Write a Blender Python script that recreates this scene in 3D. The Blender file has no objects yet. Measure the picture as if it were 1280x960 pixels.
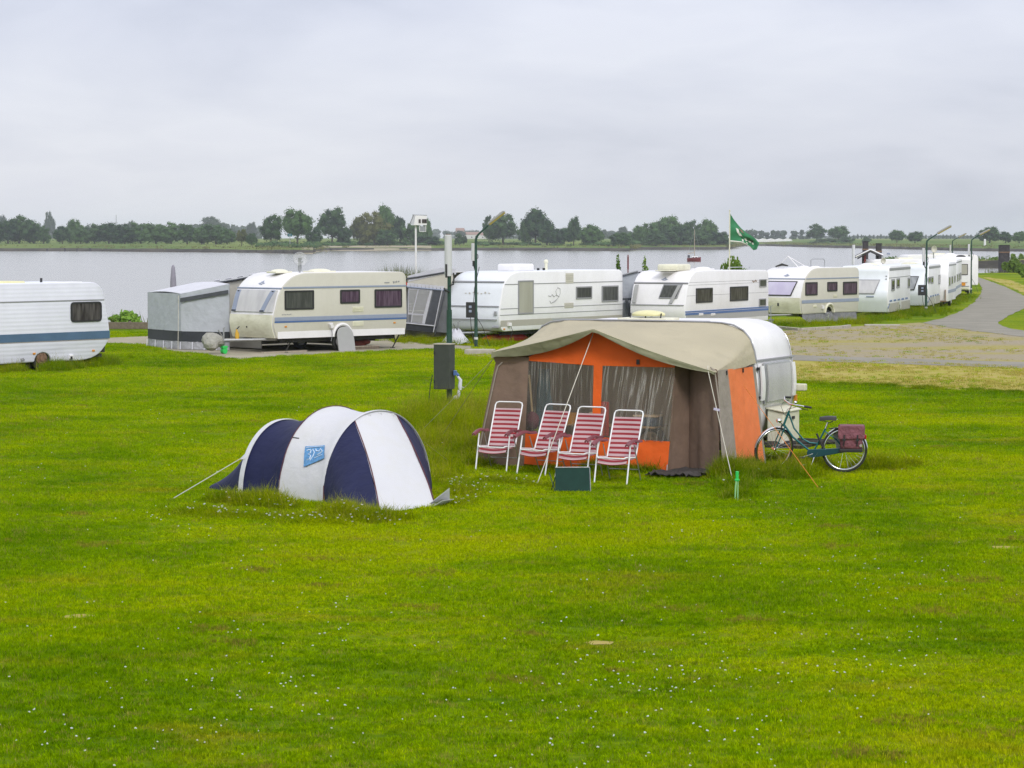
import bpy, bmesh, math, random
from mathutils import Vector, Matrix, noise as mnoise

random.seed(7)
PI = math.pi
sc = bpy.context.scene
COL = sc.collection
V = Vector

# ------------------------------------------------------------------ camera model of the place
F, H, HOR = 3100.0, 3.75, 297.0
TH = math.atan((480 - HOR) / F)
CAM = V((0, 0, H))

def ray(px, py):
    dx, dy = (px - 640) / F, (480 - py) / F
    return V((dx, math.cos(TH) + dy * math.sin(TH), -math.sin(TH) + dy * math.cos(TH)))

def G(px, py, z=0.0):
    d = ray(px, py)
    return CAM + d * ((z - H) / d.z)

def PY(px, py, Y):
    d = ray(px, py)
    return CAM + d * (Y / d.y)

def onplane(px, py, p0, n):
    d = ray(px, py)
    return CAM + d * ((p0 - CAM).dot(n) / d.dot(n))

# ------------------------------------------------------------------ mesh helpers
class MB:
    def __init__(s):
        s.v, s.f, s.m, s.mi = [], [], [], 0
    def add(s, vs, fs):
        b = len(s.v)
        s.v += [tuple(p) for p in vs]
        for f in fs:
            s.f.append(tuple(b + i for i in f)); s.m.append(s.mi)
        return s
    def box(s, c, d, rot=None, taper=1.0):
        hx, hy, hz = d[0] / 2, d[1] / 2, d[2] / 2
        vs = [V((x * (taper if z > 0 else 1), y * (taper if z > 0 else 1), z)) for x in (-hx, hx) for y in (-hy, hy) for z in (-hz, hz)]
        if rot is not None: vs = [rot @ p for p in vs]
        c = V(c)
        return s.add([p + c for p in vs], [(0, 1, 3, 2), (4, 6, 7, 5), (0, 4, 5, 1), (2, 3, 7, 6), (0, 2, 6, 4), (1, 5, 7, 3)])
    def bb(s, a, b):
        a, b = V(a), V(b)
        return s.box((a + b) / 2, [abs(q) for q in (b - a)])
    def tube(s, pts, r, n=8, caps=True, closed=False):
        pts = [V(p) for p in pts]
        k = len(pts)
        rs = r if isinstance(r, (list, tuple)) else [r] * k
        t0 = (pts[1] - pts[0]).normalized()
        up = V((0, 0, 1)) if abs(t0.z) < .9 else V((1, 0, 0))
        a = t0.cross(up).normalized()
        vs = []
        for i in range(k):
            if closed: t = (pts[(i + 1) % k] - pts[i - 1]).normalized()
            elif i == 0: t = t0
            elif i == k - 1: t = (pts[-1] - pts[-2]).normalized()
            else: t = ((pts[i + 1] - pts[i]).normalized() + (pts[i] - pts[i - 1]).normalized()).normalized()
            a = (a - t * a.dot(t)).normalized()
            b = t.cross(a)
            for j in range(n):
                q = 2 * PI * j / n
                vs.append(pts[i] + (a * math.cos(q) + b * math.sin(q)) * rs[i])
        fs = []
        for i in range(k if closed else k - 1):
            for j in range(n):
                i2 = (i + 1) % k
                fs.append((i * n + j, i * n + (j + 1) % n, i2 * n + (j + 1) % n, i2 * n + j))
        if caps and not closed:
            fs.append(tuple(reversed(range(n)))); fs.append(tuple((k - 1) * n + j for j in range(n)))
        return s.add(vs, fs)
    def cyl(s, a, b, r, n=16, r2=None):
        return s.tube([a, b], [r, r if r2 is None else r2], n)
    def grid(s, rows):
        n = len(rows[0])
        vs = [p for r in rows for p in r]
        fs = [(i * n + j, i * n + j + 1, (i + 1) * n + j + 1, (i + 1) * n + j) for i in range(len(rows) - 1) for j in range(n - 1)]
        return s.add(vs, fs)
    def shell(s, rows, th):
        """a grid given real thickness (a closed slab) pushed along -normal"""
        rows = [[V(p) for p in r] for r in rows]
        R, n = len(rows), len(rows[0])
        back = []
        for i in range(R):
            br = []
            for j in range(n):
                du = rows[i][min(j + 1, n - 1)] - rows[i][max(j - 1, 0)]
                dv = rows[min(i + 1, R - 1)][j] - rows[max(i - 1, 0)][j]
                nn = du.cross(dv)
                nn = nn.normalized() if nn.length > 1e-9 else V((0, 0, 1))
                br.append(rows[i][j] - nn * th)
            back.append(br)
        vs = [p for r in rows for p in r] + [p for r in back for p in r]
        o = R * n
        fs = []
        for i in range(R - 1):
            for j in range(n - 1):
                q = (i * n + j, i * n + j + 1, (i + 1) * n + j + 1, (i + 1) * n + j)
                fs.append(q); fs.append(tuple(o + k for k in reversed(q)))
        bd = [(0, j) for j in range(n)] + [(i, n - 1) for i in range(1, R)] + [(R - 1, j) for j in range(n - 2, -1, -1)] + [(i, 0) for i in range(R - 2, 0, -1)]
        ids = [i * n + j for i, j in bd]
        for k in range(len(ids)):
            a, b = ids[k], ids[(k + 1) % len(ids)]
            fs.append((b, a, o + a, o + b))
        return s.add(vs, fs)
    def slab(s, pts, nrm, th):
        """planar polygon given thickness along nrm"""
        pts = [V(p) for p in pts]; n = len(pts); nv = V(nrm).normalized() * th
        vs = pts + [p + nv for p in pts]
        fs = [tuple(range(n)), tuple(n + i for i in reversed(range(n)))] + [(i, n + i, n + (i + 1) % n, (i + 1) % n) for i in range(n)]
        return s.add(vs, fs)
    def ell(s, c, r, n=12, m=8, zmin=-1.0):
        c = V(c); vs = []; fs = []
        if not isinstance(r, (tuple, list)): r = (r, r, r)
        a0 = math.asin(max(-1, zmin))
        for i in range(m + 1):
            a = a0 + (PI / 2 - a0) * i / m
            for j in range(n):
                b = 2 * PI * j / n
                vs.append(c + V((r[0] * math.cos(a) * math.cos(b), r[1] * math.cos(a) * math.sin(b), r[2] * math.sin(a))))
        for i in range(m):
            for j in range(n):
                fs.append((i * n + j, i * n + (j + 1) % n, (i + 1) * n + (j + 1) % n, (i + 1) * n + j))
        fs.append(tuple(reversed(range(n))))
        return s.add(vs, fs)
    def ring(s, c, axis, R, r, n=32, k=8, arc=(0, 2 * PI)):
        c = V(c); ax = V(axis).normalized()
        e1 = ax.cross(V((0, 0, 1)) if abs(ax.z) < .9 else V((1, 0, 0))).normalized(); e2 = ax.cross(e1)
        full = abs(arc[1] - arc[0] - 2 * PI) < 1e-6
        N = n if full else n + 1
        pts = [c + (e1 * math.cos(arc[0] + (arc[1] - arc[0]) * i / n) + e2 * math.sin(arc[0] + (arc[1] - arc[0]) * i / n)) * R for i in range(N)]
        return s.tube(pts, r, k, closed=full)
    def build(s, name, mats, parent=None, smooth=None, bevel=0, seg=2, merge=True):
        me = bpy.data.meshes.new(name)
        me.from_pydata(s.v, [], s.f)
        if not isinstance(mats, (list, tuple)): mats = [mats]
        for m in mats: me.materials.append(m)
        me.polygons.foreach_set('material_index', s.m)
        bm = bmesh.new(); bm.from_mesh(me)
        if merge: bmesh.ops.remove_doubles(bm, verts=bm.verts, dist=1e-5)
        bmesh.ops.recalc_face_normals(bm, faces=bm.faces)
        if bevel:
            es = [e for e in bm.edges if len(e.link_faces) == 2 and e.calc_face_angle(0) > .5]
            bmesh.ops.bevel(bm, geom=es, offset=bevel, segments=seg, profile=.5, affect='EDGES', clamp_overlap=True)
        bm.to_mesh(me); bm.free()
        if smooth is not None:
            me.polygons.foreach_set('use_smooth', [True] * len(me.polygons))
            me.set_sharp_from_angle(angle=math.radians(smooth))
        o = bpy.data.objects.new(name, me)
        COL.objects.link(o)
        if parent is not None: o.parent = parent
        return o

def thing(name, label, cat, loc=(0, 0, 0), rz=0.0, group=None):
    o = bpy.data.objects.new(name, None); COL.objects.link(o)
    o.empty_display_size = .2
    o.location = loc; o.rotation_euler = (0, 0, rz)
    o['label'] = label; o['category'] = cat
    if group: o['group'] = group
    return o

def tag(o, label, cat, group=None, kind=None):
    o['label'] = label; o['category'] = cat
    if group: o['group'] = group
    if kind: o['kind'] = kind
    return o

def structure(o, label=None):
    o['kind'] = 'structure'
    if label: o['label'] = label
    return o

def copy_tree(o, parent=None):
    c = o.copy(); COL.objects.link(c)
    if parent is not None: c.parent = parent
    for ch in [x for x in bpy.data.objects if x.parent == o]:
        copy_tree(ch, c)
    return c

def rounded(pts, seg=6):
    out = []; n = len(pts)
    for i in range(n):
        x, z, r = pts[i]
        p = V((x, z)); a = V(pts[i - 1][:2]); b = V(pts[(i + 1) % n][:2])
        if r <= 0: out.append(p); continue
        da, db = (a - p), (b - p)
        ra, rb = min(r, da.length * .48), min(r, db.length * .48)
        A = p + da.normalized() * ra; B = p + db.normalized() * rb
        for k in range(seg + 1):
            t = k / seg
            out.append(A * (1 - t) ** 2 + p * 2 * t * (1 - t) + B * t * t)
    return out

# ------------------------------------------------------------------ materials
def newmat(name):
    m = bpy.data.materials.new(name); m.use_nodes = True
    nt = m.node_tree
    return m, nt, nt.nodes['Principled BSDF'], nt.nodes['Material Output']

def N(nt, t, **kw):
    n = nt.nodes.new(t)
    for k, v in kw.items():
        if k.startswith('i_'):
            key = k[2:]; key = int(key) if key.isdigit() else key.replace('_', ' ')
            n.inputs[key].default_value = v
        else: setattr(n, k, v)
    return n

def ramp(nt, fac, stops):
    r = N(nt, 'ShaderNodeValToRGB'); e = r.color_ramp.elements
    while len(e) < len(stops): e.new(.5)
    for q, (p, c) in zip(e, stops):
        q.position = p; q.color = (*c, 1) if len(c) == 3 else c
    nt.links.new(fac, r.inputs[0]); return r.outputs[0]

def mat(name, col, rough=.6, metal=0, var=.12, scale=6, bump=0, bscale=40, dirt=None, dscale=(2, 2, 2), damt=.5, spec=.5):
    m, nt, b, o = newmat(name); L = nt.links
    b.inputs['Roughness'].default_value = rough; b.inputs['Metallic'].default_value = metal
    b.inputs['Specular IOR Level'].default_value = spec
    tc = N(nt, 'ShaderNodeTexCoord')
    nz = N(nt, 'ShaderNodeTexNoise', i_Scale=scale, i_Detail=5.0, i_Roughness=.6)
    L.new(tc.outputs['Object'], nz.inputs['Vector'])
    c = ramp(nt, nz.outputs[0], [(.3, [x * (1 - var) for x in col]), (.7, [min(1, x * (1 + var * .6)) for x in col])])
    if dirt:
        mp = N(nt, 'ShaderNodeMapping'); mp.inputs['Scale'].default_value = dscale
        L.new(tc.outputs['Object'], mp.inputs[0])
        n2 = N(nt, 'ShaderNodeTexNoise', i_Scale=1.5, i_Detail=7.0, i_Roughness=.65); L.new(mp.outputs[0], n2.inputs['Vector'])
        f = ramp(nt, n2.outputs[0], [(.45, (0, 0, 0)), (.75, (damt,) * 3)])
        mx = N(nt, 'ShaderNodeMix', data_type='RGBA'); mx.inputs['B'].default_value = (*dirt, 1)
        L.new(f, mx.inputs['Factor']); L.new(c, mx.inputs['A']); c = mx.outputs['Result']
    L.new(c, b.inputs['Base Color'])
    if bump:
        n3 = N(nt, 'ShaderNodeTexNoise', i_Scale=bscale, i_Detail=4.0); L.new(tc.outputs['Object'], n3.inputs['Vector'])
        bp = N(nt, 'ShaderNodeBump', i_Strength=min(1, bump * 1.4), i_Distance=.02 if bscale > 12 else .06); L.new(n3.outputs[0], bp.inputs['Height']); L.new(bp.outputs[0], b.inputs['Normal'])
    return m

M = {}
grime = (.40, .39, .35)
M['white'] = mat('white_paint', (.82, .80, .82), .28, var=.03, dirt=grime, dscale=(.8, .8, .35), damt=.22)
M['whitecool'] = mat('cool_white_paint', (.74, .77, .82), .3, var=.03, dirt=grime, dscale=(.8, .8, .35), damt=.15)
M['cream'] = mat('cream_plastic', (.74, .72, .58), .4, var=.05, dirt=(.30, .27, .12), dscale=(1, 1, 2.5), damt=.45)
M['greige'] = mat('greige_panel', (.58, .555, .49), .4, var=.03, dirt=(.46, .43, .36), dscale=(.8, .8, .4), damt=.25)
M['greige2'] = mat('pale_grey_panel', (.82, .81, .84), .4, var=.03, dirt=(.50, .48, .44), dscale=(.8, .8, .4), damt=.25)
M['greige_dk'] = mat('taupe_band', (.40, .38, .33), .45, var=.04)
M['midgrey'] = mat('mid_grey_band', (.36, .36, .36), .45, var=.04)
M['bluegrey'] = mat('blue_grey_trim', (.27, .31, .42), .4, var=.05)
M['bluetrim'] = mat('blue_stripe', (.07, .14, .34), .4, var=.05)
M['bluestripe'] = mat('slate_blue_stripe', (.075, .14, .24), .5, var=.12, scale=3)
M['alu'] = mat('aluminium', (.55, .56, .58), .35, .8, var=.05)
M['greytrim'] = mat('grey_trim', (.28, .28, .30), .5, var=.05)
M['black'] = mat('black_rubber', (.02, .02, .022), .6)
M['dark'] = mat('dark_underside', (.035, .033, .03), .8, var=.4)
M['tyre'] = mat('tyre_rubber', (.03, .03, .03), .8)
M['rust'] = mat('rusty_hub', (.22, .13, .08), .7, var=.3, scale=20)
M['orangelens'] = mat('orange_lens', (.65, .26, .03), .3)
M['redlens'] = mat('red_lens', (.5, .02, .02), .25)
M['plastic_y'] = mat('yellowed_plastic', (.72, .68, .38), .4)
M['steel'] = mat('galvanised_steel', (.42, .43, .44), .45, .7, var=.15, scale=20)
M['chrome'] = mat('chrome', (.75, .76, .78), .18, 1.0, var=.03)
M['lampcover'] = mat('yellowed_lamp_cover', (.36, .29, .08), .45)
M['lampgrey'] = mat('grey_lamp_housing', (.30, .30, .29), .5)
M['greenpost'] = mat('dark_green_paint', (.014, .058, .038), .5, var=.25, scale=9)
M['greenbox'] = mat('dark_olive_box', (.055, .062, .052), .6, var=.15, scale=9, spec=.3)
M['tubewhite'] = mat('pale_grey_tube', (.60, .60, .62), .5, var=.06)
M['canvas'] = mat('beige_canvas', (.62, .56, .41), .85, var=.1, scale=3, bump=.25, bscale=9, dirt=(.44, .40, .30), damt=.5, dscale=(1, 1, 1))
M['valance'] = mat('shaded_beige_canvas', (.42, .41, .27), .85, var=.12, scale=4, bump=.3, bscale=7)  # roof canvas made darker for the shade on the hanging valance
M['brown'] = mat('brown_canvas', (.185, .122, .088), .9, var=.12, scale=4, bump=.3, bscale=6)
M['taupe'] = mat('taupe_canvas', (.30, .26, .22), .9, var=.1, scale=4, bump=.3, bscale=7)
M['orange'] = mat('orange_canvas', (.90, .15, .014), .85, var=.07, scale=3, bump=.3, bscale=5)
M['orange2'] = mat('pale_orange_canvas', (.95, .27, .085), .85, var=.07, scale=3, bump=.3, bscale=5)  # paler orange, used on the right end wall only
M['mud'] = mat('dark_groundsheet', (.045, .038, .036), .75, var=.3, scale=14, bump=.6, bscale=14)
M['awngrey'] = mat('light_grey_canvas', (.56, .58, .64), .8, var=.08, scale=3, bump=.35, bscale=4)
M['awnwhite'] = mat('white_canvas', (.74, .74, .80), .7, var=.05, scale=3, bump=.25, bscale=4)
M['awncream'] = mat('cream_canvas', (.60, .57, .50), .8, var=.06, scale=3, bump=.25, bscale=4)
M['awncream2'] = mat('pale_cream_canvas', (.76, .74, .70), .8, var=.05, scale=3, bump=.25, bscale=4)
M['awndark'] = mat('charcoal_canvas', (.075, .08, .095), .8, var=.15, scale=5, bump=.3, bscale=6)
M['awnmid'] = mat('slate_grey_canvas', (.17, .175, .19), .8, var=.15, scale=5, bump=.3, bscale=6)
M['skirt'] = mat('grey_plastic_skirt', (.34, .34, .36), .5, var=.2, scale=5, bump=.8, bscale=7)
M['tentwhite'] = mat('white_nylon', (.76, .76, .80), .55, var=.04, scale=3, bump=.25, bscale=5, dirt=(.55, .53, .42), damt=.25)
M['navy'] = mat('navy_nylon', (.017, .021, .075), .6, var=.14, scale=4, bump=.25, bscale=6, spec=.22)
M['maroonpipe'] = mat('maroon_piping', (.10, .02, .03), .7)
M['chairtube'] = mat('white_tube', (.82, .82, .84), .25)
M['plum'] = mat('plum_plastic', (.19, .05, .065), .5, var=.1)
M['bikegreen'] = mat('teal_enamel', (.012, .13, .14), .25, .2)
M['bag'] = mat('maroon_nylon', (.20, .065, .085), .75, var=.3, scale=12, bump=.7, bscale=10)
M['saddle'] = mat('black_vinyl', (.025, .022, .02), .45)
M['teal_board'] = mat('dark_green_board', (.010, .045, .036), .6, var=.2, scale=7, spec=.2)
M['rope'] = mat('pale_rope', (.55, .52, .44), .8)
M['ropeorange'] = mat('orange_rope', (.62, .20, .02), .8)
M['ropeolive'] = mat('olive_rope', (.34, .33, .12), .8)
M['pegreen'] = mat('bright_green_plastic', (.03, .55, .10), .5)
M['wood'] = mat('weathered_timber', (.17, .135, .10), .85, var=.3, scale=10, bump=.4, bscale=30)
M['woodpale'] = mat('pale_timber', (.42, .36, .28), .85, var=.25, scale=10)
M['pile'] = mat('dark_mooring_timber', (.05, .045, .052), .85, var=.4, scale=3, bump=.5, bscale=6)
M['concrete'] = mat('concrete', (.40, .37, .31), .9, var=.2, scale=5, bump=.4, bscale=30)
M['parasol'] = mat('furled_parasol_cloth', (.26, .25, .30), .85, var=.12)
M['redhull'] = mat('maroon_hull', (.16, .02, .02), .4)
M['redplastic'] = mat('red_plastic', (.55, .03, .02), .45)
M['bluecloth'] = mat('blue_cloth', (.03, .12, .26), .8, var=.2)
M['yellow'] = mat('yellow_plastic', (.65, .38, .03), .6, var=.2)
M['purple'] = mat('purple_cloth', (.14, .04, .14), .8, var=.2)
M['bark'] = mat('bark', (.09, .07, .055), .9, var=.3, scale=3)
M['curtain'] = mat('curtain_cloth', (.45, .42, .44), .9, var=.1)
M['blackband'] = mat('black_pvc', (.03, .033, .042), .6, var=.2)
M['rooftile'] = mat('roof_tiles', (.28, .16, .13), .8)
M['housewall'] = mat('pale_wall', (.62, .60, .58), .8)

M['bikedark'] = mat('dark_teal_enamel', (.008, .06, .075), .35, .1)
M['pegpale'] = mat('pale_green_plastic', (.30, .60, .25), .5)
def translucent(m, f):
    nt = m.node_tree; b = nt.nodes['Principled BSDF']; o = nt.nodes['Material Output']; t = N(nt, 'ShaderNodeBsdfTranslucent'); x = N(nt, 'ShaderNodeMixShader', i_0=f)
    src = b.inputs['Base Color'].links[0].from_socket; nt.links.new(src, t.inputs[0]); nt.links.new(b.outputs[0], x.inputs[1]); nt.links.new(t.outputs[0], x.inputs[2]); nt.links.new(x.outputs[0], o.inputs[0])
for k, f in (('canvas', .3), ('orange', .25), ('orange2', .25), ('tentwhite', .25), ('awnwhite', .2), ('awngrey', .15), ('navy', .15), ('valance', .3)): translucent(M[k], f)
def glass(name, col, streak=(.2, .2, .2), sc_=14, rough=.12):
    m, nt, b, o = newmat(name); L = nt.links
    b.inputs['Roughness'].default_value = rough; b.inputs['Specular IOR Level'].default_value = .12
    tc = N(nt, 'ShaderNodeTexCoord'); mp = N(nt, 'ShaderNodeMapping'); mp.inputs['Scale'].default_value = (1, 1, .12)
    L.new(tc.outputs['Object'], mp.inputs[0])
    nz = N(nt, 'ShaderNodeTexNoise', i_Scale=float(sc_), i_Detail=3.0); L.new(mp.outputs[0], nz.inputs['Vector'])
    L.new(ramp(nt, nz.outputs[0], [(.35, col), (.65, streak)]), b.inputs['Base Color'])
    return m
M['glass'] = glass('tinted_glass', (.035, .03, .032), (.11, .10, .10))
M['glassmauve'] = glass('mauve_tinted_glass', (.06, .035, .06), (.13, .09, .13))
M['glassgreen'] = glass('green_grey_glass', (.055, .058, .055), (.095, .098, .092))
M['blindpane'] = glass('pane_with_closed_blind', (.36, .35, .30), (.42, .41, .36), 3)
M['lavpane'] = glass('pale_lavender_pane', (.55, .50, .68), (.62, .58, .74), 3)
M['greypane'] = glass('smoke_grey_pane', (.22, .23, .25), (.34, .35, .37), 5)
M['silverpane'] = glass('silver_blind_pane', (.48, .47, .49), (.58, .57, .58), 3)

def ribbed(name, col, period, rough=.4, depth=.5):
    m, nt, b, o = newmat(name); L = nt.links
    b.inputs['Roughness'].default_value = rough
    tc = N(nt, 'ShaderNodeTexCoord'); sp = N(nt, 'ShaderNodeSeparateXYZ'); L.new(tc.outputs['Object'], sp.inputs[0])
    mu = N(nt, 'ShaderNodeMath', operation='MULTIPLY'); mu.inputs[1].default_value = 2 * PI / period; L.new(sp.outputs[2], mu.inputs[0])
    sn = N(nt, 'ShaderNodeMath', operation='SINE'); L.new(mu.outputs[0], sn.inputs[0])
    bp = N(nt, 'ShaderNodeBump', i_Strength=depth, i_Distance=.006); L.new(sn.outputs[0], bp.inputs['Height']); L.new(bp.outputs[0], b.inputs['Normal'])
    nz = N(nt, 'ShaderNodeTexNoise', i_Scale=2.0, i_Detail=6.0); L.new(tc.outputs['Object'], nz.inputs['Vector'])
    L.new(ramp(nt, nz.outputs[0], [(.35, [c * .93 for c in col]), (.7, col)]), b.inputs['Base Color'])
    return m
M['ribwhite'] = ribbed('ribbed_white_aluminium', (.74, .74, .84), .115, depth=.22)

# striped chair webbing
def stripes(name, axis, period, phase=0):
    m, nt, b, o = newmat(name); L = nt.links
    b.inputs['Roughness'].default_value = .8
    tc = N(nt, 'ShaderNodeTexCoord'); sp = N(nt, 'ShaderNodeSeparateXYZ'); L.new(tc.outputs['Object'], sp.inputs[0])
    mu = N(nt, 'ShaderNodeMath', operation='MULTIPLY_ADD'); mu.inputs[1].default_value = 1 / period; mu.inputs[2].default_value = 10 + phase; L.new(sp.outputs[axis], mu.inputs[0])
    fr = N(nt, 'ShaderNodeMath', operation='FRACT'); L.new(mu.outputs[0], fr.inputs[0])
    red, pk, pk2 = (.25, .012, .022), (.52, .38, .39), (.34, .17, .20)
    c = ramp(nt, fr.outputs[0], [(0, red), (.48, pk), (.58, pk2), (.63, pk), (.80, pk2), (.85, pk), (.99, red)])
    c.node.color_ramp.interpolation = 'CONSTANT'
    L.new(c, b.inputs['Base Color'])
    return m
M['stripeback'] = stripes('red_and_pink_striped_webbing', 2, .070)
M['stripeseat'] = stripes('red_and_pink_striped_seat_webbing', 1, .072)

# clear vinyl with creases
def vinyl(name, strength, sx=16, tilt=0, base=.10, hi=.75, film=(.85, .8, .72), fan=0.0, wob=.05):
    """clear film: pale streaks mixed into it stand for creases catching the sky"""
    m, nt, b, o = newmat(name); L = nt.links
    b.inputs['Roughness'].default_value = .25
    b.inputs['Base Color'].default_value = (.55, .55, .53, 1)
    tc = N(nt, 'ShaderNodeTexCoord'); sp = N(nt, 'ShaderNodeSeparateXYZ'); L.new(tc.outputs['Object'], sp.inputs[0])
    n0 = N(nt, 'ShaderNodeTexNoise', i_Scale=2.2, i_Detail=2.0); L.new(tc.outputs['Object'], n0.inputs['Vector'])
    def ma(op, a, b_, c=None):
        n = N(nt, 'ShaderNodeMath', operation=op)
        for k, q in enumerate((a, b_, c)):
            if q is None: continue
            if isinstance(q, (int, float)): n.inputs[k].default_value = q
            else: L.new(q, n.inputs[k])
        return n.outputs[0]
    u = ma('MULTIPLY_ADD', n0.outputs[0], wob, sp.outputs[0]); u = ma('MULTIPLY_ADD', sp.outputs[2], tilt, u)
    if fan: u = ma('MULTIPLY_ADD', ma('MULTIPLY', sp.outputs[2], sp.outputs[0]), fan, u)
    cb = N(nt, 'ShaderNodeCombineXYZ'); L.new(ma('MULTIPLY', u, float(sx)), cb.inputs[0]); L.new(ma('MULTIPLY', sp.outputs[2], .6), cb.inputs[2])
    nz = N(nt, 'ShaderNodeTexNoise', i_Scale=1.0, i_Detail=3.0, i_Roughness=.55); L.new(cb.outputs[0], nz.inputs['Vector'])
    f = ramp(nt, nz.outputs[0], [(.0, (base,) * 3), (.52, (base + .02,) * 3), (.585, (hi,) * 3), (.62, (base + .12,) * 3), (.72, (base,) * 3)])  # narrow pale streaks: the glint on creases is put into the mix factor
    n2 = N(nt, 'ShaderNodeTexNoise', i_Scale=1.6, i_Detail=2.0); L.new(tc.outputs['Object'], n2.inputs['Vector'])
    k2 = ramp(nt, n2.outputs[0], [(.35, (strength * .35,) * 3), (.62, (strength,) * 3)])
    fac = ma('MAXIMUM', ma('MULTIPLY', f, k2), base)
    bp = N(nt, 'ShaderNodeBump', i_Strength=.6, i_Distance=.02); L.new(nz.outputs[0], bp.inputs['Height']); L.new(bp.outputs[0], b.inputs['Normal'])
    tr = N(nt, 'ShaderNodeBsdfTransparent'); tr.inputs[0].default_value = (*film, 1); mx = N(nt, 'ShaderNodeMixShader')
    L.new(fac, mx.inputs[0]); L.new(tr.outputs[0], mx.inputs[1]); L.new(b.outputs[0], mx.inputs[2]); L.new(mx.outputs[0], o.inputs[0])
    return m
M['vinyl'] = vinyl('clear_creased_vinyl', .55, 26, .02, .07, .62, (.88, .81, .70))
M['vinyl2'] = vinyl('clear_creased_vinyl_skewed', .65, 22, .10, .08, .62, (.90, .83, .72), -.07)
M['endcover'] = vinyl('milky_plastic_cover', .7, 9, .1, .22, .6, (1, 1, 1))
M['mesh'] = vinyl('window_film_with_blinds', .9, 14, .9, .40, .8, (.85, .85, .88))

# foliage
def leafmat(name, dark, light, scale, trans=.25):
    m, nt, b, o = newmat(name); L = nt.links
    b.inputs['Roughness'].default_value = .65; b.inputs['Specular IOR Level'].default_value = .2
    ge = N(nt, 'ShaderNodeNewGeometry'); oi = N(nt, 'ShaderNodeObjectInfo')
    nz = N(nt, 'ShaderNodeTexNoise', i_Scale=scale, i_Detail=3.0); L.new(ge.outputs['Position'], nz.inputs['Vector'])
    ad = N(nt, 'ShaderNodeMath', operation='MULTIPLY_ADD'); ad.inputs[1].default_value = .35; L.new(oi.outputs['Random'], ad.inputs[0]); L.new(nz.outputs[0], ad.inputs[2])
    c = ramp(nt, ad.outputs[0], [(.4, dark), (.95, light)])
    L.new(c, b.inputs['Base Color'])
    tr = N(nt, 'ShaderNodeBsdfTranslucent'); L.new(c, tr.inputs[0]); mx = N(nt, 'ShaderNodeMixShader', i_0=trans)
    L.new(b.outputs[0], mx.inputs[1]); L.new(tr.outputs[0], mx.inputs[2]); L.new(mx.outputs[0], o.inputs[0])
    return m
M['leaf_far'] = leafmat('far_foliage', (.012, .045, .018), (.095, .185, .050), .35)
M['leaf_olive'] = leafmat('olive_foliage', (.07, .095, .02), (.15, .16, .04), .10)
M['leaf_haze'] = leafmat('distant_foliage', (.03, .055, .03), (.05, .085, .04), .02)
M['leaf_bush'] = leafmat('bush_leaves', (.07, .14, .018), (.19, .29, .035), 2.0)
M['leaf_bright'] = leafmat('bright_bush_leaves', (.10, .24, .02), (.26, .42, .06), 3.0)
M['reed'] = leafmat('reed_leaves', (.09, .115, .03), (.22, .22, .07), 1.0)

# grass: one colour law in world space shared by the sheet and the blades
def grasscol(nt, hi=1.0):
    L = nt.links
    ge = N(nt, 'ShaderNodeNewGeometry')
    def nz(scale, stretch=(1, 1, 1), det=4.0, rot=0, dist=0.0):
        mp = N(nt, 'ShaderNodeMapping'); mp.inputs['Scale'].default_value = stretch; mp.inputs['Rotation'].default_value = (0, 0, rot)
        L.new(ge.outputs['Position'], mp.inputs[0])
        n = N(nt, 'ShaderNodeTexNoise', i_Scale=scale, i_Detail=det, i_Roughness=.6, i_Distortion=dist); L.new(mp.outputs[0], n.inputs['Vector']); return n.outputs[0]
    big = nz(.16, (1, .55, 1), 3.0, .35)
    mid = nz(.9, (.35, 1, 1), 4.0, -.25, .6)
    fine = nz(7.0, (.6, 1, 1), 3.0)
    a = N(nt, 'ShaderNodeMath', operation='MULTIPLY_ADD'); a.inputs[1].default_value = .55; L.new(mid, a.inputs[0]); L.new(big, a.inputs[2])
    a2 = N(nt, 'ShaderNodeMath', operation='MULTIPLY_ADD'); a2.inputs[1].default_value = .50; L.new(fine, a2.inputs[0]); L.new(a.outputs[0], a2.inputs[2])
    k = hi
    mr = N(nt, 'ShaderNodeMapRange'); mr.inputs[1].default_value = .84; mr.inputs[2].default_value = 1.15; L.new(a2.outputs[0], mr.inputs[0])
    c = ramp(nt, mr.outputs[0], [(.0, (.082 * k, .160 * k, .0004)), (.5, (.150 * k, .232 * k, .0004)), (1.0, (.235 * k, .285 * k, .0008))])
    # rusty dry blotches
    dr = nz(.75, (.5, 1, 1), 6.0, .2, .3)
    f = ramp(nt, dr, [(.56, (0, 0, 0)), (.72, (.65, .65, .65))])
    mx = N(nt, 'ShaderNodeMix', data_type='RGBA'); mx.inputs['B'].default_value = (.27 * k, .235 * k, .012, 1)
    L.new(f, mx.inputs['Factor']); L.new(c, mx.inputs['A'])
    return mx.outputs['Result'], fine

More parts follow.
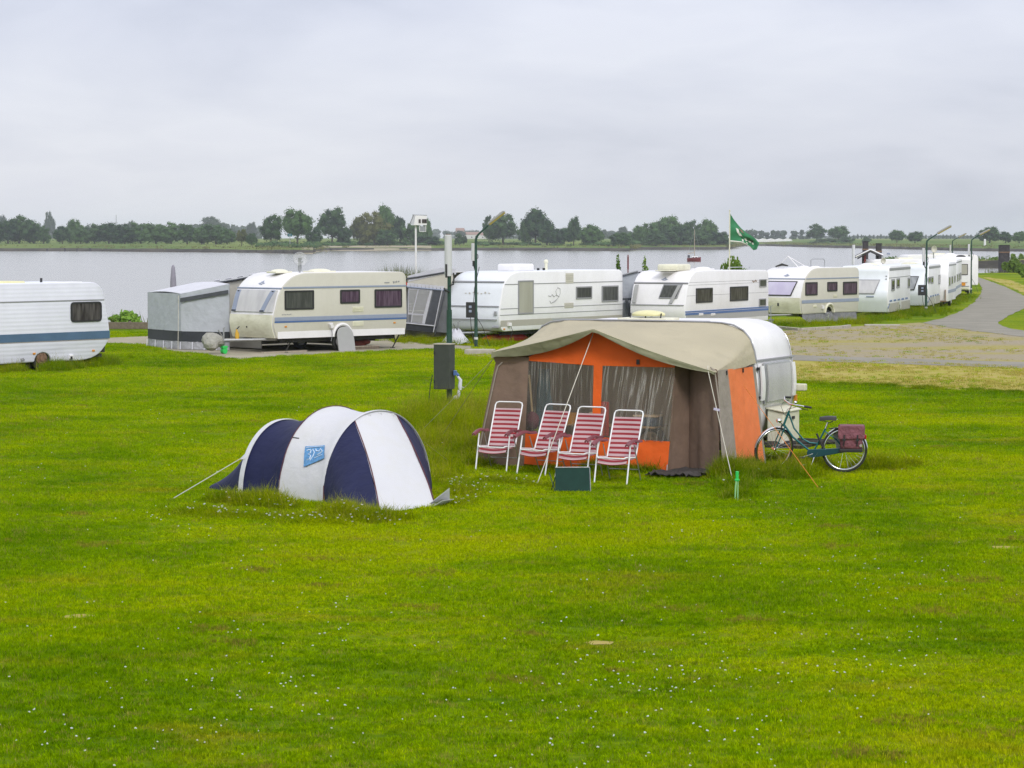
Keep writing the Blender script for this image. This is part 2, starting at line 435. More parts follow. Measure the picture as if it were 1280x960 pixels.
m, nt, b, o = newmat('lawn_ground'); c, fine = grasscol(nt, .95); nt.links.new(c, b.inputs['Base Color'])
b.inputs['Roughness'].default_value = .9; b.inputs['Specular IOR Level'].default_value = .05
ge = N(nt, 'ShaderNodeNewGeometry'); nn = N(nt, 'ShaderNodeTexNoise', i_Scale=22.0, i_Detail=4.0); nt.links.new(ge.outputs['Position'], nn.inputs['Vector'])
bp = N(nt, 'ShaderNodeBump', i_Strength=.9, i_Distance=.05); nt.links.new(nn.outputs[0], bp.inputs['Height']); nt.links.new(bp.outputs[0], b.inputs['Normal'])
M['lawn'] = m
def blademat(name, k, mixcol=None, mf=0.0):
    m, nt, b, o = newmat(name); L = nt.links
    c, fine = grasscol(nt, k)
    if mixcol:
        mx = N(nt, 'ShaderNodeMix', data_type='RGBA', i_Factor=mf) if False else N(nt, 'ShaderNodeMix', data_type='RGBA')
        mx.inputs['Factor'].default_value = mf; mx.inputs['B'].default_value = (*mixcol, 1); L.new(c, mx.inputs['A']); c = mx.outputs['Result']
    ge = N(nt, 'ShaderNodeNewGeometry'); nf = N(nt, 'ShaderNodeTexNoise', i_Scale=24.0, i_Detail=2.0); L.new(ge.outputs['Position'], nf.inputs['Vector'])
    vf = ramp(nt, nf.outputs[0], [(.32, (.52, .56, .5)), (.5, (.95, .97, .95)), (.68, (1.5, 1.4, 1.5))])
    mz = N(nt, 'ShaderNodeMix', data_type='RGBA', blend_type='MULTIPLY'); mz.inputs['Factor'].default_value = 1; L.new(c, mz.inputs['A']); L.new(vf, mz.inputs['B']); c = mz.outputs['Result']
    d = N(nt, 'ShaderNodeBsdfDiffuse'); t = N(nt, 'ShaderNodeBsdfTranslucent'); L.new(c, d.inputs[0]); L.new(c, t.inputs[0])
    mx = N(nt, 'ShaderNodeMixShader', i_0=.35); L.new(d.outputs[0], mx.inputs[1]); L.new(t.outputs[0], mx.inputs[2])
    L.new(mx.outputs[0], o.inputs[0]); return m
M['blade'] = blademat('lawn_blades', 1.62)
M['tallblade'] = blademat('tall_grass_blades', 1.2)
M['deadblade'] = blademat('straw_blades', 1.2, (.40, .33, .07), .6)
M['petal'] = mat('white_petals', (.62, .62, .56), .8, var=.05)

def groundmat(name, c1, c2, c3, s1=3.0, s2=60.0, bump=.6, stretch=(1, 1, 1), lo=.42, hi=.58):
    m, nt, b, o = newmat(name); L = nt.links
    b.inputs['Roughness'].default_value = .95; b.inputs['Specular IOR Level'].default_value = .15
    ge = N(nt, 'ShaderNodeNewGeometry'); mp = N(nt, 'ShaderNodeMapping'); mp.inputs['Scale'].default_value = stretch; L.new(ge.outputs['Position'], mp.inputs[0])
    n1 = N(nt, 'ShaderNodeTexNoise', i_Scale=s1, i_Detail=6.0, i_Roughness=.65); L.new(mp.outputs[0], n1.inputs['Vector'])
    n2 = N(nt, 'ShaderNodeTexNoise', i_Scale=s2, i_Detail=3.0); L.new(ge.outputs['Position'], n2.inputs['Vector'])
    ca = ramp(nt, n1.outputs[0], [(lo, c1), (hi, c2)])
    f = ramp(nt, n2.outputs[0], [(.45, (0, 0, 0)), (.7, (.6, .6, .6))])
    mx = N(nt, 'ShaderNodeMix', data_type='RGBA'); mx.inputs['B'].default_value = (*c3, 1); L.new(f, mx.inputs['Factor']); L.new(ca, mx.inputs['A']); L.new(mx.outputs['Result'], b.inputs['Base Color'])
    bp = N(nt, 'ShaderNodeBump', i_Strength=bump, i_Distance=.02); L.new(n2.outputs[0], bp.inputs['Height']); L.new(bp.outputs[0], b.inputs['Normal'])
    return m
M['gravel'] = groundmat('mossy_gravel', (.29, .245, .17), (.30, .26, .06), (.40, .35, .25), .45, 9.0, stretch=(.3, .7, 1), lo=.46, hi=.60)
M['dryverge'] = groundmat('yellowed_grass', (.38, .30, .09), (.31, .29, .035), (.42, .35, .13), .8, 9.0, stretch=(.3, .8, 1))
M['asphalt'] = groundmat('grey_asphalt', (.225, .212, .178), (.27, .252, .212), (.30, .28, .24), .6, 14.0, .3)
M['pathsand'] = groundmat('sandy_paving', (.36, .32, .24), (.28, .26, .19), (.42, .38, .30), .8, 20.0)
M['farfield'] = groundmat('far_meadow', (.08, .145, .02), (.16, .20, .04), (.10, .15, .025), .012, .25, .2, (1, .2, 1))
M['stones'] = groundmat('stone_revetment', (.045, .042, .036), (.085, .075, .06), (.03, .027, .024), .08, 1.2, .8)
M['sand'] = groundmat('river_beach_sand', (.36, .31, .22), (.22, .21, .12), (.30, .27, .2), .03, .6, .4)
M['bank'] = groundmat('rough_bank_grass', (.12, .17, .03), (.22, .22, .06), (.10, .14, .03), .3, 6.0, .6)

m, nt, b, o = newmat('river_water'); L = nt.links
b.inputs['Base Color'].default_value = (.27, .26, .235, 1); b.inputs['Roughness'].default_value = .16; b.inputs['IOR'].default_value = 1.33
ge = N(nt, 'ShaderNodeNewGeometry'); mp = N(nt, 'ShaderNodeMapping'); mp.inputs['Scale'].default_value = (.35, 1, 1); L.new(ge.outputs['Position'], mp.inputs[0])
w1 = N(nt, 'ShaderNodeTexNoise', i_Scale=1.1, i_Detail=5.0, i_Roughness=.6); L.new(mp.outputs[0], w1.inputs['Vector'])
mp2 = N(nt, 'ShaderNodeMapping'); mp2.inputs['Scale'].default_value = (.25, 1, 1); L.new(ge.outputs['Position'], mp2.inputs[0])
w2 = N(nt, 'ShaderNodeTexNoise', i_Scale=.03, i_Detail=3.0); L.new(mp2.outputs[0], w2.inputs['Vector'])
bs = ramp(nt, w2.outputs[0], [(.35, (.10,) * 3), (.65, (.24,) * 3)])
bp = N(nt, 'ShaderNodeBump', i_Distance=.25); L.new(bs, bp.inputs['Strength']); L.new(w1.outputs[0], bp.inputs['Height']); L.new(bp.outputs[0], b.inputs['Normal'])
M['water'] = m
HAZE, EXPO = 0.00012, 0.28
# ================================================================== camera, light, air
cd = bpy.data.cameras.new('camera'); co = bpy.data.objects.new('camera', cd); COL.objects.link(co)
cd.sensor_width = 36; cd.lens = F / 1280 * 36; cd.clip_end = 12000; cd.clip_start = .5
co.location = CAM; co.rotation_euler = (PI / 2 - TH, 0, 0); sc.camera = co

SUN_EL, SUN_AZ = math.radians(40), math.radians(161)      # azimuth clockwise from +Y: high, behind and a little left
w = bpy.data.worlds.new('World'); sc.world = w; w.use_nodes = True
nt = w.node_tree; L = nt.links; bg = nt.nodes['Background']
sky = N(nt, 'ShaderNodeTexSky', sky_type='NISHITA'); sky.sun_disc = False
sky.sun_elevation = SUN_EL; sky.sun_rotation = SUN_AZ
tc = N(nt, 'ShaderNodeTexCoord'); sp = N(nt, 'ShaderNodeSeparateXYZ'); L.new(tc.outputs['Generated'], sp.inputs[0])
# overcast deck: brighter to the zenith (as under real stratus), soft darker banks of cloud
deck = ramp(nt, sp.outputs[2], [(0.0, (6.0, 6.15, 6.7)), (.03, (6.15, 6.3, 6.95)), (.10, (6.4, 6.6, 7.6)), (.35, (8.3, 8.5, 9.1)), (1.0, (9.8, 10.0, 10.8))])
mp = N(nt, 'ShaderNodeMapping'); mp.inputs['Scale'].default_value = (5.0, 5.0, 17.0); mp.inputs['Location'].default_value = (.7, 1.3, .2); L.new(tc.outputs['Generated'], mp.inputs[0])
cn = N(nt, 'ShaderNodeTexNoise', i_Scale=1.0, i_Detail=6.0, i_Roughness=.5, i_Distortion=.25); L.new(mp.outputs[0], cn.inputs['Vector'])
cl = ramp(nt, cn.outputs[0], [(.30, (.72, .745, .79)), (.45, (.925, .935, .955)), (.59, (1.06, 1.06, 1.045)), (.75, (.98, .98, 1.0))])
mu = N(nt, 'ShaderNodeMix', data_type='RGBA', blend_type='MULTIPLY'); mu.inputs['Factor'].default_value = 1; L.new(deck, mu.inputs['A']); L.new(cl, mu.inputs['B'])
mx = N(nt, 'ShaderNodeMix', data_type='RGBA'); mx.inputs['Factor'].default_value = .93; L.new(sky.outputs[0], mx.inputs['A']); L.new(mu.outputs['Result'], mx.inputs['B'])
L.new(mx.outputs['Result'], bg.inputs[0]); bg.inputs[1].default_value = .1

sd = bpy.data.lights.new('sun', 'SUN'); sd.energy = 1.5; sd.angle = math.radians(18); sd.color = (1, .97, .92)
so = bpy.data.objects.new('sun', sd); COL.objects.link(so)
sdir = V((math.sin(SUN_AZ) * math.cos(SUN_EL), math.cos(SUN_AZ) * math.cos(SUN_EL), math.sin(SUN_EL)))
so.rotation_euler = sdir.to_track_quat('Z', 'Y').to_euler()
vs = sc.view_settings; vs.view_transform = 'Standard'; vs.look = 'None'; vs.exposure = EXPO; vs.gamma = 1; vs.use_curve_mapping = False
sc.cycles.max_bounces = 7; sc.cycles.diffuse_bounces = 3; sc.cycles.glossy_bounces = 3; sc.cycles.transmission_bounces = 4
sc.cycles.transparent_max_bounces = 12; sc.cycles.volume_bounces = 1; sc.cycles.caustics_reflective = False; sc.cycles.caustics_refractive = False
sc.cycles.use_denoising = True; sc.cycles.denoising_prefilter = 'NONE'; sc.cycles.use_adaptive_sampling = False

hm = bpy.data.materials.new('haze_air'); hm.use_nodes = True; hn = hm.node_tree
hn.nodes.remove(hn.nodes['Principled BSDF'])
pv = N(hn, 'ShaderNodeVolumePrincipled'); pv.inputs['Color'].default_value = (.86, .90, 1.0, 1); pv.inputs['Density'].default_value = HAZE
hn.links.new(pv.outputs[0], hn.nodes['Material Output'].inputs['Volume'])
hb = MB(); hb.bb((-3300, -60, -3.2), (3300, 5200, 34)); hz = hb.build('haze', hm); tag(hz, 'thin grey haze over the river and the far fields', 'haze', kind='stuff'); del hz['category']; hz['category'] = 'haze'

# ================================================================== water, near land, far land
wb = MB(); wb.grid([[(-3200, 40, -1.5), (3200, 40, -1.5)], [(-3200, 5000, -1.5), (3200, 5000, -1.5)]])
structure(wb.build('river', M['water']), 'wide grey river behind the caravans')

shore = [(-260, 100), (-70, 103), (-40, 105), (-15, 108), (0, 112), (8, 127), (14, 150), (22, 180), (33, 225), (43, 258), (52, 265), (70, 268), (120, 272), (260, 280)]
def densify(pl, step, jit=0.0, seed=1, closed=False):
    rnd = random.Random(seed); out = []
    n = len(pl)
    for i in range(n if closed else n - 1):
        a, b2 = V((pl[i][0], pl[i][1], 0)), V((pl[(i + 1) % n][0], pl[(i + 1) % n][1], 0)); k = max(1, int((b2 - a).length / step))
        for j in range(k):
            p = a.lerp(b2, j / k)
            out.append((p.x + rnd.uniform(-jit, jit), p.y + rnd.uniform(-jit, jit)))
    if not closed: out.append(pl[-1])
    return out
sh = densify(shore, 3.0, .35, 3)
g = MB()
top = [(x, y, 0) for x, y in sh] + [(260, -50, 0), (-260, -50, 0)]
g.add(top, [tuple(range(len(top)))])
g.mi = 1
g.grid([[(x, y, 0) for x, y in sh], [(x - .6, y + 1.6, -.5) for x, y in sh], [(x - 1.5, y + 4.5, -2.2) for x, y in sh]])
structure(g.build('ground', [M['lawn'], M['bank']]), 'mown green lawn of the riverside campsite')

def sheet(name, poly, z, m, label, step=1.2, jit=.12, seed=1):
    pl = densify([(p.x, p.y) for p in poly], step, jit, seed, closed=True)
    s_ = MB(); s_.add([(x, y, z) for x, y in pl], [tuple(range(len(pl)))])
    return structure(s_.build(name, m), label)
def GP(*ps): return [G(*p) for p in ps]
sheet('gravel_ground', GP((900, 420), (982, 413), (1052, 409), (1100, 406), (1152, 403.5), (1213, 412.5), (1290, 422), (1290, 456), (1040, 449), (900, 446)), .006, M['gravel'], 'gravel ground grown with yellow grass', seed=2, jit=.25)
sheet('verge', GP((900, 446), (1040, 449), (1290, 457), (1290, 492), (1180, 487), (1090, 482), (985, 478), (900, 476)), .007, M['dryverge'], 'yellowed dry grass verge beside the lawn', seed=3, jit=.16)
sheet('path', GP((860, 440), (985, 444), (1040, 446), (1290, 453.5), (1290, 461), (1040, 452.8), (985, 450.5), (860, 446)), .014, M['asphalt'], 'narrow grey asphalt strip crossing the gravel', seed=4, jit=.04)
sheet('road', GP((1152.5, 404), (1178, 398), (1202, 389), (1218, 378), (1226, 368), (1228, 361), (1224, 354), (1214, 349), (1205, 346.5), (1222, 346.2), (1238, 352), (1257, 359), (1276, 368), (1295, 378), (1310, 386), (1280, 386), (1265, 393), (1252, 400), (1247, 404), (1252, 408), (1262, 411), (1290, 415), (1290, 422.5), (1213, 413.4), (1180, 408.5)), .015, M['asphalt'], 'grey asphalt road curving away along the parked caravans', seed=5, jit=.05)
sheet('paved_path', GP((-40, 425), (139, 422.5), (185, 420.5), (260, 419), (420, 418), (492, 424.7), (540, 430), (590, 433), (594, 438), (540, 436), (440, 440.5), (343, 446), (297, 449.5), (260, 443.5), (221, 440), (185, 432), (139, 429), (-40, 433)), .008, M['pathsand'], 'sandy paved strip under the grey and beige caravan', seed=6, jit=.08)
sheet('dry_patch', GP((1228, 346), (1262, 350), (1282, 357), (1300, 366), (1300, 372), (1278, 366), (1258, 357), (1238, 350)), .006, M['dryverge'], 'yellowed grass along the outside of the road bend', seed=8, jit=.2)
sheet('bare_earth', GP((566, 434), (600, 431), (628, 437), (618, 446), (580, 444)), .007, M['pathsand'], 'bare worn soil around the foot of the lamp post', seed=9, jit=.12)
for i, (x, y, wd) in enumerate([(97, 771, 24), (750, 804, 22), (1257, 685, 20), (232, 697, 9), (640, 702, 8), (470, 873, 20), (1160, 843, 16), (60, 925, 14)][:3]):
    a = G(x, y); r = wd * a.y / F
    pl = [(a.x + r * math.cos(q) * random.uniform(.7, 1.1), a.y + r * .9 * math.sin(q) * random.uniform(.6, 1.1)) for q in [2 * PI * k / 14 for k in range(14)]]
    s_ = MB(); s_.add([(p[0], p[1], .006) for p in pl], [tuple(range(14))]); structure(s_.build('bare_patch', M['dryverge']), 'small worn straw coloured patch in the lawn')

# kerb along the gravel, stones
kb = MB()
kl = [G(*p) for p in ((958, 409.5), (1000, 413.5), (1052, 410.5), (1062, 409))]
for a, c in zip(kl[:-1], kl[1:]):
    n_ = max(1, int((c - a).length / 1.0))
    for k in range(n_):
        p, q = a.lerp(c, k / n_), a.lerp(c, (k + .96) / n_)
        ang = math.atan2(q.y - p.y, q.x - p.x)
        kb.box(((p + q) / 2) + V((0, 0, .04)), ((q - p).length, .16, .14), Matrix.Rotation(ang, 3, 'Z'))
tag(kb.build('kerb', M['concrete'], bevel=.01), 'pale concrete kerb between the grass and the gravel', 'kerb')
kb = MB(); p = G(1103, 407.5); kb.box(p + V((0, 0, .02)), (1.5, .8, .09), Matrix.Rotation(-.1, 3, 'Z')); tag(kb.build('concrete_slab', M['concrete'], bevel=.02), 'low concrete slab in the grass in front of the white caravans', 'slab')
kb = MB(); p = G(600, 443); kb.box(p + V((0, 0, .07)), (.95, .5, .2), Matrix.Rotation(-.12, 3, 'Z')); tag(kb.build('stone_block', M['concrete'], bevel=.03), 'flat concrete block in the bare soil near the lamp post', 'block')

# timber rail behind the far left caravan
rl = MB()
a, c = G(60, 411.5), G(230, 411.5)
rl.box((a + c) / 2 + V((0, 0, .15)), ((c - a).length, .09, .28), Matrix.Rotation(math.atan2(c.y - a.y, c.x - a.x), 3, 'Z'))
t = thing('timber_rail', 'low weathered timber retaining rail at the water edge behind the left caravan', 'rail')
rl.build('board', M['wood'], t, bevel=.01)
for k in range(6):
    q = a.lerp(c, k / 5) + V((0, .09, 0)); pb = MB(); pb.box(q + V((0, 0, .15)), (.1, .08, .36)); pb.build('post', M['wood'], t, bevel=.008)

# far land
fs = [(-90, 313.2), (-30, 313.6), (0, 314), (60, 314.1), (112, 314.2), (200, 315.1), (320, 316), (370, 317.2), (390, 317.6), (393, 315.6), (398, 314.6), (420, 313.9), (470, 313.6), (540, 313.4), (620, 313), (700, 313.4), (760, 313.8), (786, 314.1), (789, 312.9), (794, 312.2), (850, 312.2), (905, 312), (913, 311), (918, 309), (930, 307.6), (958, 307.4), (1000, 308.6), (1042, 309.8), (1108, 311), (1160, 312.4), (1217, 314), (1290, 314.6), (1380, 315.2)]
fsp = [G(px, py, -1.5) for px, py in fs]
dsp = []
rnd = random.Random(5)
for a, c in zip(fsp[:-1], fsp[1:]):
    k = max(1, int((c - a).length / 6))
    for j in range(k):
        p = a.lerp(c, j / k); dsp.append(p + V((rnd.uniform(-.8, .8), rnd.uniform(-2, 2), 0)))
dsp.append(fsp[-1])
def away(p, d, z):
    q = V((p.x, p.y, 0)); q = q * (1 + d / q.length); return V((q.x, q.y, z))
FZ = [(0, -1.8), (3, -.9), (7, -.35), (22, .25), (90, .9), (300, 1.9), (900, 2.4), (3500, 2.6)]
def farz(d):
    for (a, za), (b_, zb_) in zip(FZ[:-1], FZ[1:]):
        if d < b_: return za + (zb_ - za) * (d - a) / (b_ - a)
    return FZ[-1][1]
fb = MB()
rows = []
for d, z in FZ:
    rows.append([away(p, d * (1 if d < 20 else 1), z + (mnoise.noise(V((p.x * .05, d, 0))) * .25 if 2 < d < 500 else 0)) for p in dsp])
fb.mi = 1; fb.grid(rows[:3]); fb.mi = 0; fb.grid(rows[2:])
structure(fb.build('far_bank', [M['farfield'], M['stones']]), 'low green far bank of the river with a stone edge')
sb = MB(); srows = []
i0 = [p for p in dsp if 640 - 0 + F * p.x / p.y > 372 and 640 + F * p.x / p.y < 540]
for d, z in ((.3, -1.42), (6, -.5), (16, .15), (30, .5)):
    srows.append([away(p, d, z) for p in i0])
sb.grid(srows); structure(sb.build('river_beach', M['sand']), 'pale sandy beach below the trees on the far bank')

# vegetated stone dam at the right
db = MB()
pr = []
for k in range(41):
    x = 66 + k * 3.4; y = 430 + 2 * math.sin(k * .7)
    pr.append([(x, y - 4, -1.7), (x + .3, y - 1.5, -.75 + .12 * math.sin(k * 2.1)), (x, y, -.2 + .15 * math.sin(k * 1.3)), (x, y + 2, .05 + .12 * math.sin(k * .9)), (x, y + 6, -.1), (x, y + 12, -1.8)])
db.mi = 0
for a in range(2): db.grid([[r[a] for r in pr], [r[a + 1] for r in pr]])
db.mi = 1
for a in (2, 3, 4): db.grid([[r[a] for r in pr], [r[a + 1] for r in pr]])
structure(db.build('stone_dam', [M['stones'], M['bank']]), 'stone dam with green top in the river at the right')

# ================================================================== trees
def leafcloud(mb, blobs, n, size, rnd, up=.35, zlo=None):
    tot = sum(b_[1][0] * b_[1][1] + b_[1][0] * b_[1][2] for b_ in blobs)
    for c, r in blobs:
        k = int(n * (r[0] * r[1] + r[0] * r[2]) / tot)
        for _ in range(k):
            d = V((rnd.gauss(0, 1), rnd.gauss(0, 1), rnd.gauss(0, 1))).normalized()
            rr = rnd.uniform(.70, 1.12) if rnd.random() < .75 else rnd.uniform(1.0, 1.5)
            p = V((c[0] + d.x * r[0] * rr, c[1] + d.y * r[1] * rr, c[2] + d.z * r[2] * rr))
            if zlo is not None and p.z < zlo: p.z = zlo + rnd.random() * size
            nn = (d + V((rnd.gauss(0, .6), rnd.gauss(0, .6), rnd.gauss(0, .6) + up))).normalized()
            a = nn.orthogonal().normalized(); b2 = nn.cross(a)
            q = rnd.uniform(0, 2 * PI); a, b2 = a * math.cos(q) + b2 * math.sin(q), b2 * math.cos(q) - a * math.sin(q)
            s_ = size * rnd.uniform(.5, 1.3)
            mb.add([p - a * s_ * .5, p + b2 * s_ * .35 , p + a * s_ * .6, p - b2 * s_ * .38 + nn * s_ * .12], [(0, 1, 2, 3)])
def lump(mb, c, r, rnd):
    n, m_ = 9, 6; vs = []; fs = []; sd_ = rnd.random() * 50
    for i in range(m_ + 1):
        a = -PI / 2 + PI * i / m_
        for j in range(n):
            b2 = 2 * PI * j / n; d = V((math.cos(a) * math.cos(b2), math.cos(a) * math.sin(b2), math.sin(a)))
            k = 1 + .35 * mnoise.noise(d * 1.8 + V((sd_, 0, 0)))
            vs.append((c[0] + d.x * r[0] * k, c[1] + d.y * r[1] * k, c[2] + d.z * r[2] * k))
    for i in range(m_):
        for j in range(n): fs.append((i * n + j, i * n + (j + 1) % n, (i + 1) * n + (j + 1) % n, (i + 1) * n + j))
    mb.add(vs, fs)
def tree_template(kind, seed):
    """unit tree: 1 high, crown 1 wide; returns (crown mesh, trunk mesh)"""
    rnd = random.Random(seed); cr = MB(); tk = MB(); blobs = []
    if kind in ('round', 'bush', 'tall'):
        cz, rx, rz, nb, h0 = {'round': (.53, .50, .46, 30, .15), 'bush': (.42, .52, .54, 26, .05), 'tall': (.50, .46, .50, 32, .12)}[kind]
        for k in range(nb):
            z = 1 - 1.75 * (k + rnd.random() * .8) / nb; a = 2.4 * k + rnd.uniform(-.5, .5); q = math.sqrt(max(0, 1 - z * z)); f = rnd.uniform(.45, .86) * (1.0 + .12 * math.sin(a * 1.5 + seed))
            if kind == 'tall' and z > .2: q *= .8
            s_ = rnd.uniform(.15, .36) * rx; blobs.append(((q * math.cos(a) * rx * f, q * math.sin(a) * rx * f, max(.08, cz + z * rz * f)), (s_, s_, s_ * rz / rx * .85)))
        blobs.append(((0, 0, cz - .04), (rx * .58, rx * .58, rz * .64)))
    elif kind == 'poplar':
        for k in range(9):
            z = .12 + .1 * k; w_ = .30 * math.sin(PI * (.15 + .8 * k / 9)) + .06; blobs.append(((rnd.uniform(-.04, .04), 0, z), (w_, w_, .09)))
        h0 = .1
    elif kind == 'belt':
        for _ in range(9):
            x = rnd.uniform(-.4, .4); z = rnd.uniform(.3, .8); s_ = rnd.uniform(.12, .2); blobs.append(((x, 0, z * (1 - .4 * abs(x))), (s_, s_, s_)))
        blobs.append(((0, 0, .4), (.42, .3, .38))); h0 = .1
    for c, r in blobs: lump(cr, c, [q * .74 for q in r], rnd)
    leafcloud(cr, blobs, {'round': 3000, 'bush': 3000, 'tall': 3000, 'poplar': 500, 'belt': 900}[kind], .05 if kind != 'poplar' else .09, rnd)
    tk.tube([(0, 0, -.06), (.01, 0, .2), (0, .01, .45), (.02, 0, .7)], [.035, .026, .018, .006], 7)
    for k in range(5):
        a = rnd.uniform(0, 2 * PI); z = .2 + .08 * k
        tk.tube([(0, 0, z), (.13 * math.cos(a), .13 * math.sin(a), z + .12), (.26 * math.cos(a), .26 * math.sin(a), z + .2)], [.014, .009, .003], 5)
    return cr, tk
TT = {}
def tree_mesh(kind, seed, leaf):
    key = (kind, seed, leaf)
    if key not in TT:
        cr, tk = tree_template(kind, seed)
        def mk(mb, nm, m_):
            me = bpy.data.meshes.new(nm); me.from_pydata(mb.v, [], mb.f); me.materials.append(m_); return me
        TT[key] = (mk(cr, 'crown', M[leaf]), mk(tk, 'trunk', M['bark']))
    return TT[key]
def put_tree(name, label, cat, loc, w_, h, kind, seed, leaf, rot, group=None):
    t = thing(name, label, cat, loc, rot, group)
    t.scale = (w_, w_, h)
    cm, tm = tree_mesh(kind, seed, leaf)
    for nm, me in (('crown', cm), ('trunk', tm)):
        o = bpy.data.objects.new(nm, me); COL.objects.link(o); o.parent = t
    return t
def shore_dist(px):
    for (a, ya), (b_, yb) in zip(fs[:-1], fs[1:]):
        if a <= px <= b_:
            y = ya + (yb - ya) * (px - a) / (b_ - a); return G(px, y, -1.5).y
    return 1000
rt = random.Random(11)
def far_tree(px, wpx, ytop, back, kind, leaf, label, group, name='tree'):
    D = shore_dist(px) + back
    z0 = farz(back) + (.1 if kind == 'bush' else -.2)
    p = PY(px, 300, D); s_ = D / F
    ztop = H - (ytop - HOR) * s_
    put_tree(name, label, 'tree' if name != 'bush' else 'bush', (p.x, D, z0), wpx * s_ * 1.04, (ztop - z0) * 1.02, kind, rt.randrange(4), leaf, rt.uniform(0, 6.28), group)
ordn = ['first', 'second', 'third', 'fourth', 'fifth', 'sixth', 'seventh', 'eighth', 'ninth', 'tenth', 'eleventh', 'twelfth', 'thirteenth', 'fourteenth', 'fifteenth', 'sixteenth', 'seventeenth', 'eighteenth']
# dense hedge at the far left, left to right
hedge = [(-12, 30, 274, 60), (10, 34, 271, 60), (24, 34, 268, 66), (42, 34, 272, 60), (54, 18, 281, 50), (78, 22, 279.5, 55), (94, 20, 272, 75), (101, 24, 283, 50), (118, 28, 279, 60), (136, 34, 277, 60), (156, 30, 279, 52), (176, 32, 276.5, 66), (195, 34, 276, 60), (214, 32, 277, 66), (234, 26, 276.5, 60), (252, 24, 281, 60), (270, 38, 277, 60), (284, 22, 284, 50)]
for i, (px, wp, yt, bk) in enumerate(hedge):
    far_tree(px, wp, yt, bk + 70, 'bush', 'leaf_far', 'dark green bushy tree, %s from the left in the long row across the river' % ordn[i], 'dark bushy trees in the row across the river')
A_ = 'single trees on the middle of the far bank'
for px, wp, yt, bk, kd, lf, lb in [
    (302, 16, 285, 60, 'round', 'leaf_olive', 'thin olive tree just right of the dark hedge row across the river'),
    (315, 14, 289, 60, 'bush', 'leaf_far', 'low dark shrub left of the lone round trees across the river'),
    (339, 30, 268, 70, 'round', 'leaf_far', 'round green tree across the river, right of the dark hedge row'),
    (372, 38, 258.5, 80, 'round', 'leaf_far', 'tall wide green tree across the river above the dish caravan roof'),
    (393, 22, 281, 60, 'bush', 'leaf_far', 'low shrub between the two tall trees above the dish caravan'),
    (415, 36, 259, 60, 'round', 'leaf_far', 'tall dark tree across the river with pale trunk under its crown'),
    (431, 20, 284, 50, 'bush', 'leaf_far', 'low dark shrub at the foot of the tall dark tree'),
    (450, 26, 268, 60, 'tall', 'leaf_olive', 'pale olive willow left of the biggest tree clump across the river'),
    (468, 40, 263, 50, 'bush', 'leaf_olive', 'broad olive tree in front of the biggest tree clump'),
    (483, 30, 254, 75, 'tall', 'leaf_far', 'tallest dark tree in the clump left of the white mast'),
    (484, 26, 284, 35, 'bush', 'leaf_far', 'low shrub at the water edge under the tallest dark tree'),
    (500, 22, 269, 60, 'tall', 'leaf_far', 'narrow green tree right of the tallest dark tree'),
    (516, 26, 276, 55, 'bush', 'leaf_far', 'bushy tree behind the foot of the white mast'),
    (534, 14, 273, 70, 'tall', 'leaf_far', 'slim dark tree just right of the white mast cabin'),
    (536, 30, 293, 40, 'bush', 'leaf_far', 'low green shrubs right of the white mast at the waterline'),
    (574, 12, 291, 50, 'bush', 'leaf_far', 'small round shrub behind the tube of the electricity post'),
    (580, 10, 294, 90, 'bush', 'leaf_haze', 'small grey green shrub right of the electricity post tube'),
    (611, 20, 270, 60, 'round', 'leaf_far', 'round tree left behind the lamp head'),
    (629, 40, 267, 60, 'round', 'leaf_far', 'broad green tree behind the head of the street lamp'),
    (656, 20, 270, 55, 'bush', 'leaf_far', 'dark shrubby tree between the lamp and the big round tree'),
    (669, 42, 258.5, 60, 'tall', 'leaf_far', 'big pointed green tree across the river right of the lamp'),
    (684, 24, 279, 55, 'bush', 'leaf_far', 'low bushy tree on the right flank of the big pointed tree'),
    (701, 26, 282, 50, 'bush', 'leaf_far', 'low round tree between big pointed tree and the next crown'),
    (717, 21, 271, 60, 'tall', 'leaf_far', 'slim dark tree standing above its neighbours across the river'),
    (738, 32, 278, 55, 'bush', 'leaf_far', 'rounded green tree at the right end of the middle group'),
    (776, 28, 289, 30, 'bush', 'leaf_far', 'low round tree at the left end of the wooded point')]:
    far_tree(px, wp, yt, bk, kd, lf, lb, A_)
for px, wp, yt, bk, kd, lb in [
    (797, 22, 281, 30, 'bush', 'low green tree, second from the left on the wooded point'),
    (812, 28, 274.5, 60, 'bush', 'round dark tree on the left shoulder of the wooded point'),
    (833, 34, 268, 70, 'round', 'highest round tree of the wooded point behind the sailing boat'),
    (842, 34, 279, 35, 'bush', 'broad lighter tree in the middle front of the wooded point'),
    (852, 26, 276, 70, 'bush', 'round tree right of the highest tree on the wooded point'),
    (866, 26, 274.5, 60, 'bush', 'round tree right behind the mast of the sailing boat'),
    (886, 26, 272.5, 60, 'tall', 'pointed tree near the right end of the wooded point'),
    (876, 30, 289, 25, 'bush', 'low dark shrub at the water edge behind the sailing boat'),
    (898, 26, 288, 35, 'bush', 'low dark tree at the right tip of the wooded point by the flagpole'),
    (820, 30, 291, 20, 'bush', 'low dark shrub at the water edge under the wooded point')]:
    far_tree(px, wp, yt, bk, kd, 'leaf_far', lb, 'trees on the wooded point behind the boat')
